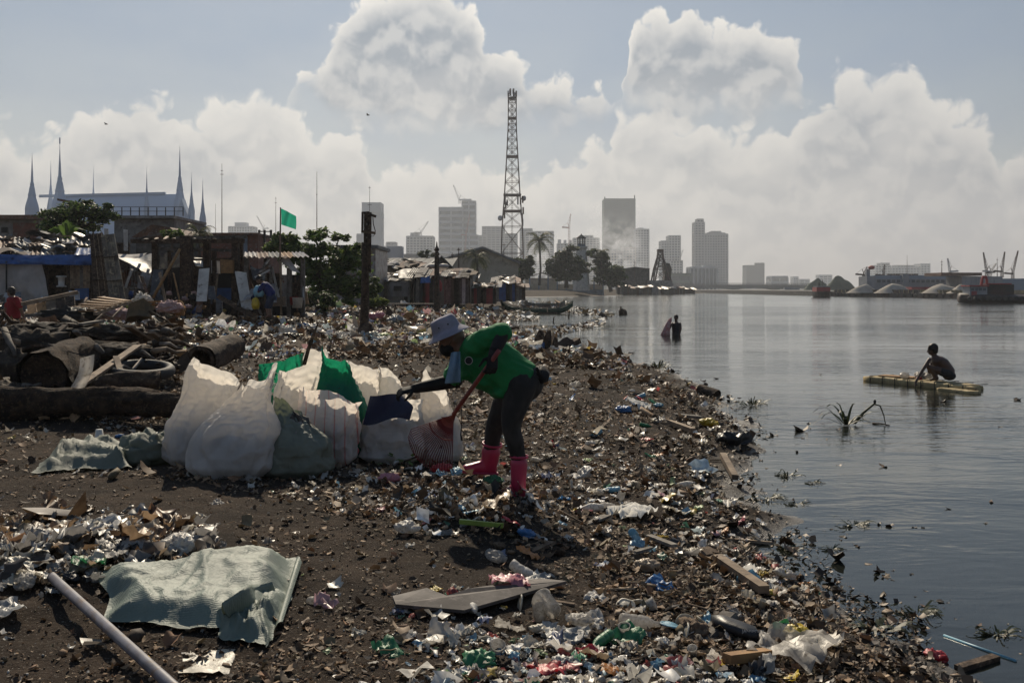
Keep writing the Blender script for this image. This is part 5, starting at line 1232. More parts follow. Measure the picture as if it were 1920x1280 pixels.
# ---------------------------------------------------------------- shanties and trees on the near bank, 25 to 60 m off
def build_left():
    # buildings behind the shacks
    t = thing('low_house', 'low grey block-wall house with a flat rusty roof at the picture edge', 'house', P(20, 470, 56)); D = 56
    MB().span(P(-60, 0, D).x, P(74, 0, D).x, D, D + 6, 0, P(0, 412, D).z).build('wall', 'concrete', t)
    MB().span(P(-64, 0, D).x, P(78, 0, D).x, D - .5, D + 6.5, P(0, 412, D).z, P(0, 404, D).z).build('roof', 'tin_rusty', t)
    MB().span(P(25, 0, D).x, P(72, 0, D).x, D - .06, D - .002, P(0, 452, D).z, P(0, 418, D).z).build('brick_patch', 'brick', t)
    board(t, 'window', [(2, 426, D - .08), (14, 426, D - .08), (14, 436, D - .08), (2, 436, D - .08)], .06, 'black')
    t = thing('terrace_house', 'unfinished concrete house with a railed roof terrace below the church', 'house', P(270, 470, 60)); D = 60
    MB().span(P(214, 0, D).x, P(326, 0, D).x, D, D + 6, 0, P(0, 410, D).z).build('wall', 'concrete', t)
    MB().span(P(208, 0, D).x, P(330, 0, D).x, D - .4, D + 6, P(0, 410, D).z, P(0, 405, D).z).build('slab', 'concrete', t)
    for i in range(9): px = 212 + 16.4 * i; MB().beam(P(px, 405, D), P(px, 389, D), .05).build('railing_post', 'iron_dark', t)
    for py in (388, 396): MB().beam(P(212, py, D), P(344, py, D), .03).build('railing_bar', 'iron_dark', t)
    MB().poly([P(107, 372, D + 2), P(140, 378, D + 2), P(140, 382, D + 2), P(107, 376, D + 2)], 3, (0, 1, 0)).build('roof_edge', 'tin_rusty', t)
    t = thing('rust_roof_house', 'dark house with a rust-red pitched roof in front of the terrace house', 'house', P(290, 480, 52)); D = 52
    MB().poly([P(246, 445, D), P(284, 421, D), P(318, 426, D), P(340, 446, D)], 4, (0, 1, 0)).build('roof', 'tin_rusty', t)
    MB().span(P(252, 0, D).x, P(336, 0, D).x, D + .2, D + 3.6, 0, P(0, 445, D).z).build('wall', 'concrete_dark', t)
    t = thing('brick_house', 'red-brown flat house beside the bare scaffold posts', 'house', P(430, 490, 58)); D = 58
    MB().span(P(338, 0, D).x, P(484, 0, D).x, D, D + 6, 0, P(0, 441, D).z).build('wall', 'brick', t)
    MB().span(P(334, 0, D).x, P(486, 0, D).x, D - .4, D + 6.4, P(0, 441, D).z, P(0, 437, D).z).build('roof', 'tin_rusty', t)
    MB().span(P(446, 0, D).x, P(464, 0, D).x, D - .05, D - .002, P(0, 480, D).z, P(0, 443, D).z).build('wall_patch', 'wall_blue', t)
    for px in (486, 496, 508): MB().beam(P(px, 470, D + 1), P(px, 431, D + 1), .12).build('scaffold_post', 'iron_dark', t)
    for py in (434, 445): MB().beam(P(484, py, D + 1), P(510, py, D + 1), .06).build('scaffold_bar', 'iron_dark', t)
    t = thing('tin_house', 'tall tin-walled house behind the utility post', 'house', P(665, 520, 62)); D = 62
    MB().span(P(628, 0, D).x, P(704, 0, D).x, D, D + 6, 0, P(0, 466, D).z).build('wall', 'tin', t)
    MB().span(P(622, 0, D).x, P(710, 0, D).x, D - .6, D + 6, P(0, 466, D).z, P(0, 460, D).z).build('roof', 'roof_grey', t)
    for i in range(8): px = 630 + 10 * i; MB().beam(P(px, 540, D - .05), P(px, 467, D - .05), .08).build('wall_rib', 'tin', t)
    # trees
    D = 47
    tree('spreading green tree with banana leaves in front of the church', P(140, 480, D), [pb(110, 405, D, 32, 15), pb(150, 396, D, 40, 15), pb(190, 404, D, 28, 11), pb(130, 425, D, 46, 15), pb(95, 428, D, 20, 12), pb(200, 386, D, 10, 5), pb(165, 383, D, 10, 8)], 6500, .20, GREEN + DGREEN, trunk_r=.14, clumps=120, spread=.2)
    t = thing('banana_plant', 'banana plant with broad torn leaves below the spreading tree', 'plant', P(120, 450, 42))
    for i in range(9):
        a = P(125 + random.uniform(-4, 4), 448, 42); e = P(125 + 9 * (i - 4), 412 + 5 * abs(i - 4), 42 + random.uniform(-.4, .4)); m_ = a.lerp(e, .6) + Vector((0, 0, .25))
        w = Vector((.09, .05, 0)); MB().add([a - w * .3, a + w * .3, m_ + w, e, m_ - w], [(0, 1, 2, 3, 4)]).build('leaf', 'banana_leaf', t)
    D = 44
    tree('big layered leafy tree behind the flag shack', P(600, 580, D), [pb(545, 447, D, 34, 8), pb(600, 441, D, 40, 9), pb(636, 447, D, 24, 6), pb(505, 468, D, 20, 8), pb(530, 462, D, 38, 12), pb(590, 470, D, 44, 13), pb(560, 485, D, 40, 12), pb(640, 490, D, 40, 22), pb(600, 500, D, 46, 16), pb(665, 480, D, 26, 22), pb(670, 520, D, 26, 26), pb(620, 530, D, 42, 24), pb(590, 548, D, 30, 16), pb(650, 552, D, 30, 18), pb(575, 520, D, 24, 14)], 15000, .20, GREEN + GREEN + GREEN, trunk_r=.2, clumps=260, spread=.16)
    tree('low round bush at the foot of the layered tree', P(612, 588, 38), [pb(612, 565, 38, 16, 18), pb(580, 560, 40, 20, 14)], 2600, .13, DGREEN + GREEN, trunk_r=.06, clumps=50, name='bush', cat='bush')
    tree('bush leaning out behind the utility post', P(702, 575, 46), [pb(700, 535, 46, 14, 16), pb(694, 555, 46, 12, 14)], 2000, .14, GREEN, trunk_r=.06, clumps=40, name='bush', cat='bush')
    tree('small round tree above the rust-red roof', P(323, 470, 46), [pb(323, 438, 46, 18, 9)], 1100, .14, GREEN, trunk_r=.06, clumps=30)
    palm('low drooping palm behind the frame shelter', 372, 437, 42, 34, 480, group=None)
    tree('patch of tall bright grass beside the bush', P(707, 572, 42), [pb(707, 566, 42, 16, 6)], 1200, .20, [(.13, .16, .04), (.10, .13, .04)], trunk_r=.02, clumps=30, name='grass_clump', cat='grass', up=.0)
    # --- shack with blue tarp
    D = 33.5; t = thing('tarp_shack', 'shack with a blue tarp eave, white sheet wall and heaped roof', 'shack', P(80, 575, D))
    random.seed(3)
    for i in range(9):
        a, b = -60 + 27 * i, -60 + 27 * i + 31
        corrugated(P(a, 487 - 3 * (i % 2), D - .3), P(b, 486, D - .3), P(b + 4, 447 + random.uniform(-3, 3), D + 3.4), P(a + 4, 446 + random.uniform(-3, 3), D + 3.4), .03, 14).build('roof_sheet', random.choice(('tin', 'tin_rusty', 'roof_grey')), t)
    for i in range(34):
        u, v = random.uniform(-40, 172), random.random(); py = 478 - 34 * v; dd = D + 3.6 * v; L = random.uniform(8, 34); sl = random.uniform(-.16, .22)
        q0, q1 = P(u - L, py - 2 + L * sl, dd), P(u + L, py - 2 - L * sl, dd + random.uniform(-.5, .5))
        if random.random() < .6: MB().beam(q0, q1, random.uniform(.1, .3), .035).build('loose_board', random.choice(('wood_grey', 'wood_dark', 'wood_pale', 'wood_grey')), t)
        else:
            c = (q0 + q1) / 2; s0 = random.uniform(.3, .6); ph = random.uniform(0, 6)
            MB().sheet(lambda uu, vv: c + Vector(((uu - .5) * 2 * s0, (vv - .5) * 1.2 * s0, .08 + .08 * math.sin(6 * uu + ph) + .06 * math.cos(7 * vv + ph))), 6, 4).build('loose_sheet', random.choice(('tin', 'tin_rusty', 'tarp_grey', 'tarp_white', 'roof_grey')), t)
    drape(t, 'blue_tarp', ((-60, 474, D - .2), (178, 476, D - .3), (178, 497, D - .5), (-60, 494, D - .5)), 'tarp_blue', .16, .05, 44, 8, 12)
    drape(t, 'blue_tarp', ((145, 464, D + .6), (178, 466, D + .4), (178, 478, D - .35), (140, 478, D - .35)), 'tarp_blue', .1, .0, 14, 6, 6)
    drape(t, 'white_sheet', ((-60, 490, D - .25), (78, 494, D - .25), (92, 560, D - .4), (-60, 572, D - .4)), 'tarp_white', .22, .04, 40, 14, 9)
    MB().beam(P(12, 490, D - .5), P(12, 572, D - .5), .04).build('tie_rope', 'black', t)
    MB().span(P(-60, 0, D).x, P(178, 0, D).x, D + 3, D + 3.1, 0, P(0, 455, D + 3).z).build('back_wall', 'wood_dark', t)
    for px in (86, 128, 168): MB().beam(P(px, 575, D), P(px, 480, D), .11).build('post', 'wood_dark', t)
    for i in range(6): a = 131 + 6.2 * i; board(t, 'wall_board', [(a, 498, D - .1), (a + 5.8, 497, D - .1), (a + 5.8, 541, D - .1), (a, 541, D - .1)], .03, random.choice(('wood_pale', 'wood_grey')))
    board(t, 'blue_panel', [(140, 541, D - .12), (166, 540, D - .12), (166, 563, D - .12), (140, 563, D - .12)], .03, 'board_blue')
    board(t, 'side_panel', [(92, 505, D + .6), (128, 500, D + .6), (128, 570, D + .6), (92, 570, D + .6)], .05, 'wood_dark')
    o = MB().lathe([(.16, 0), (.15, .04), (.09, .06), (.11, .3), (.17, .33), (.16, .36)], P(115, 538, 32.6) , 10).build('plastic_stool', 'board_white', None, True, origin=P(115, 538, 32.6)); tag(o, 'small white plastic stool outside the blue tarp shack', 'stool')
    # --- leaning slabs
    D = 31
    t = thing('leaning_panels', 'tall dark weathered panels leaning together between the shacks', 'panel', P(200, 570, D))
    for cs, mt in (([(168, 440, D + .3), (190, 437, D + .3), (214, 566, D - .6), (176, 566, D - .6)], 'wood_dark'), ([(189, 441, D), (214, 438, D), (236, 566, D - .8), (206, 568, D - .8)], 'plank_mottled')):
        a, b, c, d = cs; n = 3
        for i in range(n):
            f0, f1 = i / n, (i + 1) / n - .03
            L = lambda p, q, f: tuple(p[j] + (q[j] - p[j]) * f for j in range(3))
            board(t, 'panel', [L(a, b, f0), L(a, b, f1), L(d, c, f1), L(d, c, f0)], .07, mt)
        for f in (.33, .68):
            p0, p1 = tuple(a[j] + (d[j] - a[j]) * f for j in range(3)), tuple(b[j] + (c[j] - b[j]) * f for j in range(3)); MB().beam(P(p0[0], p0[1], p0[2] - .06), P(p1[0], p1[1], p1[2] - .06), .06, .03).build('batten', 'wood_dark', t)
    for i, (px, y0, y1) in enumerate(((199, 428, 452), (235, 430, 470))):
        tag(board(None, 'pale_board', [(px - 4, y0, 33), (px + 3, y0 + 1, 33), (px + 4, y1, 33), (px - 3, y1, 33)], .05, 'board_white'), 'narrow pale upright board %s the leaning panels' % ('just above' if i == 0 else 'beside the top of'), 'board')
    # --- grey tarp lean-to
    D = 33; t = thing('tarp_lean_to', 'lean-to with a sagging grey tarp and corrugated panels', 'shelter', P(255, 575, D))
    drape(t, 'tarp_canopy', ((216, 474, D + 1.5), (286, 474, D + 1.5), (290, 520, D - .6), (226, 486, D - .5)), 'tarp_grey', .22, .12, 20, 10, 4, 2.0)
    drape(t, 'tarp_edge', ((218, 476, D - .1), (276, 474, D - .2), (262, 484, D - .6), (222, 483, D - .6)), 'tarp_white', .1, .03, 14, 5, 4, 5.0)
    for i, (a, mt) in enumerate(((226, 'tin_rusty'), (246, 'tin'), (264, 'tin'))): corrugated(P(a, 537, D), P(a + 20, 536, D), P(a + 20, 504 + 4 * i, D + .1), P(a, 505 + 4 * i, D + .1), .03, 14).build('wall_sheet', mt, t)
    MB().beam(P(224, 539, D - .1), P(280, 536, D - .1), .07).build('rail', 'wood_grey', t)
    for px in (218, 288): MB().beam(P(px, 580, D), P(px, 470, D), .1).build('post', 'wood_dark', t)
    MB().span(P(216, 0, D).x, P(292, 0, D).x, D + 2, D + 2.1, 0, P(0, 478, D + 2).z).build('back_wall', 'wood_dark', t)
    t = thing('small_cabinet', 'pale wooden cabinet under the grey tarp lean-to', 'cabinet', P(252, 572, 32.4)); D = 32.4
    MB().span(P(236, 0, D).x, P(263, 0, D).x, D, D + .4, P(0, 574, D).z, P(0, 541, D).z).build('carcass', 'wood_grey', t)
    MB().span(P(238, 0, D).x, P(258, 0, D).x, D - .03, D - .002, P(0, 574, D).z, P(0, 551, D).z).build('door', 'board_white', t)
    # --- open frame shelter
    D = 31.5; t = thing('frame_shelter', 'open timber frame shelter with a dark cluttered interior', 'shelter', P(370, 585, D))
    for px, w, y0, dd in ((291, .17, 452, 0), (350, .32, 442, -.4), (388, .2, 455, .3), (402, .12, 470, 1.2), (441, .2, 446, -.2), (452, .14, 446, .8), (318, .12, 465, 2)): MB().beam(P(px, 592, D + dd), P(px, y0, D + dd), w, w).wobble(.02, 2).build('post', 'wood_dark', t)
    for a, b, ya, yb, dd, w in ((246, 458, 452, 452, -.3, .13), (250, 300, 450, 438, -.2, .06), (330, 462, 447, 444, .5, .1), (286, 455, 466, 470, 1.4, .1), (350, 455, 487, 485, 1.0, .07), (300, 450, 455, 449, 2.2, .09)): MB().beam(P(a, ya, D + dd), P(b, yb, D + dd), w).build('roof_beam', random.choice(('wood_grey', 'wood_dark')), t)
    for i in range(10):
        a = 268 + 19 * i; MB().beam(P(a, 449 + random.uniform(-2, 3), D - .4), P(a + 8, 446 + random.uniform(-3, 3), D + 3), .09, .04).build('rafter', random.choice(('wood_grey', 'wood_dark', 'wood_pale')), t)
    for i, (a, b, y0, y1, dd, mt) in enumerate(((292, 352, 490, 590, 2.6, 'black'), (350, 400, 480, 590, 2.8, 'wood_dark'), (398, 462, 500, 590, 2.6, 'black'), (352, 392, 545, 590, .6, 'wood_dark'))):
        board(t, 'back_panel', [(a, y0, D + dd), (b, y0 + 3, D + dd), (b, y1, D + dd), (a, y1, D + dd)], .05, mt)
    drape(t, 'roof_tarp', ((300, 472, D + 2), (352, 470, D + 2), (350, 500, D + 2.2), (298, 505, D + 2.2)), 'tarp_grey', .12, .05, 12, 6, 3, 9.0)
    drape(t, 'roof_sheet', ((360, 482, D + 1.8), (384, 484, D + 1.8), (384, 501, D + 1.0), (366, 498, D + 1.0)), 'board_white', .12, 0, 10, 6, 3, 1.0)
    drape(t, 'roof_sheet', ((388, 486, D + 1.8), (412, 490, D + 1.6), (413, 513, D + 1.2), (391, 512, D + 1.2)), 'tarp_white', .14, 0, 10, 6, 4, 3.0)
    for lb, c4, mt in (('white scuffed board leaning against the frame shelter', [(440, 508, 30.6), (461, 511, 30.6), (473, 581, 30), (453, 579, 30)], 'board_white'), ('brown carton hung in the top of the frame shelter', [(413, 486, 31), (436, 488, 31), (436, 512, 31), (414, 512, 31)], 'wood_orange'), ('dark tilted board beside the white scuffed board', [(405, 558, 30.3), (411, 552, 30.3), (474, 588, 29.8), (468, 594, 29.8)], 'wood_dark'), ('blue drum half hidden inside the frame shelter', [(404, 540, 32), (440, 540, 32), (440, 562, 32), (404, 562, 32)], 'board_blue')):
        o = board(None, 'loose_panel', c4, .06 if 'carton' not in lb else .4, mt); tag(o, lb, 'board' if 'board' in lb else ('box' if 'carton' in lb else 'drum'))
    o = MB().tube([P(337, 467, 30.8), P(312, 512, 30.4), P(287, 558, 30)], .045, 6).build('long_pole', 'wood_orange', None, True, origin=P(287, 558, 30)); tag(o, 'long brown pole leaning across the shelter front', 'pole')
    # --- flag shack
    D = 31; t = thing('flag_shack', 'small cluttered shack with a flat sheet roof beside the flagpole', 'shack', P(515, 592, D))
    for i in range(5): corrugated(P(456 + 24 * i, 482 + 2 * (i % 2), D - .5), P(484 + 24 * i, 481, D - .5), P(480 + 22 * i, 472, D + 2.6), P(458 + 22 * i, 473, D + 2.6), .03, 12).build('roof_sheet', ('tin', 'tin_rusty', 'roof_grey', 'wood_orange', 'tin')[i], t)
    for px, w, y0, dd in ((462, .12, 480, 0), (508, .08, 500, -.2), (541, .1, 502, -.2), (568, .12, 484, -.2), (498, .1, 484, 2)): MB().beam(P(px, 595, D + dd), P(px, y0, D + dd), w).build('post', 'wood_grey', t)
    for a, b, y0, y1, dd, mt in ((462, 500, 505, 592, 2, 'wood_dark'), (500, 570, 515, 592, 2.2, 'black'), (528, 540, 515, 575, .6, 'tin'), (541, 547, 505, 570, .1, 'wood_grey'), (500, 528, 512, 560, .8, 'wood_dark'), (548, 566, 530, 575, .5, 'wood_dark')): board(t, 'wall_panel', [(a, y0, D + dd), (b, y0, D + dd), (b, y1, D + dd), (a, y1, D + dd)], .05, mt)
    drape(t, 'hung_sheet', ((526, 490, D - .3), (544, 488, D - .3), (563, 512, D - .5), (548, 508, D - .5)), 'tarp_white', .1, -.15, 10, 6, 2)
    drape(t, 'hung_sheet', ((468, 496, D - .3), (500, 500, D - .3), (496, 530, D - .5), (474, 524, D - .5)), 'tarp_grey', .15, .1, 10, 6, 3, 8.0)
    for i in range(6): MB().beam(P(478 + 4 * i, 520 - 5 * i, D - .6), P(502 + random.uniform(-3, 6), 506 - 4 * i, D - .3), .05).build('scrap_bar', random.choice(('steel_pale', 'wood_grey', 'tin')), t)
    for lb, px, py, r, mt, nm in (('white plastic bucket standing in the flag shack', 557, 566, .18, 'board_white', 'bucket'), ('red basin beside the white bucket', 551, 563, .14, 'board_red', 'basin')):
        c = P(px, py, 30.4); o = MB().lathe([(r * .8, 0), (r, r * 1.7), (r * 1.06, r * 1.75), (r * .94, r * 1.7), (r * .75, .03)], c - Vector((0, 0, r)), 14).build(nm, mt, None, True, origin=c - Vector((0, 0, r))); tag(o, lb, nm)
    o = board(None, 'crate', [(508, 560, 30.2), (531, 556, 30.2), (531, 573, 30.2), (508, 575, 30.2)], .35, 'wood_pale'); tag(o, 'pale wooden crate on the ground in front of the flag shack', 'crate')
    t = thing('flag', 'green flag on a thin bamboo pole above the shacks', 'flag', P(527, 585, 30.5)); D = 30.5
    MB().tube([P(527, 590, D), P(525, 480, D), P(526, 389, D)], [.035, .03, .02], 6).build('pole', 'wood_pale', t)
    from mathutils import noise as mn
    def fl(u, v):
        px = 527 + 27 * u; py = 391 + 30 * v + 11 * u - 2 * u * v + 6 * u * u * (1 - v) * .5
        return P(px, py, D) + Vector((0, .10 * math.sin(u * 7 + v * 2) * (.3 + u), 0))
    MB().sheet(fl, 16, 10).build('cloth', 'flag_green', t, True)
    # --- weathered utility post
    D = 26.8; t = thing('utility_post', 'dark weathered timber post with a broken frame on top', 'post', P(685, 628, D))
    MB().tube([P(684, 632, D), P(683, 600, D), P(684, 560, D), P(685, 500, D), P(684, 455, D)], [.125, .12, .115, .10, .09], 10).wobble(.012, 4).build('trunk', 'wood_dark', t, True)
    MB().tube([P(684, 636, D), P(685, 624, D), P(685, 610, D), P(684, 603, D)], [.30, .26, .20, .12], 10).wobble(.04, 5).build('root_flare', 'wood_dark', t, True)
    MB().beam(P(686, 470, D), P(687, 398, D), .075, .12).build('upright', 'wood_dark', t); MB().beam(P(692, 510, D - .05), P(693, 398, D - .05), .07, .1).build('upright', 'wood_dark', t)
    MB().beam(P(679, 436, D), P(680, 398, D), .05).build('frame_side', 'wood_dark', t)
    MB().beam(P(678, 399, D), P(692, 398, D), .05).build('frame_top', 'wood_dark', t); MB().beam(P(678, 434, D - .06), P(704, 437, D - .06), .07).build('frame_bottom', 'wood_dark', t)
    MB().beam(P(690, 401, D - .06), P(705, 406, D - .06), .07).build('cross_arm', 'wood_dark', t)
    MB().tube([P(699, 405, D), P(700, 420, D), P(704, 434, D)], .012, 5).build('brace', 'iron_dark', t); MB().tube([P(704, 437, D), P(700, 443, D), P(690, 442, D)], .008, 4).build('hanging_wire', 'black', t)
    for py in (420, 445, 456): MB().beam(P(686, py, D - .02), P(694, py + 1, D - .02), .05).build('spacer', 'wood_grey', t)
mat('banana_leaf', (.09, .15, .03), (.06, .10, .025), 3, .5, 0.1, transl=.45)
mat('flag_green', (.02, .20, .13), (.012, .14, .09), 2, .7, .2, transl=.5, tcol=(.03, .42, .28))
build_left()
def build_clutter():
    random.seed(41)
    for i in range(64):
        px = random.choice((random.uniform(215, 300), random.uniform(290, 470), random.uniform(455, 575), random.uniform(0, 180))); base = random.uniform(560, 590); h = random.uniform(14, 70) * (1 if px > 180 else .45); D = random.uniform(30, 32.5) if px > 180 else 31.8
        ln = random.gauss(0, .35) * h; mt = random.choice(('wood_grey', 'wood_dark', 'wood_pale', 'tin', 'tin_rusty', 'board_white', 'tarp_grey', 'wood_orange')); w = random.uniform(2, 5) if random.random() < .6 else random.uniform(8, 20)
        cs = [(px - w / 2 + ln, base - h, D + .3), (px + w / 2 + ln, base - h + random.uniform(-3, 3), D + .3), (px + w / 2, base, D - .2), (px - w / 2, base, D - .2)]
        col = {'tin': 'dull metal', 'tin_rusty': 'rusty', 'board_white': 'whitish', 'tarp_grey': 'dark grey', 'wood_orange': 'orange-brown'}.get(mt, COLOUR.get(mt)); COLOUR[mt] = col
        tag(board(None, 'propped_scrap', cs, .04, mt), told_apart(px, base, mt, ('narrow ' if w < 6 else 'broad ') + 'propped board', h, 14, 70), 'board', 'scrap propped against the shacks')
    for i in range(24):
        px, py = random.uniform(230, 575), random.uniform(548, 590); mt = random.choice(('tarp_white', 'tarp_blue', 'cloth_pink', 'black', 'tarp_grey', 'black', 'wood_orange', 'tarp_white')); r = random.uniform(.07, .17); COLOUR.update({'tarp_white': 'whitish', 'tarp_blue': 'blue', 'cloth_pink': 'pinkish', 'black': 'black', 'board_red': 'red', 'board_green': 'green'})
        tag(crumple('clutter_bundle', mt, P(px, py, random.uniform(29.6, 31)), (r, r * .8, r * random.uniform(.6, 1.1)), seed=i * 1.7, amp=1.0, n=30), told_apart(px, py, mt, 'clutter bundle', r, .07, .17), 'bundle', 'bundles lying before the shacks')
mat('cloth_pink', (.42, .27, .25), (.30, .19, .18), 5, .8, .4, 14, c3=(.5, .42, .4))
build_clutter()
random.seed(19)
# ---------------------------------------------------------------- sacks
from mathutils import noise as mn
def woven(name, c, tr, transl=.42, tcol=None, stripe=None):
    m = mat(name, c, tuple(q * .82 for q in c), 3.0, .62, 0.0, spec=.35, transl=transl, tcol=tcol, c3=tuple(q * .78 for q in c), var=.12)
    t = m.node_tree; T = NT(t); b = t.nodes['Principled BSDF']; tc = T.node('ShaderNodeTexCoord').outputs['Object']
    w = []
    for dr, sc in (('X', 55), ('Z', 55)):
        n = T.node('ShaderNodeTexWave', wave_type='BANDS', bands_direction=dr); T.put(n.inputs['Vector'], tc); n.inputs['Scale'].default_value = sc; n.inputs['Distortion'].default_value = .6; w.append(n.outputs['Fac'])
    h = T.m('ADD', T.m('MULTIPLY', T.m('ADD', w[0], w[1]), .035), T.m('MULTIPLY', T.noise(T.vm('MULTIPLY', tc, (1, 1, .6)), 14, 5, .62, 1.2), .7))
    bn = T.node('ShaderNodeBump'); bn.inputs['Strength'].default_value = .7; bn.inputs['Distance'].default_value = .02; T.put(bn.inputs['Height'], h)
    t.links.new(bn.outputs[0], b.inputs['Normal'])
    if stripe:
        x = T.sep(tc)[0]; f = T.m('LESS_THAN', T.m('FRACT', T.m('MULTIPLY', x, 11.0)), .09)
        old = b.inputs['Base Color'].links[0].from_socket; T.put(b.inputs['Base Color'], T.mix(f, old, stripe))
    return m
woven('sack_white', (.76, .74, .72), 0, .52, (.93, .86, .75))
woven('sack_white_red', (.74, .70, .67), 0, .5, (.93, .83, .72), stripe=(.55, .05, .06))
woven('sack_green', (.022, .20, .115), 0, .42, (.012, .42, .20))
woven('sack_olive', (.17, .19, .155), 0, .22, (.26, .30, .16))
woven('sack_sage', (.135, .175, .142), 0, .08, (.18, .22, .16)); M['sack_sage'].node_tree.nodes['Principled BSDF'].inputs['Specular IOR Level'].default_value = .7
woven('sack_navy', (.007, .011, .036), 0, .05, (.02, .03, .09))
mat('sack_fill', (.075, .065, .055), (.03, .028, .026), 6, .8, .6, 14, c3=(.24, .22, .20), bdist=.03)
def sack(label, px0, px1, py_top, py_base, D, mt, fill=.55, lean=(0, 0), tilt=0.0, dep=.62, mouth=.35, peak=.12, seed=0.0, bulge=1.08, name='sack', contents=True, yaw=0.0, top_w=.92, pinch=0.0, group='stuffed sacks on the shore'):
    a, b = P(px0, py_base, D), P(px1, py_base, D); c = (a + b) / 2; W = (b.x - a.x) / 2; zt = P(0, py_top, D).z
    zb = min(gzs(c.x, D), c.z + .05) - .03; H = (zt - zb) * .87; peak *= .7; tilt *= .8; c.z = zb
    t = thing(name, label, 'sack', c, group); nth, nt = 76, 46
    cyw, syw = math.cos(yaw), math.sin(yaw)
    def pt(th, v, shrink=1.0, rim=True):
        ct, st = math.cos(th), math.sin(th); e = .75
        x = math.copysign(abs(ct) ** e, ct); y = math.copysign(abs(st) ** e, st)
        prof = (.70 + .34 * sst(0, .16, v)) * (1 + (bulge - 1) * math.exp(-((v - .30) / .25) ** 2)) - (bulge - top_w) * float(sst(.42, 1.0, v))
        prof *= 1 - pinch * math.exp(-((v - .72) / .13) ** 2)
        dd = dep * (1 - (1 - mouth) * float(sst(fill * .9, 1.0, v)))
        q = Vector((x * 1.3, y * 1.3, v * 2.2)) + Vector((seed * 3.7, seed, seed * 2.1))
        loose = float(sst(fill * .7, fill * 1.15, v))
        r1 = 1 - abs(mn.noise(q * 1.5)) * 2; r2 = 1 - abs(mn.noise(q * 3.6)) * 2; r3 = mn.noise(Vector((ct * 3.2 + seed, st * 3.2, v * 1.2 + seed))) ; r4 = 1 - abs(mn.noise(Vector((q.x * 5 + q.z * 3, q.y * 5, q.z * 8)))) * 2
        wr = .09 * (r1 - .5) + .03 * (r2 - .5) + (.02 + .05 * loose) * r3
        dv, _ = mn.voronoi(Vector((q.x * 1.15 + q.z * .5, q.y * 1.15, q.z * .62 + .3 * mn.noise(q * 2)))); dw, _ = mn.voronoi(Vector((q.x * 2.6 - q.z, q.y * 2.6, q.z * 1.5)))
        wr += .20 * (min(dv[1] - dv[0], .55) - .22) + .03 * (min(dw[1] - dw[0], .5) - .2)
        k = prof * (1 + wr) * shrink
        zz = v * H * (1 + (tilt * x + peak * mn.noise(Vector((ct * .95 + seed * 5, st * .95, .3))) * 2.2) * float(sst(.45, 1, v)) if rim else 1)
        sag = -.035 * math.exp(-((v - .42) / .12) ** 2) * r2 * H
        lx, ly = x * k * W, y * k * W * dd
        return c + Vector((lx * cyw - ly * syw + lean[0] * v * v, lx * syw + ly * cyw + lean[1] * v * v, zz + sag))
    T0 = np.array([[tuple(pt(2 * math.pi * i / nth, .015 + .985 * j / nt)) for i in range(nth)] for j in range(nt + 1)]); vv = np.linspace(0, 1, nt + 1)
    X = relax(T0, .075 + .09 * sst(fill * .5, 1, vv), 110, True, .055 - .035 * sst(.15, .8, vv), int(seed * 10), zb, .008)
    k = grid_mb(X, True); k.f.append(list(range(nth - 1, -1, -1))); k.mi.append(0); k.build('bag', mt, t, True, mods=[('SUBSURF', dict(levels=1, render_levels=1))] if D < 8.9 else None)
    if contents:
        k = MB(); m2, n2 = 24, 12; vs = [pt(2 * math.pi * i / m2, .05 + fill * j / n2, .84, False) + mn.noise_vector(Vector((i * .9, j * .9, seed))) * .03 for j in range(n2 + 1) for i in range(m2)]
        top = sum((vs[n2 * m2 + i] for i in range(m2)), Vector()) / m2 + Vector((0, 0, .06)); vs.append(top)
        fs = [(j * m2 + i, j * m2 + (i + 1) % m2, (j + 1) * m2 + (i + 1) % m2, (j + 1) * m2 + i) for j in range(n2) for i in range(m2)] + [(n2 * m2 + i, n2 * m2 + (i + 1) % m2, len(vs) - 1) for i in range(m2)]
        k.add(vs, fs); k.build('contents', 'sack_fill', t)
    return t, pt
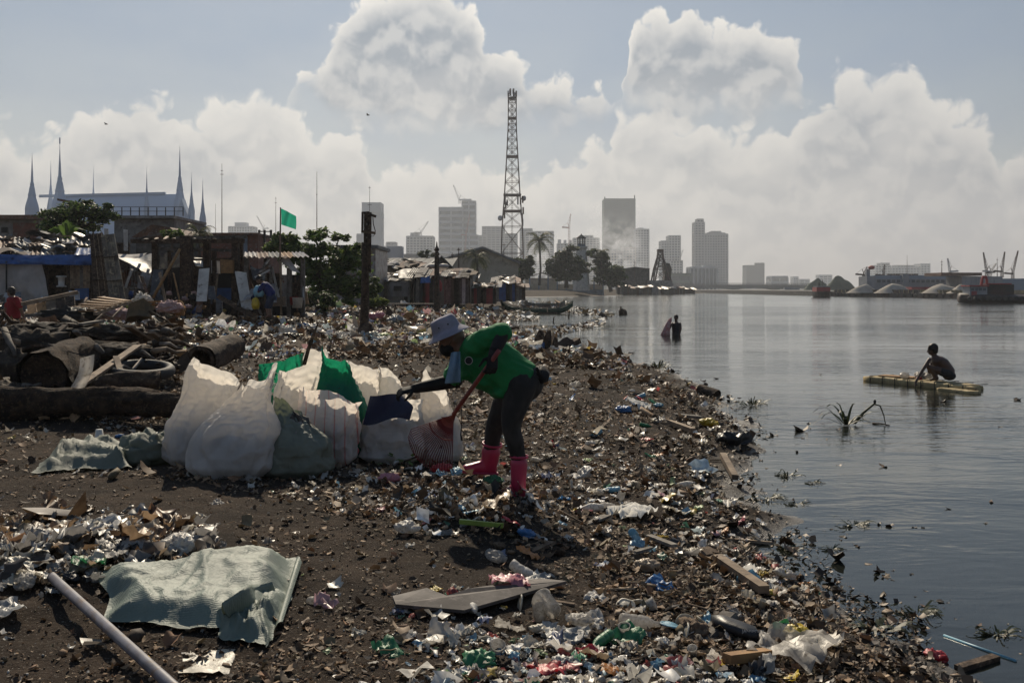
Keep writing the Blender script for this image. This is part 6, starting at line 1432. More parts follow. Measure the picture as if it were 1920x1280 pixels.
def build_sacks():
    s1, _ = sack('tall white sack, leftmost of the sack cluster, its wide mouth open', 318, 436, 676, 868, 8.75, 'sack_white', .46, (.10, .05), -.10, .72, .5, .12, 1.2, 1.14, yaw=.2, pinch=.12, top_w=.82)
    s2, pt = sack('big white sack with a frayed pointed top, nearest of the cluster', 356, 508, 682, 888, 8.25, 'sack_white', .44, (.20, .12), .14, .6, .28, .14, 2.6, 1.08, top_w=.50, yaw=-.15, pinch=.10)
    for i in range(26):
        th = random.uniform(-.7, .7); p = pt(th, random.uniform(.80, 1.0)); q = p + Vector((random.uniform(.01, .05), random.uniform(-.03, .02), random.uniform(-.05, .03)))
        MB().tube([p, p.lerp(q, .5) + Vector((0, 0, .01)), q], .0016, 3).build('frayed_thread', 'sack_white', s2)
    sack('squat olive green sack slumped against the big white one', 496, 618, 738, 882, 8.35, 'sack_olive', .80, (-.10, .08), -.10, .75, .6, .10, 3.3, 1.1, top_w=.45)
    sack('white sack with red stripes and a folded-over rim', 560, 668, 722, 858, 8.85, 'sack_white_red', .55, (.03, -.06), -.12, .6, .45, .10, 4.4, 1.02, yaw=-.3, top_w=1.05)
    sack('rounded bright green sack behind the red-striped one', 596, 690, 650, 842, 9.15, 'sack_green', .70, (-.08, .05), -.08, .75, .5, .08, 5.1, 1.08, top_w=.58)
    sack('white sack with a high folded rim behind the olive one', 510, 604, 674, 850, 9.35, 'sack_white', .45, (.05, .05), .02, .6, .5, .12, 6.2, 1.02, yaw=.2)
    sack('open bright green sack at the back, its mouth held wide', 490, 566, 652, 838, 10.1, 'sack_green', .4, (-.02, .1), .10, .7, .85, .08, 7.7, 1.0, top_w=1.08, yaw=-.5)
    sack('small white sack with a dark stick poking out of it', 546, 606, 652, 836, 10.2, 'sack_white', .5, (.04, .1), .03, .7, .7, .16, 8.9, 1.0, top_w=.9)
    sack('sunlit white sack at the back beyond the rounded green one', 640, 722, 668, 838, 10.0, 'sack_white', .42, (.0, .05), -.14, .65, .7, .12, 9.4, 1.02, top_w=.85, yaw=.4, pinch=.1)
    sack('white sack with a sharp triangular fold near the gloved hand', 706, 790, 690, 838, 9.7, 'sack_white', .45, (-.06, .05), -.22, .6, .25, .12, 10.8, 1.02, top_w=.7, yaw=-.3, pinch=.08)
    sN, _ = sack('white sack with a navy blue panel under the gloved hand', 680, 792, 736, 828, 9.05, 'sack_white', .75, (.03, 0), .04, .7, .8, .06, 11.3, 1.04, top_w=.85)
    MB().sheet(lambda u, v: P(694 - 14 * v + (58 + 30 * min(1, v * 2.2)) * u, 740 + 50 * v + 5 * math.sin(u * 5 + 1) * (.4 + v), 8.62 - .10 * math.sin(u * 3.1) - .03 * math.sin(v * 4 + u * 5)), 14, 10).build('navy_panel', 'sack_navy', sN, True)
    sack('white sack half hidden behind the red rake head', 784, 864, 704, 830, 9.1, 'sack_white', .5, (-.04, .02), -.16, .6, .35, .16, 12.2, 1.03, top_w=.62, pinch=.08)
    o = MB().tube([P(570, 684, 10.1), P(578, 655, 10.1), P(587, 630, 10.0), P(597, 604, 10.0)], [.022, .02, .017, .006], 6).build('stick', 'wood_dark', None, True, origin=P(570, 684, 10.1)); tag(o, 'crooked dark stick poking up out of a white sack', 'stick')
build_sacks()
# ---------------------------------------------------------------- cloths lying on the ground
def ground_cloth(name, corners, mt, h=.08, seed=0.0, nu=44, nv=32, fold=2.0, edge=.02, parent=None, puff=1.0, exc=.07):
    """sheet over four ground pixels, raised into ridges and lying on the soil at its edges"""
    g = [gpt(*q) for q in corners]
    pts = []
    for j in range(nv + 1):
        for i in range(nu + 1):
            u, v = i / nu, j / nv; p = g[0].lerp(g[1], u).lerp(g[3].lerp(g[2], u), v)
            p += Vector((mn.noise(Vector((u * 3, v * 3, seed))), mn.noise(Vector((u * 3 + 9, v * 3, seed))), 0)) * .05
            e = min(u, 1 - u, v, 1 - v); k = min(1, e / .16); k = k * k * (3 - 2 * k)
            r = (1 - abs(mn.noise(Vector((u * fold + v * fold * .4, v * fold * 1.6, seed * 2)))) * 2.2); r2 = 1 - abs(mn.noise(Vector((u * fold * 2.3, v * fold * 3.1 - u * 2, seed + 7)))) * 2.2
            r5 = 1 - abs(mn.noise(Vector((u * fold * 5 + v * 3, v * fold * 4 - u * 4, seed + 3)))) * 2.2
            pts.append((p.x, p.y, edge + k * h * (.35 * puff + .45 * max(r, 0) ** 2 + .25 * max(r2, 0) ** 2 + .12 * max(r5, 0) ** 3) + .012 * max(0, r2) * (1 - k)))
    A = np.array(pts); A[:, 2] += np.maximum(gz(A[:, 0], A[:, 1]), WZ); fl = A[:, 2].min()
    A = relax(A.reshape(nv + 1, nu + 1, 3), exc, 110, False, .035, int(seed * 10), None, .006).reshape(-1, 3); A[:, 2] = np.maximum(A[:, 2], np.maximum(gz(A[:, 0], A[:, 1]), WZ) + .006)
    c = sum(g, Vector()) / 4
    return MB().sheet(lambda u, v: Vector(A[round(v * nv) * (nu + 1) + round(u * nu)]), nu, nv).build(name, mt, parent, True, origin=None if parent is not None else c)
def build_cloths():
    t = thing('empty_sack', 'empty pale green woven sack lying in folds on the bare soil', 'sack', gpt(380, 1130))
    ground_cloth('sheet', ((196, 1078), (560, 1054), (508, 1200), (200, 1178)), 'sack_sage', .12, 1.7, 60, 40, .75, .02, t, 1.8, .035)
    ground_cloth('lower_fold', ((380, 1150), (540, 1120), (505, 1222), (415, 1206)), 'sack_sage', .09, 4.2, 34, 24, 1.6, .015, t)
    g = [gpt(*q) for q in ((556, 1056), (566, 1066), (530, 1180), (512, 1200))]
    MB().sheet(lambda u, v: g[0].lerp(g[1], u).lerp(g[3].lerp(g[2], u), v) + Vector((0, 0, .035 + .02 * math.sin(u * 3.1))), 4, 16).build('hem', 'sack_sage', t, True)
    k = MB(); a, b = gpt(420, 1175), gpt(515, 1120)
    def fl(u, v):
        p = a.lerp(b, u); return p + Vector((.05 * v + .03 * math.sin(u * 6), -.10 * math.sin(v * 3.0) - .04 * v, .10 * (1 - abs(2 * v - 1)) + .05 + .03 * math.sin(u * 5)))
    k.sheet(fl, 18, 12).build('turned_flap', 'sack_sage', t, True)
    t = thing('empty_sack', 'flattened grey-green sack lying beside the white sacks', 'sack', gpt(155, 872))
    ground_cloth('sheet', ((110, 846), (250, 848), (240, 880), (60, 892)), 'sack_olive', .16, 5.5, 40, 26, 1.2, .02, t)
    crumple('gathered_end', 'sack_olive', gpt(255, 855) + Vector((0, 0, .08)), (.16, .16, .13), seed=2.2, parent=t, n=26)
    t = thing('crumpled_sack', 'crumpled grey-green sack bundled against the leftmost white sack', 'sack', gpt(285, 868))
    crumple('bundle', 'sack_olive', gpt(285, 868) + Vector((0, 0, .11)), (.24, .2, .16), seed=6.1, parent=t, n=32, amp=.5); crumple('bundle', 'sack_olive', gpt(262, 870) + Vector((0, 0, .07)), (.15, .14, .10), seed=7.1, parent=t, n=26, amp=.5)
    # dark bent board
    g = [gpt(*q) for q in ((736, 1134), (742, 1156), (870, 1161), (1062, 1110), (1012, 1099), (880, 1125), (838, 1133), (800, 1124))]
    o = MB().poly([p + Vector((0, 0, .03 + .015 * (i % 2))) for i, p in enumerate(g)], .016, (0, 0, 1)).build('bent_board', 'board_dark', None, origin=g[0]); tag(o, 'long dark bent board lying flat on the soil', 'board')
    t = thing('metal_pipe', 'grey pipe with a yellow mark, slanting in from the lower edge', 'pipe', P(98, 1082, 5.0))
    MB().tube([P(98, 1082, 5.0), P(330, 1292, 3.75), P(430, 1382, 3.35)], .023, 18).build('tube', 'pipe_grey', t, True)
    for px, py, D in ((271, 1238, 4.03), ): MB().tube([P(px, py, D) , P(px + 5, py + 5, D - .03)], .0238, 16).build('paint_mark', 'paint_yellow', t, True)
    MB().lathe([(.023, 0), (.025, -.004), (.017, -.004), (.017, .02)], P(98, 1082, 5.0), 16, (P(330, 1292, 3.75) - P(98, 1082, 5.0))).build('pipe_mouth', 'pipe_grey', t, True)
mat('board_dark', (.085, .072, .066), (.055, .047, .043), 5, .75, .3, 26, c3=(.13, .11, .10), bdist=.006)
mat('pipe_grey', (.13, .13, .155), (.07, .07, .085), 7, .55, .3, 60, spec=.5, c3=(.10, .065, .045), bdist=.003)
mat('paint_yellow', (.55, .33, .02), (.4, .24, .02), 20, .6, 0.0)
build_cloths()
# ---------------------------------------------------------------- driftwood heap on the bank
def log(label, p0, p1, r0, r1, mt='wood_dark', name='log', hollow=False, bend=(0, 0, 0), cat='log', seed=0, n=16, rough=.12):
    p0, p1 = Vector(p0), Vector(p1); t = thing(name, label, cat, p0)
    k = MB(); m = 40; n = max(n, 28); pts = [p0.lerp(p1, i / m) + Vector(bend) * math.sin(math.pi * i / m) for i in range(m + 1)]
    k.tube(pts, [r0 + (r1 - r0) * i / m for i in range(m + 1)], n, False); ax = (p1 - p0).normalized()
    L = (p1 - p0).length
    for i, v in enumerate(k.v):
        c = pts[i // n]; d = (v - c); q = d * (1.6 / r0) + ax * ((c - p0).length * .35 / r0); sd = Vector((seed, 0, 0))
        g = mn.noise(q * .5 + sd) * 1.1 + (1 - abs(mn.noise(d * (3.2 / r0) + ax * ((c - p0).length * .5 / r0) + sd)) * 2) * .45 + mn.noise(q * 3.1 + sd) * .25
        k.v[i] = v + d * g * rough * 1.5
    k.build('bark', mt, t, True)
    for e, (p, d, r) in enumerate(((p0, p0 - p1, r0), (p1, p1 - p0, r1))):
        a, b, dd = frame_of(d)
        if hollow and e == 0: MB().lathe([(r * .98, 0), (r * .72, .0), (r * .66, -.25), (.01, -.3)], p, n, d, caps=False).build('hollow_end', 'wood_dark', t)
        else: MB().lathe([(r * .97, -.06), (r * .90, -.02), (r * .82, -.05), (r * .4, -.10), (.004, -.12)], p, n, d, caps=False).wobble(.02, 14).build('cut_end', mt, t)
    return t
def stick(label, pts, r, mt='wood_dark', name='stick', cat='stick', group=None, n=6):
    pts = [Vector(p) for p in pts]; m = len(pts)
    o = MB().tube(pts, [r * (1 - .5 * i / max(1, m - 1)) for i in range(m)], n, jit=.12).build(name, mt, None, True, origin=pts[0]); return tag(o, label, cat, group)
mat('bark_dark', (.060, .038, .024), (.018, .013, .010), 9, .95, 1.0, 34, c3=(.115, .078, .05), bdist=.05)
def build_driftwood():
    log('thick short log with its dark sawn end facing out', P(80, 706, 11.6), P(150, 668, 12.9), .28, .25, 'bark_dark', seed=3, n=22, rough=.2)
    log('long dark trunk lying along the foot of the driftwood heap', P(-140, 772, 11.1), P(352, 756, 10.9), .17, .13, 'bark_dark', bend=(0, .1, .07), seed=5, rough=.30)
    log('short knobbly log lying on the long dark trunk', P(168, 728, 11.6), P(300, 712, 11.8), .105, .09, seed=7, bend=(0, 0, .04), rough=.3)
    log('hollow barrel-like log end between the tyre and the sacks', P(376, 676, 13.2), P(436, 650, 14.2), .20, .18, hollow=True, seed=8)
    log('upright dark stump in the rubbish beyond the tyre', P(322, 640, 19), P(318, 603, 19), .19, .14, seed=9, name='stump', cat='stump', rough=.3)
    log('slim upright post stump beside the driftwood boards', P(311, 626, 20), P(306, 585, 20), .09, .06, seed=10, name='stump', cat='stump', rough=.3)
    stick('long thin branch crossing the heap above the tyre', [P(160, 610, 15.5), P(215, 630, 15), P(262, 644, 14.6), P(345, 658, 14.4)], .055)
    stick('bent grey branch lying over the heap at the picture edge', [P(-10, 645, 13.5), P(40, 638, 13.6), P(75, 640, 13.6), P(102, 651, 13.4)], .06, 'wood_grey')
    stick('short forked grey branch standing at the picture edge', [P(8, 618, 12.8), P(16, 640, 12.6), P(24, 652, 12.5), P(28, 667, 12.4)], .05, 'wood_grey')
    stick('thin dark branch lying across the boards by the stump post', [P(180, 640, 17), P(240, 646, 16.6), P(300, 640, 16.4)], .04)
    stick('stubby upright branch in the middle of the heap', [P(154, 624, 16), P(152, 608, 16), P(155, 592, 16)], .05)
    t = thing('pale_plank', 'pale broken plank slanting down beside the thick log', 'plank', P(155, 722, 11.4))
    MB().beam(P(150, 722, 11.3), P(258, 648, 13.0), .11, .03).wobble(.008, 6).build('board', 'wood_pale', t)
    o = MB().beam(P(217, 668, 12.3), P(225, 694, 12.0), .07, .02).build('pale_plank', 'wood_pale', None, origin=P(225, 694, 12.0)); tag(o, 'short pale board lying on the tyre rim', 'plank')
    t = thing('plastic_roll', 'pale curled plastic sheet hanging off the thick log', 'plastic', P(140, 730, 11.0))
    MB().sheet(lambda u, v: P(150 + 27 * u - 20 * v + 6 * math.sin(v * 3), 672 + 56 * v - 8 * u * (1 - v), 11.2 - .09 * math.sin(u * 3.1) - .1 * v), 10, 16).build('sheet', 'plastic_clear', t, True)
    # tyre
    c = P(266, 694, 12.3); t = thing('tyre', 'worn black tyre lying flat on the driftwood', 'tyre', c); Rm = Euler((R(7), R(4), 0)).to_matrix()
    k = MB(); nu, nv = 48, 12; R0, r0 = .325, .075; v = []; f = []
    for i in range(nu):
        a = 2 * math.pi * i / nu
        for j in range(nv):
            b = 2 * math.pi * j / nv; rr = R0 + r0 * math.cos(b) * (1.0 if math.cos(b) > 0 else .75); z = r0 * math.sin(b) * .95
            if math.cos(b) > .6 and (i % 2): rr -= .008
            v.append(c + Rm @ Vector((rr * math.cos(a), rr * math.sin(a), z)))
    for i in range(nu):
        for j in range(nv): f.append((i * nv + j, ((i + 1) % nu) * nv + j, ((i + 1) % nu) * nv + (j + 1) % nv, i * nv + (j + 1) % nv))
    k.add(v, f).build('tread', 'rubber', t, True)
    # broken boat side and slatted ladder
    t = thing('broken_panel', 'broken plank panel with a bamboo rail in the driftwood', 'panel', P(95, 590, 19)); D = 19
    MB().beam(P(40, 570, D - .3), P(145, 548, D + .4), .07).build('rail', 'wood_pale', t); MB().beam(P(46, 592, D - .4), P(128, 586, D), .06).build('rail', 'wood_grey', t)
    for i in range(5): a = 50 + 18 * i; board(t, 'plank', [(a, 572 - 3.6 * i, D), (a + 16.5, 569 - 3.6 * i, D), (a + 19, 586 - i, D - .3), (a + 2, 589 - i, D - .3)], .03, ('wood_orange', 'wood_orange', 'wood_pale', 'wood_dark', 'wood_dark')[i])
    t = thing('slatted_panel', 'slatted orange-brown panel lying on the heap', 'panel', P(190, 588, 18)); D = 18
    for (a, b) in (((112, 590, D - .4), (196, 558, D + 1.2)), ((178, 588, D - .9), (245, 566, D + .8))): MB().beam(P(*a), P(*b), .06).build('rail', 'wood_pale', t)
    for i in range(7):
        u = (i + .3) / 7; p, q = P(112, 590, D - .4).lerp(P(196, 558, D + 1.2), u), P(178, 588, D - .9).lerp(P(245, 566, D + .8), u)
        MB().beam(p + Vector((0, 0, .04)), q + Vector((0, 0, .04)), .17, .02).build('slat', 'wood_orange', t)
    t = thing('small_bench', 'small wooden bench frame beside the shelter posts', 'bench', P(290, 585, 24)); D = 24
    MB().beam(P(278, 566, D), P(300, 565, D), .3, .04).build('seat', 'wood_orange', t)
    for px in (279, 288, 299): MB().beam(P(px, 580, D), P(px, 566, D), .05).build('leg', 'wood_orange', t)
    MB().beam(P(279, 572, D), P(299, 571, D), .04).build('stretcher', 'wood_orange', t)
    for lb, px, py, D, r, mt in (('knotted white plastic bag beside the small bench', 266, 566, 24, (.2, .18, .2), 'plastic_white'), ('green and yellow bag lying before the knotted white bag', 257, 582, 22, (.22, .16, .17), 'bag_green'), ('pinkish cloth heap on the slatted panel end', 222, 590, 20, (.34, .22, .14), 'cloth_pink'), ('pinkish cloth bundle draped by the small bench', 318, 577, 23.5, (.3, .2, .16), 'cloth_pink'), ('dark twisted net heap on the driftwood', 130, 592, 17.5, (.5, .25, .15), 'black'), ('brown box-like bundle behind the pinkish bundle', 336, 580, 24, (.12, .15, .2), 'wood_orange')):
        tag(crumple('bundle', mt, P(px, py, D), r, seed=px * .37, amp=.9, n=34, freq=3.2), lb, 'bag' if 'bag' in lb else 'bundle')
    for i, (px, py, w, h, sd) in enumerate(((60, 640, 60, 30, 1), (150, 655, 70, 22, 2), (230, 655, 60, 18, 3), (90, 615, 80, 18, 4), (20, 690, 40, 40, 5), (215, 620, 60, 18, 6), (310, 640, 30, 14, 8), (20, 735, 60, 26, 9))):
        D = 14.5 - (py - 600) * .022; o = crumple('debris_mound', 'mud_mound', P(px, py + 6, D), (w / F * D, w / F * D * .8, h / F * D), seed=sd, amp=.6, n=30, freq=3); tag(o, None, None, None, 'stuff')
    n = 2600; px = RNG.uniform(-40, 350, n); py = 600 + 175 * RNG.uniform(0, 1, n) ** .9; ok = (py < 690 + (345 - px) * .3) & (px < 350); px, py = px[ok], py[ok]
    D = 15.6 - (py - 590) * .0245; xy = np.stack([(px - 960) / F * D, D], 1); zz = CAMZ - (py - HY) / F * D
    scatter('driftwood_bits', [('twig', 6), ('leaf', 2), ('chip', 2), ('flake', 2)], xy, .11 * RNG.lognormal(0, .5, len(xy)), [(a * .7, b * .7, c * .7) for a, b, c in BROWN], 'litter', .5, .1, zf=lambda a, b: zz - .02)
    for i in range(34):
        px, py = random.uniform(-10, 330), random.uniform(592, 722); D = 14.7 - (py - 590) * .0235; L = random.uniform(18, 70); a = random.gauss(.1, .5); k = random.uniform(-9, 9); mt = random.choice(('wood_dark', 'wood_dark', 'wood_grey', 'wood_pale'))
        stick(told_apart(px, py, mt, 'heap branch', L, 18, 70), [P(px - L / 2, py + L * .5 * math.sin(a), D - .2), P(px - L * .1, py + k * .6, D), P(px + L * .2, py - k * .3, D + .05), P(px + L / 2, py - L * .5 * math.sin(a), D + .3)], random.uniform(.018, .05), mt, 'branch', 'branch', 'broken branches on the driftwood heap')
    for i in range(12):
        px, py = random.uniform(-10, 320), random.uniform(600, 700); D = 14.6 - (py - 590) * .0235; L = random.uniform(20, 60); a = random.gauss(.1, .5); mt = random.choice(('wood_dark', 'wood_grey', 'wood_pale')); p = P(px - L / 2, py + L * .5 * math.sin(a), D - .2)
        tag(MB().beam(p, P(px + L / 2, py - L * .5 * math.sin(a), D + .3), random.uniform(.06, .14), .03).wobble(.008, 6, i).build('heap_plank', mt, None, origin=p), told_apart(px, py, mt, 'heap plank', L, 20, 60), 'plank', 'planks on the driftwood heap')
    # slack cable
    o = MB().tube([P(-20, 612, 12.2), P(70, 640, 12), P(140, 662, 11.9), P(185, 673, 11.9)], .006, 5).build('cable', 'black', None, origin=P(-20, 612, 12.2)); tag(o, 'thin dark cable strung low over the driftwood', 'cable')
mat('plastic_clear', (.50, .48, .45), (.36, .34, .31), 5, .38, .3, 18, spec=.45, transl=.5, bdist=.008, alpha=.72, c3=(.22, .19, .16))
mat('plastic_white', (.66, .64, .60), (.50, .47, .43), 5, .42, .35, 16, spec=.4, transl=.42, bdist=.012, c3=(.30, .26, .22))
mat('bag_green', (.16, .26, .05), (.34, .30, .06), 4, .5, .3, 14, transl=.3)
mat('cloth_pink', (.42, .27, .25), (.30, .19, .18), 5, .8, .4, 14, c3=(.5, .42, .4))
mat('mud_mound', (.055, .042, .032), (.03, .025, .02), 4, .9, .8, 16, bdist=.04, c3=(.11, .085, .06))
build_driftwood()
# ---------------------------------------------------------------- boats, raft, floating plants
def build_water_things():
    def hull(t, A, B, w, h, mt, rake=.6, nm='hull'):
        d = (B - A); L = d.length; d.normalize(); nr = Vector((-d.y, d.x, 0)); secs = []
        n = 16
        for i in range(n + 1):
            k = i / n; c = A + d * L * k; e = abs(2 * k - 1); wd = max(.02, w * (1 - e ** 3.2)); lift = rake * e ** 5
            secs.append((c + Vector((0, 0, h * .5 + lift)), nr * wd, Vector((0, 0, h * .5 * (1 - .25 * e ** 4)))))
        MB().loft(secs, 12, power=2.6).build(nm, mt, t, True)
        for s in (-1, 1): MB().tube([q[0] + q[1] * s + Vector((0, 0, h * .45)) for q in secs], .035, 5).build('gunwale', 'boat_trim', t)
        return secs
    A, B = Vector((*wpt(940, 586), WZ - .08)), Vector((*wpt(1074, 588), WZ - .08)); t = thing('outrigger_boat', 'slender dark green wooden boat moored off the rubbish bank', 'boat', (A + B) / 2)
    s = hull(t, A, B, .36, .46, 'boat_green', .55)
    for i in (4, 7, 10, 13): MB().beam(s[i][0] - s[i][1] + Vector((0, 0, .25)), s[i][0] + s[i][1] + Vector((0, 0, .25)), .14, .04).build('thwart', 'wood_pale', t)
    MB().tube([s[13][0] + Vector((0, 0, .2)), s[13][0] + Vector((-.05, 0, .55))], .07, 6).build('bow_post', 'wood_pale', t)
    MB().tube([A + Vector((.6, -1.1, .16)), (A + B) / 2 + Vector((0, -1.15, .12)), B + Vector((-1.2, -1.1, .16))], .05, 6).build('outrigger_float', 'wood_dark', t)
    for k in (.3, .65): p = A.lerp(B, k); MB().tube([p + Vector((0, .3, .5)), p + Vector((0, -.5, .5)), p + Vector((0, -1.1, .2))], .03, 5).build('outrigger_arm', 'wood_dark', t)
    A, B = Vector((*wpt(985, 578), WZ - .05)), Vector((*wpt(1060, 578), WZ - .05)); t = thing('small_boat', 'small pale boat lying behind the dark green boat', 'boat', (A + B) / 2); hull(t, A, B, .4, .5, 'wood_grey', .3)
    # stumps and posts in the shallows
    for lb, px, y0, y1, r, kind in (('dark broken stump standing in the water beyond the scum', 1168, 590, 579, .30, 1), ('low dark stump at the edge of the floating scum', 1131, 594, 588, .30, 1)):
        c = Vector((*wpt(px, y1 if y1 > y0 else y0), WZ - .1)); h = (y0 - y1) / F * c.y + .1
        t = thing('mooring_stump', lb, 'stump', c); k = MB().tube([c, c + Vector((0, 0, h * .7)), c + Vector((.05, 0, h))], [r, r * .95, r * .6], 10).wobble(.10, 4, px); k.build('trunk', 'wood_dark', t)
        MB().beam(c + Vector((-r * .4, 0, h * .6)), c + Vector((-r * .5, 0, h * 1.35)), .1).build('splinter', 'wood_dark', t)
    t = thing('mooring_stump', 'dark stump with broken uprights at the water edge behind the worker', 'stump', gpt(1020, 655)); c = gpt(1020, 656)
    for dx, h, r in ((-.10, .50, .14), (.10, .52, .11), (.28, .34, .10)): MB().tube([c + Vector((dx, 0, -.1)), c + Vector((dx, 0, h * .6)), c + Vector((dx + .02, 0, h))], [r, r * .9, r * .55], 9).wobble(.05, 6, dx).build('upright', 'wood_dark', t)
    MB().tube([c + Vector((-.08, -.14, -.05)), c + Vector((-.08, -.14, .2))], [.1, .09], 8).build('blue_can', 'board_blue', t)
    g = Vector((*wpt(1072, 662), WZ)); a, b = P(1054, 656, 28.6), P(1084, 638, 29.0)
    o = MB().beam(a - (b - a) * .3, b, .22, .16).build('tilted_beam', 'wood_dark', None, origin=a); tag(o, 'dark square beam tilting out of the shallows', 'beam')
    for i, (lb, px, py, h) in enumerate((('thin dark stake near the green boat bow, in the scum', 1066, 596, 14), ('short stake standing in the scum below the green boat', 1037, 604, 10), ('leaning stake at the scum edge behind the straw hat', 905, 588, 20))):
        c = Vector((*wpt(px, py), WZ - .1)); o = MB().tube([c, c + Vector((.05, 0, h / F * c.y + .1))], [.05, .035], 6).build('stake', 'wood_dark', None, origin=c); tag(o, lb.replace('straw', 'grey'), 'stake')
    # raft of foam slabs
    A, B = Vector((*wpt(1624, 713), WZ)), Vector((*wpt(1842, 737), WZ)); d = (B - A).normalized(); nr = Vector((-d.y, d.x, 0)) * (1 if -d.y * 0 + d.x > 0 else -1); L = (B - A).length
    t = thing('foam_raft', 'narrow raft of yellowed foam slabs drifting under the boy', 'raft', (A + B) / 2)
    for i, (s0, l0, l1, w, h, z) in enumerate(((.0, 0, L * .97, .20, .15, .0), (.21, .05, L * .9, .20, .15, .004), (.42, .25, L * .86, .20, .14, -.006), (-.19, L * .72, L * 1.03, .16, .10, -.03))):
        k = MB(); c0, c1 = A + d * l0 + nr * s0 + Vector((0, 0, z + .03)), A + d * l1 + nr * s0 + Vector((0, 0, z + .03)); n = 14
        secs = []
        for j in range(n + 1):
            e = j / n; q = c0.lerp(c1, e); ta = .75 if j in (0, n) else 1.0
            secs.append((q, nr * w / 2 * ta, Vector((0, 0, h / 2 * ta))))
        k.loft(secs, 14, power=5).wobble(.012, 9, i).build('foam_slab', 'foam_yellow', t, True)
    for i in range(8): q = A + d * L * (.08 + .115 * i); MB().beam(q - nr * .112 + Vector((0, 0, -.05)), q - nr * .112 + Vector((0, 0, .112)), .012, .012).build('strap', 'black', t)
    for i in range(8): q = A + d * L * (.08 + .115 * i); MB().beam(q - nr * .11 + Vector((0, 0, .112)), q + nr * .52 + Vector((0, 0, .112)), .014, .01).build('strap', 'black', t)
    MB().beam(A + d * .3 + nr * .1 + Vector((0, 0, .122)), A + d * .95 + nr * .3 + Vector((0, 0, .122)), .3, .02).build('deck_board', 'wood_orange', t)
    for i in range(7):
        q = A + d * random.uniform(.85, 1.35) + nr * random.uniform(0, .4) + Vector((0, 0, .17)); o = crumple('clear_plastic', 'plastic_clear', q, (.09, .07, .06), seed=i * 2.7, amp=.6); tag(o, 'clump of clear plastic loaded on the foam raft', 'plastic', 'clear plastic on the raft')
    o = crumple('red_wrapper', 'board_red', A + d * 1.28 + nr * .02 + Vector((0, 0, .14)), (.06, .04, .03), seed=3); tag(o, 'small red wrapper on the foam raft', 'wrapper')
    # water plants
    def blades(label, px, py, n, hgt, spread, stalk=False, nm='water_plant', lean=.6):
        c = Vector((*wpt(px, py), WZ)); t = thing(nm, label, 'plant', c)
        for i in range(n):
            a = random.uniform(0, 6.28); L = hgt * random.uniform(.5, 1.1); dr = Vector((math.cos(a), math.sin(a) * .7, 0)); up = random.uniform(.35, 1.2)
            p = c + dr * spread * random.uniform(0, .35); v = dr * lean * random.uniform(.3, 1) + Vector((0, 0, up)); pts = []
            for j in range(7): pts.append(p.copy()); v = v.normalized(); p = p + v * L / 6; v = v + Vector((0, 0, -.16 * j * random.uniform(.6, 1.4)))
            w = random.uniform(.008, .024) * min(1.5, hgt / .25); k = MB(); sd = Vector((-dr.y, dr.x, 0)); vs = []
            for j, q in enumerate(pts): ww = w * (1 - .8 * abs(j / 6 - .35)); q.z = max(q.z, WZ + .004); vs += [q - sd * ww, q + sd * ww + Vector((0, 0, .004))]
            k.add(vs, [(2 * j, 2 * j + 1, 2 * j + 3, 2 * j + 2) for j in range(6)]); k.build('blade', 'water_leaf', t)
        if stalk:
            pts = [c + Vector((.10, 0, .02)), c + Vector((.22, 0, .16)), c + Vector((.36, 0, .275)), c + Vector((.44, 0, .25)), c + Vector((.49, 0, .12)), c + Vector((.51, 0, .01))]
            MB().tube(pts, [.022, .018, .013, .010, .008, .006], 6).build('bent_stalk', 'water_leaf', t, True); MB().ball(pts[2] + Vector((.01, 0, .03)), (.02, .02, .03), 8).build('bud', 'black', t)
        return t
    blades('dark water hyacinth clump with a bent stalk, alone on the open water', 1588, 796, 18, .46, .25, True, lean=1.5)
    stick('thin dark stick floating beside the hyacinth clump', [Vector((*wpt(1636, 795), WZ + .01)), Vector((*wpt(1652, 796), WZ + .015)), Vector((*wpt(1668, 799), WZ + .01))], .014)
    blades('flat clump of dead stalks floating off the beach', 1412, 760, 44, .22, .55, lean=1.6, nm='floating_clump')
    blades('upright dry stalk clump at the beach edge beyond the litter spit', 1232, 692, 40, .30, .6, lean=1.3, nm='dry_clump')
    for i, (px, py, w) in enumerate(((1478, 892, .3), (1440, 935, .35), (1525, 905, .2), (1600, 985, .28), (1495, 945, .2), (1560, 1030, .2), (1640, 1180, .4), (1720, 1150, .3), (1480, 1030, .2), (1870, 1190, .25))):
        blades(('weed mat just beyond the stout stick of wood', 'weed mat off the stout stick, nearer the open water', 'weed mat farther out than the stout stick', 'weed mat alone far off the thick plank', 'weed mat between the stout stick and the thick plank', 'weed mat straight out from the thick plank', 'broad weed mat beside the thin pale blue tube', 'weed mat just behind the thin pale blue tube', 'weed mat touching the beach above the thick plank', 'weed mat at the picture edge near the pale blue tube')[i], px, py, 26, w * .42, w * .8, lean=3.0, nm='weed_clump'); 
for_weed = 'weed clumps in the shallows'
mat('boat_green', (.025, .07, .045), (.015, .045, .03), 3, .6, .2, 12); mat('boat_trim', (.10, .13, .10), (.06, .08, .06), 4, .7, .2)
mat('foam_yellow', (.42, .33, .17), (.30, .23, .12), 5, .8, .4, 22, c3=(.17, .13, .08), bdist=.01)
mat('water_leaf', (.03, .045, .016), (.055, .05, .022), 4, .5, 0.0, transl=.25)
build_water_things()
for o in list(C.objects):
    if o.name.startswith('weed_clump') and o.parent is None: o['group'] = for_weed
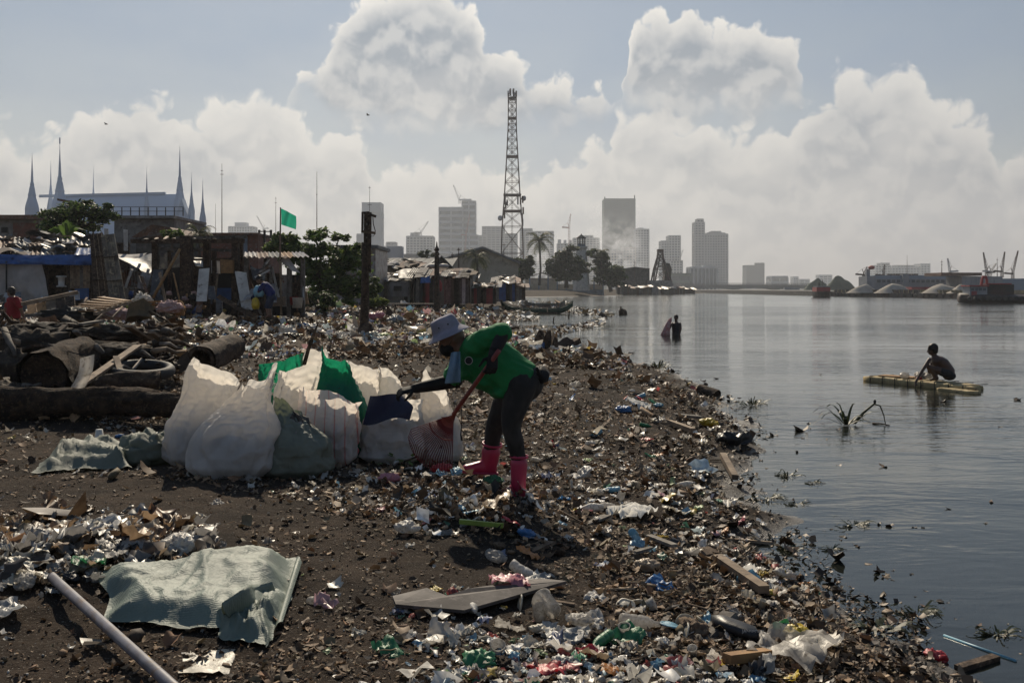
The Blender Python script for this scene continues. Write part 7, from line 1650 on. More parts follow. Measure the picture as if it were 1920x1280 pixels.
# ---------------------------------------------------------------- litter one can pick out
def tpl_sheet(seed, nu=12, nv=10, curl=.35, crump=.16, asp=.75):
    k = MB()
    def fn(u, v):
        x, y = u - .5, (v - .5) * asp; q = Vector((u * 2.4 + seed * 5, v * 2.4, seed))
        rid = (1 - abs(mn.noise(q)) * 2.4) * crump + (1 - abs(mn.noise(q * 2.3)) * 2.4) * crump * .45
        return Vector((x + mn.noise(q * 1.7) * .09, y + mn.noise(q * 1.7 + Vector((7, 0, 0))) * .09, max(0, rid) + curl * (x * x) * (1 if seed % 2 else -.2)))
    k.sheet(fn, nu, nv); z = min(v.z for v in k.v)
    k.v = [v - Vector((0, 0, z)) for v in k.v]; return k
def tpl_bottle(seed):
    pr = [(.02, 0), (.30, .0), (.33, .04), (.33, .3), (.30, .33), (.33, .37), (.33, .55), (.29, .6), (.33, .65), (.33, .78), (.30, .95), (.16, 1.18), (.13, 1.25), (.13, 1.4), (.1, 1.4)]
    k = MB().lathe([(r * .5, z * .72 - .5) for r, z in pr], (0, 0, .15), 14, (1, 0, 0)); return k.wobble(.035 * (seed % 3), 4, seed)
def tpl_cup(seed):
    k = MB().lathe([(.22, 0), (.30, .66), (.33, .70), (.30, .70), (.20, .03)], (0, 0, 0), 18); return k
def tpl_lump(seed):
    k = MB().ball((0, 0, .2), (.5, .4, .22), 34)
    for i, v in enumerate(k.v):
        q = v * 3 + Vector((seed, 0, 0)); s = (1 - abs(mn.noise(q)) * 2.6) * .40 + (1 - abs(mn.noise(q * 2.1 + Vector((3, 1, 0)))) * 2.6) * .24 + (1 - abs(mn.noise(q * 4.4))* 2.6) * .10; k.v[i] = Vector((v.x, v.y, max(v.z, .02))) * (.78 + s * .6)
    return k
def tpl_plank(seed):
    random.seed(seed); k = MB().box((0, 0, .03), (1, random.uniform(.16, .4), .05)); bmv = k.v
    for i, v in enumerate(bmv): bmv[i] = v + Vector((random.uniform(-.06, .06), random.uniform(-.03, .03), random.uniform(-.008, .008)))
    return k
def tpl_stick(seed):
    random.seed(seed); pts = []; p = Vector((-.5, 0, .03)); d = Vector((1, 0, .05))
    for i in range(7): pts.append(p.copy()); p = p + d.normalized() / 6; d += Vector((0, random.uniform(-.22, .22), random.uniform(-.06, .06)))
    return MB().tube(pts, [.035 - .003 * i for i in range(7)], 6)
def tpl_lid(seed): return MB().lathe([(.5, 0), (.5, .05), (.44, .06), (.40, .02), (.25, .10), (.02, .14)], (0, 0, 0), 20).wobble(.04, 3, seed)
ITEM_MESH = {}
def item(name, kind, seed, px, py, size, mt, label, cat, group=None, tilt=.18, yaw=None, lift=0.0, pos=None):
    key = (kind, seed, mt)
    if key not in ITEM_MESH:
        st = random.getstate(); k = {'sheet': tpl_sheet, 'bottle': tpl_bottle, 'cup': tpl_cup, 'lump': tpl_lump, 'plank': tpl_plank, 'stick': tpl_stick, 'lid': tpl_lid}[kind](seed); random.setstate(st)
        me = bpy.data.meshes.new(name); me.from_pydata([tuple(v) for v in k.v], [], k.f); me.materials.append(M[mt])
        if kind not in ('plank',): me.polygons.foreach_set('use_smooth', [True] * len(me.polygons))
        ITEM_MESH[key] = me
    o = bpy.data.objects.new(name, ITEM_MESH[key]); C.objects.link(o)
    p = pos if pos is not None else gpt(px, py); o.location = p + Vector((0, 0, lift)); o.scale = (size, size, size)
    o.rotation_euler = (random.gauss(0, tilt), random.gauss(0, tilt), random.uniform(0, 6.28) if yaw is None else yaw)
    return tag(o, label, cat, group)
for nm, c in (('p_yellow', (.55, .40, .03)), ('p_blue', (.05, .18, .42)), ('p_sky', (.22, .45, .58)), ('p_red', (.45, .03, .04)), ('p_green', (.04, .22, .09)), ('p_lime', (.30, .42, .08)), ('p_pink', (.55, .22, .26)), ('p_black', (.018, .018, .02)), ('p_tan', (.40, .30, .20)), ('p_orange', (.50, .20, .05)), ('p_grey', (.32, .32, .31)), ('p_cream', (.55, .50, .40))):
    mat(nm, c, tuple(q * .75 for q in c), 6, .42, .3, 22, spec=.5, transl=.25, bdist=.008, c3=tuple(q * .5 + .03 for q in c), var=.15)
mat('foam_white', (.66, .64, .59), (.54, .52, .47), 8, .8, .2, 40, c3=(.4, .37, .32), transl=.1)
mat('brown_husk', (.16, .11, .07), (.09, .06, .04), 6, .85, .5, 24)
def build_items():
    def lay(name, label, cat, kind, px, py, size, mt, **kw): return item(name, kind, kw.pop('seed', int(px + py) % 5), px, py, size, mt, label, cat, **kw)
    lay('foam_cup', 'upside-down white foam cup standing below the driftwood', 'cup', 'cup', 186, 824, .15, 'foam_white', tilt=.02)
    bpy.context.view_layer.update()
    C.objects['foam_cup'].rotation_euler = (R(180), 0, 0); C.objects['foam_cup'].location.z += .105
    lay('drink_can', 'small blue can lying near the foam cup', 'can', 'bottle', 223, 820, .11, 'p_blue', yaw=.1, seed=0)
    lay('plastic_bottle', 'crumpled clear plastic bottle standing in the plastic heap', 'bottle', 'bottle', 322, 1040, .22, 'plastic_clear', yaw=1.4, seed=1, tilt=.3, lift=.05)
    lay('snack_wrapper', 'shiny green snack wrapper in the plastic heap', 'wrapper', 'sheet', 165, 1075, .17, 'p_green', yaw=.3, lift=.05)
    lay('snack_wrapper', 'green and clear wrapper curled beside the shiny green one', 'wrapper', 'sheet', 215, 1062, .15, 'plastic_clear', lift=.05)
    lay('yellow_bag', 'bright yellow plastic bag at the water edge', 'bag', 'lump', 1328, 800, .24, 'p_yellow')
    lay('torn_carton', 'torn white carton with a cut corner on the beach', 'carton', 'sheet', 1195, 768, .34, 'foam_white', tilt=.5, lift=.05)
    lay('blue_rag', 'dark blue rag under the torn white carton', 'rag', 'lump', 1170, 774, .22, 'p_blue', seed=2)
    lay('blue_scrap', 'bright blue plastic scrap beside the torn white carton', 'scrap', 'lump', 1235, 763, .13, 'p_sky')
    lay('yellow_fruit', 'small yellow rounded bag by the wooden plank', 'bag', 'lump', 1446, 1116, .075, 'p_yellow', seed=4)
    lay('blue_dish', 'pale blue broken dish lying near the black strap', 'dish', 'lid', 1258, 1172, .12, 'p_sky')
    lay('blue_wrapper', 'pale blue wrapper lying beside the brown husk', 'wrapper', 'sheet', 1325, 1170, .13, 'p_sky')
    lay('coconut_husk', 'pear-shaped brown husk between two pale blue pieces', 'husk', 'lump', 1298, 1186, .15, 'brown_husk', seed=3)
    lay('square_board', 'square brown board standing in the litter', 'board', 'plank', 1252, 1145, .20, 'wood_grey', yaw=1.9, tilt=.3, seed=11)
    lay('red_board', 'short reddish board half buried at the lower edge', 'board', 'plank', 1320, 1262, .22, 'board_dark', yaw=.1, seed=12)
    lay('white_foam_board', 'flat white foam slab lying on the dark litter', 'foam', 'sheet', 1186, 966, .34, 'foam_white', tilt=.05)
    lay('chip_packet', 'orange and green chip packet at the worker feet', 'wrapper', 'sheet', 928, 962, .26, 'p_tan', yaw=-.3, tilt=.2, lift=.05)
    lay('red_glove', 'crumpled red plastic in the pile below the rake', 'plastic', 'lump', 828, 892, .17, 'p_red', seed=1, lift=.03)
    lay('blue_bag', 'clear blue plastic bag beside the crumpled red plastic', 'bag', 'lump', 858, 896, .13, 'p_sky', seed=2, lift=.03)
    lay('white_rag', 'wet white rag at the edge of the rubbish pile', 'rag', 'lump', 762, 1000, .18, 'plastic_white', seed=3)
    lay('pink_bag', 'pale pink crumpled bag beside the green sprig', 'bag', 'lump', 730, 905, .18, 'p_pink', seed=4)
    lay('blue_bag', 'dark blue bag in the shadow behind the boots', 'bag', 'lump', 985, 1008, .13, 'p_blue', seed=1)
    lay('green_bag', 'dark green plastic bag between the pink boots', 'bag', 'lump', 925, 915, .17, 'p_green', seed=0, lift=.02)
    lay('black_shoe', 'black rubber shoe lying at the waterline', 'shoe', 'lump', 1378, 838, .42, 'p_black', seed=2)
    lay('clear_sheet', 'long clear plastic sheet twisting out of the mud', 'plastic', 'sheet', 1480, 1232, .42, 'plastic_clear', yaw=2.3, seed=6)
    lay('clear_sheet', 'flat cream plastic flap beside the twisting clear sheet', 'plastic', 'sheet', 1528, 1218, .24, 'p_cream', seed=7)
    lay('yellow_rope', 'tangle of yellow rope in the mud', 'rope', 'lump', 1492, 1198, .15, 'p_yellow', seed=1)
    lay('red_net', 'crumpled red net at the water edge', 'net', 'lump', 1753, 1238, .12, 'p_red', seed=2)
    lay('clear_cup', 'clear plastic cup with a round rim beside the dark bent board', 'cup', 'cup', 1040, 1170, .17, 'plastic_clear', tilt=.9, seed=0, lift=.06)
    lay('straw_brush', 'tan straw brush head on the litter', 'brush', 'lump', 1212, 1070, .16, 'p_tan', seed=1)
    lay('green_card', 'small green printed card on the litter', 'card', 'sheet', 1170, 1200, .17, 'p_green', tilt=.4, seed=9)
    lay('red_packet', 'glossy red packet at the lower edge', 'packet', 'sheet', 1035, 1262, .18, 'p_red', tilt=.4, seed=8)
    lay('red_packet', 'small red and yellow packet near the pale triangle of card', 'packet', 'sheet', 1098, 1232, .11, 'p_red', tilt=.4, seed=7)
    lay('card_triangle', 'pale brown triangle of card beside the small red packet', 'card', 'sheet', 1118, 1236, .15, 'p_tan', tilt=.4, seed=5)
    lay('green_net', 'dark green net bundle at the lower edge', 'net', 'lump', 900, 1250, .15, 'p_green', seed=3)
    lay('torn_paper', 'large torn sheet of pale paper near the pipe', 'paper', 'sheet', 390, 1245, .26, 'p_cream', tilt=.05, seed=4).scale.z = .1
    lay('pink_plastic', 'strip of pale pink plastic lying on the dark bent board', 'plastic', 'sheet', 955, 1112, .2, 'p_pink', yaw=.2, tilt=.05, lift=.05)
    lay('lump_bundle', 'striped dark bundle beyond the utility post', 'bundle', 'lump', 706, 600, .75, 'p_pink', seed=2)
    lay('lump_bundle', 'pale grey bundle right of the striped dark one', 'bundle', 'lump', 742, 608, .75, 'p_grey', seed=3)
    lay('lime_bag', 'lime green plastic bag in front of the utility post', 'bag', 'lump', 660, 604, .5, 'p_lime', seed=1)
    lay('lime_scrap', 'small lime green scrap near the utility post foot', 'scrap', 'lump', 722, 634, .32, 'p_lime', seed=4)
    lay('lime_bottle', 'lime green bottle by the upright dark stump', 'bottle', 'bottle', 280, 636, .25, 'p_lime', seed=0)
    lay('white_bundle', 'large white plastic bundle on the far rubbish carpet', 'bundle', 'lump', 535, 630, .62, 'plastic_white', seed=0)
    lay('grey_bundle', 'round dark bundle beside the large white one', 'bundle', 'lump', 548, 634, .32, 'p_black', seed=1)
    for lb, px, py in (('dark peaked scrap like a fin on the rubbish carpet', 735, 600), ('first of two dark stumps past the utility post', 697, 582), ('second of two dark stumps past the utility post', 716, 584)):
        g = gpt(px, py); h = 14 / F * g.y; o = MB().add([g + Vector((-.3, 0, -.1)), g + Vector((.35, .05, -.1)), g + Vector((.1, .3, -.1)), g + Vector((-.2, 0, h * 2.0)), g + Vector((-.05, .15, h * 1.5))], [(0, 1, 3), (1, 4, 3), (1, 2, 4), (2, 0, 3, 4)]).build('dark_scrap', 'wood_dark', None, origin=g); tag(o, lb, 'scrap')
    # black strap bag with lettering
    t = thing('strap_bag', 'black strap bag with small white lettering lying in the mud', 'bag', gpt(1375, 1192)); a, b = gpt(1335, 1180), gpt(1418, 1200)
    MB().loft([(a + Vector((0, 0, .035)), Vector((0, .05, 0)), Vector((0, 0, .03))), (a.lerp(b, .3) + Vector((0, 0, .045)), Vector((0, .075, 0)), Vector((0, 0, .028))), (a.lerp(b, .7) + Vector((0, 0, .04)), Vector((0, .08, 0)), Vector((0, 0, .027))), (b + Vector((0, 0, .03)), Vector((0, .06, 0)), Vector((0, 0, .03)))], 14, power=3).wobble(.012, 8).build('pouch', 'p_black', t, True)
    fc = bpy.data.curves.new('lettering', 'FONT'); fc.body = 'JANSPORT'; fc.size = .022; fc.extrude = .0006; ft = bpy.data.objects.new('text_source', fc); C.objects.link(ft); bpy.context.view_layer.update(); fm = bpy.data.meshes.new_from_object(ft.evaluated_get(bpy.context.evaluated_depsgraph_get())); bpy.data.objects.remove(ft); fo = bpy.data.objects.new('lettering', fm); C.objects.link(fo); fo.parent = t
    p = a.lerp(b, .60) - Vector(t.location); fo.location = (p.x, p.y - .082, p.z + .045); fo.rotation_euler = (R(68), 0, R(-7)); fm.materials.clear(); fm.materials.append(M['board_white'])
    # planks, sticks
    def plank2(label, p0, p1, w, h, mt, name='plank', lift=.05):
        p0, p1 = gpt(*p0) + Vector((0, 0, lift)), gpt(*p1) + Vector((0, 0, lift)); o = MB().beam(p0, p1, w, h).wobble(.01, 7).build(name, mt, None, origin=p0); tag(o, label, 'plank')
    plank2('thick pale plank pointing at the water', (1345, 1060), (1432, 1122), .06, .045, 'wood_pale')
    plank2('stout stick of wood pointing into the water, mid beach', (1355, 862), (1378, 905), .06, .05, 'wood_pale')
    plank2('narrow dark batten lying on the shore below the rag', (1218, 1018), (1265, 1038), .05, .02, 'wood_grey')
    plank2('long thin batten near the yellow bag', (1255, 798), (1300, 815), .06, .05, 'wood_pale')
    plank2('flat driftwood board at the tip of the litter spit', (1265, 785), (1315, 790), .12, .03, 'wood_grey')
    plank2('short driftwood log at the waterline corner', (1798, 1258), (1868, 1236), .045, .045, 'wood_dark', lift=.0)
    plank2('rough stick lying at the lower edge beside the clear sheet', (1362, 1258), (1440, 1244), .05, .04, 'wood_orange')
    plank2('green bamboo piece in the rubbish pile', (862, 992), (942, 1000), .03, .03, 'p_lime')
    o = MB().tube([gpt(1770, 1192) + Vector((0, 0, .003)), gpt(1905, 1240) + Vector((0, 0, .003))], .008, 8).build('blue_tube', 'p_sky', None, True, origin=gpt(1770, 1192)); tag(o, 'thin pale blue tube floating at the picture corner', 'tube')
    log('dark round log end at the tip of the litter spit', gpt(1345, 748) + Vector((0, 0, .06)), gpt(1312, 738) + Vector((0, 0, .08)), .09, .08, seed=4)
    # green sprig
    g = gpt(748, 882); t = thing('green_sprig', 'leafy green sprig lying beside the rubbish pile', 'sprig', g)
    MB().tube([g, g + Vector((.05, 0, .08)), g + Vector((.16, .02, .12))], .008, 5).build('stem', 'wood_dark', t)
    for i in range(16):
        a = random.uniform(0, 6.28); p = g + Vector((random.uniform(-.06, .16), random.uniform(-.06, .06), random.uniform(.03, .13))); dv = Vector((math.cos(a), math.sin(a), random.uniform(-.3, .6))) * .075; sd = dv.cross(Vector((0, 0, 1))).normalized() * .022
        MB().add([p, p + dv * .5 + sd, p + dv, p + dv * .5 - sd], [(0, 1, 2, 3)]).build('leaf', 'banana_leaf', t)
    # pile that the worker rakes
    pile = [('plastic_clear', 'sheet'), ('plastic_white', 'sheet'), ('p_sky', 'sheet'), ('p_black', 'lump'), ('brown_husk', 'lump'), ('p_tan', 'sheet'), ('p_grey', 'sheet')]
    for i in range(46):
        mt, kd = random.choice(pile); px, py = random.gauss(870, 85), random.gauss(925, 32)
        if py > 1010 or py < 850: continue
        sz = random.uniform(.05, .11); item('pile_scrap', kd, random.randint(0, 4), px, py, sz, mt, told_apart(px, py, mt, FORM[kd] + ' pile scrap', sz, .05, .11), 'scrap', 'scraps in the raked pile', .5, lift=random.uniform(0, .05))
    # plastic heap at the picture edge
    for i in range(42):
        px = random.uniform(-30, 385); py = 1062 - abs(px - 150) * .08 + random.gauss(0, 38) + (30 if px < 80 else 0)
        if px > 200 and py > 1050: py = 1050 - random.uniform(0, 50)
        mt = random.choice(('plastic_clear', 'plastic_clear', 'plastic_white', 'p_grey', 'p_cream', 'p_grey', 'p_grey', 'p_black', 'p_tan'))
        kd = 'sheet' if random.random() < .8 else 'lump'; sz = random.uniform(.09, .22); item('plastic_bag', kd, random.randint(0, 6), px, py, sz, mt, told_apart(px, py, mt, FORM[kd] + ' heap bag', sz, .12, .28), 'bag', 'plastic bags heaped at the picture edge', .3, lift=random.uniform(0, .03))
    # pieces spread over the beach
    def spread(n, name, label, cat, group, kinds, mats, size, region, tilt=.3, grow=.0):
        c = 0; tries = 0
        while c < n and tries < n * 30:
            tries += 1; px, py = random.uniform(region[0], region[1]), region[2] + (region[3] - region[2]) * random.random() ** 1.2
            y = CAMZ * F / (py - HY); x = (px - 960) / F * y
            if shore_dist(np.array([x]), np.array([y]))[0] < .08: continue
            if in_poly(np.array([px]), np.array([py]), BARE)[0] and random.random() < .85: continue
            if 300 < px < 880 and 640 < py < 905: continue
            s = random.uniform(*size) * (1 + grow * y)
            kd, mt = random.choice(kinds), random.choice(mats); item(name, kd, random.randint(0, 4), px, py, s, mt, told_apart(px, py, mt, (FORM[kd] + ' ' + label).strip(), s, size[0] * (1 + grow * y), size[1] * (1 + grow * y)), cat, group, tilt); c += 1
    spread(44, 'plastic_scrap', 'beach plastic', 'plastic', 'pale plastic scraps on the beach', ('sheet', 'sheet', 'sheet', 'lump'), ('plastic_clear', 'plastic_white', 'p_cream', 'p_grey'), (.07, .15), (880, 1560, 700, 1270), grow=.03)
    spread(46, 'clear_cup_scrap', 'thin film', 'plastic', 'clear film in the near litter', ('sheet', 'cup', 'lid', 'sheet'), ('plastic_clear', 'plastic_white', 'p_cream'), (.06, .13), (880, 1500, 1110, 1290), .6)
    spread(30, 'colour_scrap', 'wrapper scrap', 'wrapper', 'coloured wrappers on the beach', ('sheet',), ('p_yellow', 'p_blue', 'p_red', 'p_green', 'p_pink', 'p_orange', 'p_sky'), (.06, .13), (700, 1560, 720, 1280), .4, .03)
    spread(50, 'driftwood_stick', 'driftwood piece', 'stick', 'driftwood sticks on the beach', ('stick', 'stick', 'plank'), ('wood_dark', 'wood_pale', 'wood_grey', 'brown_husk'), (.14, .4), (620, 1520, 690, 1280), .15)
    spread(22, 'husk', 'rounded husk', 'husk', 'dark husks on the beach', ('lump',), ('brown_husk', 'wood_dark'), (.05, .11), (640, 1500, 700, 1280), .3)
    spread(26, 'bottle_litter', 'discarded bottle', 'bottle', 'plastic bottles in the litter', ('bottle',), ('plastic_clear', 'plastic_white', 'p_sky', 'p_green'), (.13, .2), (520, 1300, 610, 1250), .2)
    spread(60, 'far_bundle', 'far plastic bundle', 'bundle', 'bundles on the far rubbish carpet', ('lump', 'sheet'), ('plastic_white', 'p_cream', 'plastic_clear', 'p_grey', 'plastic_white'), (.2, .45), (330, 960, 590, 660), .4)
    spread(26, 'far_colour', 'far bright plastic', 'plastic', 'bright pieces on the far rubbish carpet', ('lump', 'sheet'), ('p_blue', 'p_red', 'p_lime', 'p_yellow', 'p_sky', 'p_pink'), (.15, .32), (330, 960, 590, 665), .4)
    spread(30, 'far_board', 'far board end', 'board', 'boards in the far rubbish', ('plank', 'stick'), ('wood_dark', 'wood_grey', 'wood_pale'), (.35, .8), (380, 960, 586, 650), .15)
    spread(16, 'soil_scrap', 'soil scrap', 'scrap', 'scraps on the bare soil', ('sheet',), ('plastic_white', 'p_cream', 'plastic_clear'), (.05, .11), (0, 860, 880, 1250), .3)
    # birds
    for lb, px, py in (('tiny dark bird gliding under the big cloud', 690, 216), ('tiny dark bird flying over the church', 199, 233)):
        c = P(px, py, 120); t = thing('bird', lb, 'bird', c); MB().ball(c, (.22, .07, .07), 8).build('body', 'black', t, True)
        for s in (-1, 1): MB().add([c + Vector((.08, 0, .02)), c + Vector((-.1, 0, .02)), c + Vector((-.16, s * .3, .14)), c + Vector((-.02, s * .34, .16))], [(0, 1, 2, 3)]).build('wing', 'black', t)
build_items()
# ---------------------------------------------------------------- people
mat('skin', (.17, .092, .06), (.13, .07, .046), 6, .55, .1, 40, spec=.4, bdist=.002)
mat('skin_dark', (.070, .038, .026), (.05, .028, .02), 6, .5, .1, 40, spec=.45, bdist=.002)
mat('hair', (.010, .008, .007), (.02, .016, .013), 30, .6, .5, 90, bdist=.004)
mat('shirt_green', (.016, .19, .056), (.011, .145, .043), 3, .8, .5, 9, transl=.10, bdist=.02)
mat('shirt_red', (.22, .015, .02), (.15, .012, .015), 4, .85, .4, 12, bdist=.02); mat('shirt_blue', (.022, .03, .12), (.015, .02, .08), 4, .85, .4, 12, bdist=.02)
mat('trousers', (.016, .016, .016), (.035, .034, .033), 9, .85, .5, 26, bdist=.01, stretch=(1, 1, .5)); mat('shorts_blue', (.03, .04, .07), (.02, .026, .05), 5, .85, .3, 14)
mat('glove', (.007, .007, .008), (.013, .013, .014), 6, .72, .4, 18, spec=.2, bdist=.012); mat('sleeve_dark', (.012, .012, .014), (.02, .02, .022), 6, .7, .4, 22, bdist=.01)
mat('boot_pink', (.36, .020, .075), (.28, .016, .06), 4, .38, .25, 9, spec=.5, transl=.12, tcol=(.8, .06, .18), bdist=.012)
mat('hat_cloth', (.27, .255, .31), (.20, .195, .24), 7, .85, .4, 40, transl=.08, bdist=.004); mat('towel', (.26, .38, .48), (.20, .30, .40), 9, .9, .6, 60, transl=.35, bdist=.006)
mat('rake_red', (.20, .030, .024), (.13, .022, .018), 8, .5, .2, 30, spec=.5, bdist=.003)
mat('rake_tine', (.13, .013, .015), (.085, .010, .012), 8, .5, 0.0)
mat('pink_sack', (.42, .19, .19), (.50, .40, .38), 7, .8, .4, 16, transl=.3, c3=(.34, .33, .36))
SKINMODS = lambda v, it=6: [('REMESH', dict(mode='VOXEL', voxel_size=v, use_smooth_shade=True)), ('SMOOTH', dict(factor=.5, iterations=it))]
def limb(k, pts, rad, n=14):
    pts = [Vector(p) for p in pts]; q, r = [], []
    for i in range(len(pts) - 1):
        for j in range(4):
            e = j / 4; q.append(pts[i].lerp(pts[i + 1], e)); r.append(rad[i] + (rad[i + 1] - rad[i]) * e)
    q.append(pts[-1]); r.append(rad[-1]); k.tube(q, r, n)
    for p, rr in zip(pts, rad): k.ball(p, rr * .99, n)
    return k
def hand(k, wrist, d, up, s=1.0, curl=.5, spread=.16, side=1, thumb=1.0):
    """palm, four fingers and a thumb; d along the hand, up = back of the hand"""
    d = Vector(d).normalized(); up = (Vector(up) - d * Vector(up).dot(d)).normalized(); sd = d.cross(up) * side; w = Vector(wrist)
    k.loft([(w - d * .01 * s, sd * .028 * s, up * .020 * s), (w + d * .03 * s, sd * .038 * s, up * .019 * s), (w + d * .085 * s, sd * .044 * s, up * .015 * s), (w + d * .098 * s, sd * .040 * s, up * .012 * s)], 12, power=2.8)
    for i, L in enumerate((.070, .080, .075, .058)):
        o = (i - 1.5) / 1.5; p = w + d * .088 * s + sd * o * .032 * s; a = 0.0; dr = (d + sd * o * spread).normalized(); pts = [p - d * .012 * s, p]
        for seg, f in enumerate((.45, .32, .25)):
            a += curl * (.75 + .3 * seg); v = dr * math.cos(a) - up * math.sin(a); p = p + v * L * f * s; pts.append(p.copy())
        limb(k, pts, [.0095 * s, .0095 * s, .0088 * s, .008 * s, .007 * s], 8)
    p = w + d * .025 * s - sd * .034 * s; v1 = (d * .6 - sd * .75 - up * .25 * thumb).normalized(); v2 = (d * .9 - sd * .2 - up * .6 * thumb).normalized()
    limb(k, [p + sd * .015 * s, p + v1 * .035 * s, p + v1 * .035 * s + v2 * .03 * s, p + v1 * .035 * s + v2 * .055 * s], [.013 * s, .011 * s, .010 * s, .008 * s], 8)
def head(k, c, f, up, s=1.0):
    """skull, jaw, nose, brow, ears"""
    f = Vector(f).normalized(); up = (Vector(up) - f * Vector(up).dot(f)).normalized(); sd = f.cross(up); c = Vector(c)
    A = Matrix((f, sd, up)).transposed()
    k.ball(c + up * .012 * s - f * .008 * s, (.096 * s, .076 * s, .098 * s), 18, axes=A); k.ball(c + f * .028 * s - up * .058 * s, (.058 * s, .055 * s, .058 * s), 14, axes=A)
    k.ball(c + f * .062 * s - up * .088 * s, (.024 * s, .026 * s, .02 * s), 10, axes=A)
    limb(k, [c + f * .088 * s + up * .005 * s, c + f * .108 * s - up * .030 * s], [.010 * s, .015 * s], 8)
    for q in (-1, 1):
        k.ball(c + sd * q * .077 * s - up * .018 * s - f * .004 * s, (.017 * s, .008 * s, .03 * s), 8, axes=A); k.ball(c + f * .076 * s + sd * q * .032 * s + up * .022 * s, (.014 * s, .026 * s, .008 * s), 8, axes=A)
        k.ball(c + f * .060 * s + sd * q * .040 * s - up * .025 * s, (.022 * s, .018 * s, .018 * s), 8, axes=A)
    k.ball(c + f * .088 * s - up * .060 * s, (.010 * s, .024 * s, .007 * s), 8, axes=A); k.ball(c + f * .086 * s - up * .072 * s, (.010 * s, .021 * s, .007 * s), 8, axes=A)
    return A
def hair_cap(parent, c, f, up, s=1.0, nm='hair', mt='hair', back=.0):
    f = Vector(f).normalized(); up = (Vector(up) - f * Vector(up).dot(f)).normalized(); sd = f.cross(up); A = Matrix((f, sd, up)).transposed(); c = Vector(c); k = MB()
    k.ball(c + up * .030 * s - f * .018 * s, (.098 * s, .086 * s, .092 * s), 22, axes=A); k.ball(c - f * .045 * s - up * .02 * s, (.062 * s, .075 * s, .075 * s), 16, axes=A)
    k.wobble(.010 * s, 34 / s, 1.0); return k.build(nm, mt, parent, True, mods=SKINMODS(.010 * s, 2))
def fold_cloth(o, amp, freq, axis):
    """bake the modifiers and press creases into the cloth, long along axis"""
    dg = bpy.context.evaluated_depsgraph_get(); me = bpy.data.meshes.new_from_object(o.evaluated_get(dg)); o.modifiers.clear(); o.data = me; ax = Vector(axis).normalized()
    for v in me.vertices:
        c = v.co; q = c - ax * c.dot(ax) * .72; g = 0.0
        for k, w in ((1.0, 1.0), (2.1, .45)): g += w * ((1 - abs(mn.noise(q * freq * k + mn.noise_vector(c * freq * .4) * .6)) * 2.4) - .3)
        v.co = c + v.normal * (g * amp * .5)
    me.polygons.foreach_set('use_smooth', [True] * len(me.polygons)); me.update()
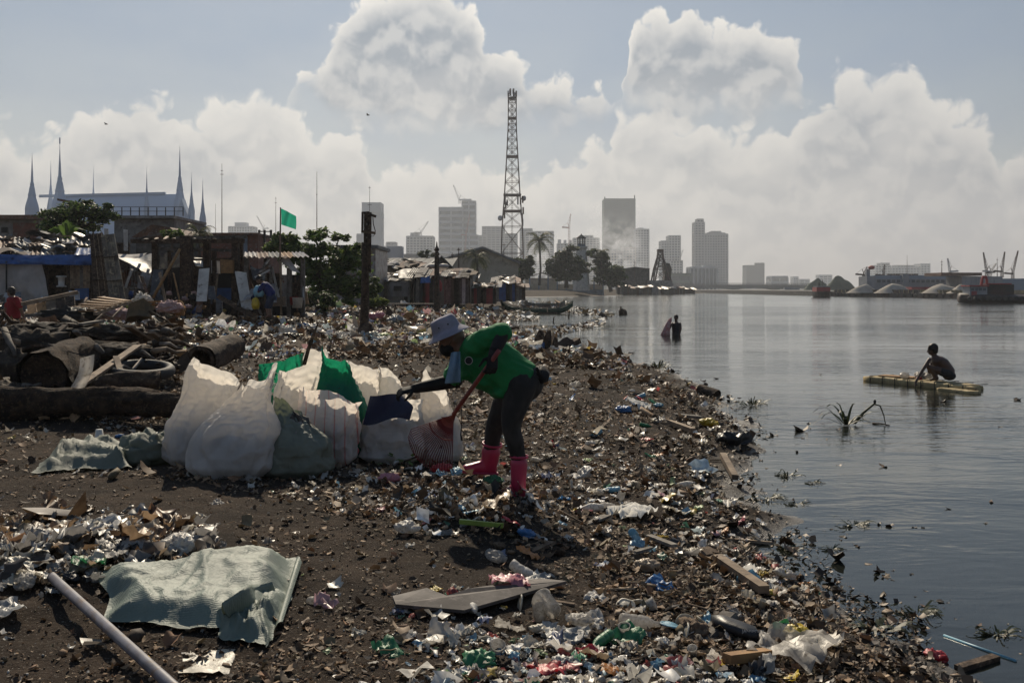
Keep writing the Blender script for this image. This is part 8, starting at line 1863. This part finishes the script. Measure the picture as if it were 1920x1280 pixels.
def build_worker():
    D = 7.5
    W = lambda px, py, dd=0.0: P(px, py, D + dd)
    t = thing('person', 'worker in green shirt, bucket hat and pink boots bending to rake', 'person', W(950, 930))
    # body: one continuous figure under the clothes
    k = MB(); hc = W(846, 634, .02); hf = Vector((-.90, -.12, -.42)); hu = Vector((-.40, 0, .92)); head(k, hc, hf, hu, 1.04)
    limb(k, [W(853, 640, .02), W(866, 652, .02)], [.055, .06])
    ax = Vector((.89, 0, -.45)); pr = Vector((-.45, 0, -.89)); px = D / F
    tors = [(866, 653, 16, .07), (878, 660, 30, .14), (897, 668, 42, .175), (920, 680, 43, .17), (945, 695, 40, .165), (968, 708, 37, .165), (984, 718, 33, .16)]
    k.loft([(W(a, b, .02), pr * h * px, Vector((0, w, 0))) for a, b, h, w in tors], 20)
    nS, nE, nW_ = W(893, 648, -.17), W(943, 622, -.26), W(925, 664, -.30); fS, fE, fW = W(872, 672, .20), W(846, 712, .16), W(776, 728, .10)
    limb(k, [nS, nE, nW_], [.060, .047, .034]); limb(k, [fS, fE, fW], [.058, .046, .034])
    nH, nK, nA = W(976, 722, -.07), W(957, 797, -.10), W(972, 862, -.03); fH, fK, fA = W(962, 735, .13), W(929, 795, .24), W(919, 850, .33)
    limb(k, [nH, nK, nA], [.105, .062, .045]); limb(k, [fH, fK, fA], [.10, .062, .045]); k.ball(W(980, 716, .03), (.15, .17, .14), 16)
    k.build('body', 'skin', t, True, mods=SKINMODS(.011, 4))
    # shirt
    k = MB(); shs = [(864, 652, 24, .09), (875, 659, 38, .165), (897, 669, 47, .195), (920, 682, 50, .19), (945, 698, 48, .185), (966, 711, 43, .185), (986, 722, 40, .19)]
    k.loft([(W(a, b, .02), pr * h * px, Vector((0, w, 0))) for a, b, h, w in shs], 26)
    limb(k, [W(890, 648, -.15), W(915, 634, -.21), W(942, 623, -.25)], [.088, .078, .074]); limb(k, [W(872, 668, .16), W(860, 692, .18), W(848, 708, .165)], [.095, .085, .078])
    for a, b, dd, r in ((905, 716, -.05, .055), (935, 735, -.05, .05), (880, 700, 0, .05)): k.ball(W(a, b, dd), (r * 1.4, .12, r), 14)
    o = k.build('shirt', 'shirt_green', t, True, mods=SKINMODS(.011, 8))
    fold_cloth(o, .022, 9, (.9, .5, -.45))
    for i in range(2): MB().lathe([((.030, .026)[i], 0), ((.030, .026)[i], .004)], W(879, 676, -.215) + Vector((0, -.002 * i, 0)), 18, (-.25, -1, .1)).build('badge', ('board_white', 'glove')[i], t)
    # trousers
    k = MB(); k.ball(W(980, 717, .03), (.16, .185, .15), 18); limb(k, [nH, W(966, 760, -.10), nK, W(966, 830, -.07), nA + Vector((0, 0, .02))], [.125, .100, .073, .064, .056]); limb(k, [fH, W(944, 765, .19), fK, fA + Vector((0, 0, .03))], [.118, .098, .074, .058])
    o = k.build('trousers', 'trousers', t, True, mods=SKINMODS(.011, 5)); fold_cloth(o, .010, 14, (.2, .2, 1))
    # gloves
    k = MB(); limb(k, [W(854, 713, .165), W(815, 721, .13), W(778, 728, .10)], [.060, .050, .038]); hand(k, W(780, 728, .10), (-1, -.25, -.16), (-.1, -.35, 1), 1.15, .55, .2, side=1)
    k.build('glove', 'glove', t, True, mods=SKINMODS(.0065, 3)); MB().lathe([(.060, 0), (.064, .004), (.064, .012), (.058, .012)], W(855, 713, .165), 16, (W(815, 721, .13) - W(854, 713, .165))).build('cuff', 'glove', t, True)
    k = MB(); limb(k, [nE, W(934, 645, -.285), nW_], [.060, .050, .040]); k.build('dark_sleeve', 'sleeve_dark', t, True, mods=SKINMODS(.010, 3))
    k = MB(); limb(k, [W(929, 655, -.295), nW_], [.044, .036]); hand(k, nW_, (-.10, -.30, -1), (.55, -.85, .1), 1.12, .75, .10, side=-1, thumb=1.2); k.build('glove', 'glove', t, True, mods=SKINMODS(.0065, 3))
    # boots
    def boot(top, ank, heel, toe, rt, ra):
        k = MB(); top, ank, heel, toe = map(Vector, (top, ank, heel, toe)); d = (toe - heel).normalized(); sd = d.cross(Vector((0, 0, 1))).normalized()
        limb(k, [top, top.lerp(ank, .55), ank], [rt, (rt + ra) / 2, ra], 18)
        L = (toe - heel).length
        k.loft([(heel + Vector((0, 0, .045)), sd * .036, Vector((0, 0, .045))), (heel + d * L * .22 + Vector((0, 0, .06)), sd * .043, Vector((0, 0, .06))), (heel + d * L * .5 + Vector((0, 0, .05)), sd * .045, Vector((0, 0, .05))), (heel + d * L * .78 + Vector((0, 0, .038)), sd * .050, Vector((0, 0, .038))), (heel + d * L * .95 + Vector((0, 0, .032)), sd * .040, Vector((0, 0, .03))), (toe + Vector((0, 0, .028)), sd * .018, Vector((0, 0, .018)))], 16, power=2.5)
        o = k.build('boot', 'boot_pink', t, True, mods=SKINMODS(.009, 3))
        a = (ank - top).normalized(); MB().lathe([(rt * .99, 0), (rt * 1.07, .0), (rt * 1.08, .016), (rt * 1.0, .02)], top - a * (rt * .92), 20, a, caps=False).build('boot_rim', 'boot_pink', o, True)
        k = MB(); k.loft([(heel - d * .01 + Vector((0, 0, .008)), sd * .036, Vector((0, 0, .012))), (heel + d * L * .3 + Vector((0, 0, .008)), sd * .044, Vector((0, 0, .012))), (heel + d * L * .75 + Vector((0, 0, .008)), sd * .053, Vector((0, 0, .012))), (toe + Vector((0, 0, .008)), sd * .02, Vector((0, 0, .010)))], 14, power=3).build('sole', 'boot_pink', o)
    boot(W(973, 868, -.03), W(972, 908, -.03), W(979, 931, -.07), W(955, 927, .14), .066, .056)
    boot(W(921, 846, .33), W(917, 876, .35), W(931, 889, .35), W(867, 886, .30), .075, .06)
    # hat, mask, towel, waist bag
    h = MB(); hb = hc + hu.normalized() * .045 + Vector((-.008, 0, 0)); pr_ = [(.166, -.030), (.158, -.020), (.135, .000), (.112, .016), (.106, .030), (.102, .075), (.094, .112), (.080, .122), (.03, .126), (.002, .126)]
    h.lathe(pr_, hb, 30, hu, caps=False).wobble(.007, 16); hat = h.build('hat', 'hat_cloth', t, True, mods=[('SOLIDIFY', dict(thickness=.004)), ('SUBSURF', dict(levels=1, render_levels=1))])
    A_, B_, Dn = frame_of(hu, (0, 1, .01))
    for an in (-1.9, -1.2, 1.0):
        q = hb + Dn * .06 + (A_ * math.cos(an) + B_ * math.sin(an)) * .108
        if q.y < hb.y + .05: MB().ball(q, .006, 8).build('eyelet', 'glove', hat)
    MB().tube([hb + Dn * .030 + (A_ * math.cos(i * .2618) + B_ * math.sin(i * .2618)) * .1075 for i in range(25)], .003, 5, False).build('stitch_band', 'hat_cloth', hat)
    k = MB(); f_ = hf.normalized(); u_ = (hu - f_ * hu.dot(f_)).normalized(); s_ = f_.cross(u_); k.ball(hc + f_ * .052 - u_ * .060, (.068, .064, .062), 16, axes=Matrix((f_, s_, u_)).transposed()); k.build('face_mask', 'glove', t, True)
    for q in (-1, 1): MB().tube([hc + f_ * .04 - u_ * .04 + s_ * q * .066, hc + s_ * q * .084 - u_ * .01], .0025, 4).build('mask_strap', 'glove', t)
    MB().sheet(lambda u, v: W(846 + 17 * u - 12 * v * (1 - u) + 1 * v, 661 + 58 * v - 2 * u, -.14 - .09 * math.sin(min(1, v * 1.6) * 1.5) + .022 * math.sin(u * 9 + v * 2)), 14, 16).build('towel', 'towel', t, True, mods=[('SOLIDIFY', dict(thickness=.006))])
    crumple('waist_bag', 'glove', W(1014, 704, .02), (.065, .12, .07), seed=3.0, parent=t, n=22, amp=.35)
    MB().tube([W(1006, 690, -.14), W(1012, 700, -.10), W(1020, 706, -.05)], .012, 6).build('bag_strap', 'glove', t)
    # rake
    ap = W(850, 777, -.12); hp = W(922, 676, -.325); t2 = thing('rake', 'red fan rake held over the rubbish pile', 'rake', W(820, 868, .1))
    MB().tube([hp + (hp - ap).normalized() * .10, hp, hp.lerp(ap, .5), ap], [.017, .017, .0165, .016], 12).build('handle', 'rake_red', t2, True)
    MB().loft([(ap + (hp - ap).normalized() * .06, Vector((.017, 0, .012)), Vector((0, .017, 0))), (ap, Vector((.028, 0, .02)), Vector((0, .014, 0))), (ap + Vector((-.05, .02, -.05)), Vector((.045, 0, -.03)), Vector((0, .008, 0)))], 12).build('socket', 'rake_red', t2, True)
    n = 24; ringA, ringB = [], []
    for i in range(n):
        e = i / (n - 1); a = R(200 + 68 * e)     # direction in the picture plane
        L = .365 + .035 * math.sin(e * 3.1); dv = Vector((math.cos(a), .12 + .30 * math.sin(e * 3.1) * .5, math.sin(a)))
        p1, p2 = ap + dv * L * .5, ap + dv * L * .92; tip = ap + dv * L + Vector((.035 * (1 - e) * 0, .03, -.055))
        tip2 = tip + Vector((.012, -.01, -.030)); MB().tube([ap + dv * .05, p1, p2, tip, tip2], [.0042, .0038, .0034, .0032, .002], 5).build('tine', 'rake_tine', t2, True); ringA.append(ap + dv * L * .52); ringB.append(ap + dv * L * .26)
    MB().tube(ringA, .0055, 6).build('cross_band', 'rake_red', t2, True); MB().tube(ringB, .006, 6).build('cross_band', 'rake_red', t2, True)
    o = MB().add([ap + Vector((0, -.004, 0))] + [q + Vector((0, -.004, 0)) for q in ringB], [(0, i, i + 1) for i in range(1, n)]).build('fan_web', 'rake_red', t2, mods=[('SOLIDIFY', dict(thickness=.004))])
    o = MB().tube([W(865, 758, -.16), W(866, 790, -.16), W(864, 815, -.15), W(866, 826, -.15)], [.003, .003, .006, .009], 6).build('cord', 'black', t2, True)
build_worker()
def build_boy():
    D = 18.35; W = lambda px, py, dd=0.0: P(px, py, D + dd); t = thing('person', 'bare-backed boy squatting on the foam raft, paddling with one hand', 'person', W(1760, 712))
    k = MB(); hc = W(1748.5, 655, 0); hf, hu = Vector((-.75, .55, -.15)), Vector((-.1, .0, 1)); head(k, hc, hf, hu, .92)
    limb(k, [W(1750, 660), W(1753, 669)], [.045, .05])
    k.loft([(W(1752, 668), Vector((.06, 0, .02)), Vector((0, .07, 0))), (W(1757, 674), Vector((.10, 0, .06)), Vector((0, .145, 0))), (W(1766, 682), Vector((.10, 0, .085)), Vector((0, .135, 0))), (W(1775, 692), Vector((.09, 0, .08)), Vector((0, .115, 0))), (W(1780, 700), Vector((.10, 0, .07)), Vector((0, .125, 0)))], 18)
    k.ball(W(1780, 702), (.105, .13, .10), 14)
    limb(k, [W(1743, 674, -.13), W(1731, 692, -.20), W(1717, 716, -.25)], [.040, .032, .024]); hand(k, W(1717, 716, -.25), (-.15, -.1, -1), (-1, 0, .1), .8, .3)
    limb(k, [W(1752, 674, .14), W(1741, 690, .2), W(1743, 704, .22)], [.040, .032, .024]); hand(k, W(1743, 704, .22), (.2, 0, -1), (-1, 0, .1), .8, .3)
    for s in (-1, 1):
        limb(k, [W(1778, 702, .08 * s), W(1742, 688, .12 * s), W(1757, 709, .1 * s)], [.078, .052, .036]); limb(k, [W(1757, 709, .1 * s), W(1746, 711, .1 * s)], [.03, .022])
    k.build('body', 'skin_dark', t, True, mods=SKINMODS(.014, 5)); hair_cap(t, hc, hf, hu, .94)
    k = MB(); k.ball(W(1780, 704), (.115, .14, .09), 14); 
    for s in (-1, 1): limb(k, [W(1779, 701, .08 * s), W(1765, 697, .1 * s)], [.085, .075])
    k.build('shorts', 'trousers', t, True, mods=SKINMODS(.014, 5))
def build_others():
    # wading person with a sack
    D = (CAMZ - WZ) * F / (628 - HY); W = lambda px, py, dd=0.0: P(px, py, D + dd); t = thing('person', 'person standing waist-deep in the river in a dark sleeveless top', 'person', W(1268, 628))
    k = MB(); hc = W(1267.5, 595.5); head(k, hc, (-.5, -.8, -.1), (0, 0, 1), 1.0); limb(k, [W(1267.5, 598), W(1268, 604)], [.055, .06])
    k.loft([(W(1268, 604), Vector((.07, 0, 0)), Vector((0, .06, 0))), (W(1268, 606.5), Vector((.17, 0, 0)), Vector((0, .10, 0))), (W(1268, 614), Vector((.155, 0, 0)), Vector((0, .11, 0))), (W(1268, 622), Vector((.14, 0, 0)), Vector((0, .10, 0))), (W(1268, 634), Vector((.155, 0, 0)), Vector((0, .11, 0)))], 18)
    limb(k, [W(1275, 606.5), W(1276.5, 616, -.06), W(1274, 627, -.1)], [.055, .045, .035]); hand(k, W(1274, 627, -.1), (-.2, -.2, -1), (1, 0, 0), .95, .4)
    limb(k, [W(1260.5, 606.5), W(1256, 614, -.14), W(1257, 610, -.25)], [.055, .045, .036]); hand(k, W(1257, 610, -.25), (-.6, -.2, .6), (0, -1, .3), .95, .7)
    for s in (-1, 1): limb(k, [W(1268 + 4 * s, 632), W(1268 + 4 * s, 645)], [.09, .07])
    k.build('body', 'skin_dark', t, True, mods=SKINMODS(.016, 4)); hair_cap(t, hc, (-.5, -.8, -.1), (0, 0, 1), 1.0)
    k = MB(); k.loft([(W(1268, 605.5), Vector((.13, 0, 0)), Vector((0, .10, 0))), (W(1268, 608), Vector((.18, 0, 0)), Vector((0, .125, 0))), (W(1268, 614), Vector((.17, 0, 0)), Vector((0, .13, 0))), (W(1268, 623), Vector((.16, 0, 0)), Vector((0, .12, 0))), (W(1268, 633), Vector((.175, 0, 0)), Vector((0, .13, 0)))], 18); k.build('vest', 'sleeve_dark', t, True, mods=SKINMODS(.016, 4))
    t = thing('pink_sack', 'pink and grey patterned sack held upright in the water by the wading person', 'sack', W(1248, 628, -.2)); k = MB()
    k.loft([(W(1247, 631, -.2), Vector((.19, 0, 0)), Vector((0, .15, 0))), (W(1248, 624, -.2), Vector((.17, 0, .02)), Vector((0, .14, 0))), (W(1251, 614, -.2), Vector((.13, 0, .03)), Vector((0, .12, 0))), (W(1254.5, 604, -.2), Vector((.11, 0, .03)), Vector((0, .10, 0))), (W(1256.5, 598, -.2), Vector((.07, 0, .02)), Vector((0, .06, 0))), (W(1257, 596, -.2), Vector((.02, 0, .01)), Vector((0, .02, 0)))], 18).wobble(.03, 7).build('bag', 'pink_sack', t, True)
    MB().tube([W(1255, 599, -.32), W(1258, 600, -.30), W(1259, 602, -.2)], .015, 6).build('neck_tie', 'pink_sack', t)
    # person in red
    D = 23.5; W = lambda px, py, dd=0.0: P(px, py, D + dd); g = W(20, 622); t = thing('person', 'person in a red shirt standing behind the driftwood, head turned away', 'person', g)
    hf = Vector((-.9, .3, -.1)); hc = W(20, 547); k = MB(); head(k, hc, hf, (0, 0, 1), .98); limb(k, [W(21, 551), W(23, 557)], [.055, .06])
    k.loft([(W(24, 556), Vector((.07, 0, 0)), Vector((0, .08, 0))), (W(26, 560), Vector((.13, 0, 0)), Vector((0, .18, 0))), (W(27, 572), Vector((.13, 0, 0)), Vector((0, .17, 0))), (W(25, 586), Vector((.12, 0, 0)), Vector((0, .15, 0))), (W(22, 596), Vector((.13, 0, 0)), Vector((0, .16, 0)))], 18)
    limb(k, [W(30, 561, -.16), W(38, 577, -.18), W(44, 592, -.12)], [.055, .045, .033]); hand(k, W(44, 592, -.12), (.4, 0, -1), (1, 0, .3), .95, .4); limb(k, [W(22, 562, .16), W(10, 578, .2), W(6, 592, .15)], [.055, .045, .033]); hand(k, W(6, 592, .15), (-.2, 0, -1), (-1, 0, 0), .95, .4)
    for s in (-1, 1): limb(k, [W(21, 597, .08 * s), W(16 - 2 * s, 625, .1 * s), W(18 - 3 * s, 655, .12 * s)], [.09, .065, .045]); limb(k, [W(18 - 3 * s, 656, .12 * s), W(10 - 3 * s, 658, .12 * s)], [.04, .03])
    k.build('body', 'skin', t, True, mods=SKINMODS(.016, 4)); hair_cap(t, hc, hf, (0, 0, 1), 1.02)
    k = MB(); k.loft([(W(24, 556.5), Vector((.10, 0, 0)), Vector((0, .10, 0))), (W(26, 560), Vector((.155, 0, 0)), Vector((0, .20, 0))), (W(27, 573), Vector((.155, 0, 0)), Vector((0, .19, 0))), (W(25, 588), Vector((.155, 0, 0)), Vector((0, .18, 0))), (W(24, 597), Vector((.165, 0, 0)), Vector((0, .19, 0)))], 18); limb(k, [W(30, 561, -.16), W(37, 574, -.18)], [.075, .068]); limb(k, [W(22, 562, .16), W(13, 573, .19)], [.075, .068]); k.build('shirt', 'shirt_red', t, True, mods=SKINMODS(.016, 4))
    k = MB(); k.ball(W(22, 598), (.15, .18, .13), 14)
    for s in (-1, 1): limb(k, [W(21, 598, .08 * s), W(16 - 2 * s, 625, .1 * s), W(18 - 3 * s, 648, .12 * s)], [.105, .085, .07])
    k.build('trousers', 'trousers', t, True, mods=SKINMODS(.016, 4))
    # person in blue bending over
    D = 29.2; W = lambda px, py, dd=0.0: P(px, py, D + dd); t = thing('person', 'person in a dark blue shirt stooping in front of the shelter with a pale bag', 'person', W(505, 594))
    hf = Vector((-.85, -.1, -.5)); hu = Vector((-.5, 0, .85)); hc = W(486, 524); k = MB(); head(k, hc, hf, hu, 1.0); limb(k, [W(489, 527), W(493, 531)], [.055, .06])
    sp = [(493, 531, .07, .08), (496, 535, .12, .18), (502, 542, .13, .17), (507, 549, .12, .15), (509, 556, .13, .16)]; k.loft([(W(a, b), Vector((h * .75, 0, h * .6)), Vector((0, w, 0))) for a, b, h, w in sp], 18)
    for s in (-1, 1): limb(k, [W(494, 534, .17 * s), W(486, 544, .2 * s), W(483, 550, .12 * s)], [.055, .045, .033]); hand(k, W(483, 550, .12 * s), (-.3, -.3 * s, -1), (-1, 0, .3), .95, .6)
    for s in (-1, 1): limb(k, [W(508, 557, .08 * s), W(502 + 2 * s, 573, .1 * s), W(505 + 2 * s, 591, .11 * s)], [.09, .06, .042]); limb(k, [W(505 + 2 * s, 592.5, .11 * s), W(498 + 2 * s, 594, .11 * s)], [.038, .028])
    k.build('body', 'skin', t, True, mods=SKINMODS(.016, 4)); hair_cap(t, hc, hf, hu, 1.02)
    k = MB(); k.loft([(W(a, b), Vector((h * .75, 0, h * .6)) * 1.22, Vector((0, w * 1.13, 0))) for a, b, h, w in sp], 18)
    for s in (-1, 1): limb(k, [W(494, 534, .17 * s), W(487, 543, .2 * s)], [.075, .065])
    k.build('shirt', 'shirt_blue', t, True, mods=SKINMODS(.016, 4))
    k = MB(); k.ball(W(508, 557), (.15, .18, .14), 14)
    for s in (-1, 1): limb(k, [W(508, 558, .08 * s), W(503 + 2 * s, 574, .1 * s)], [.11, .09])
    k.build('shorts', 'shorts_blue', t, True, mods=SKINMODS(.016, 4))
    tag(crumple('pale_bag', 'p_sky', W(485, 547, -.05), (.16, .14, .2), seed=5, n=22), 'pale blue bag held by the stooping person', 'bag')
    tag(crumple('yellow_jug', 'p_yellow', P(479, 570, 29), (.12, .12, .2), seed=6, n=22, amp=.15), 'yellow jug standing at the feet of the stooping person', 'jug')
build_boy(); build_others()
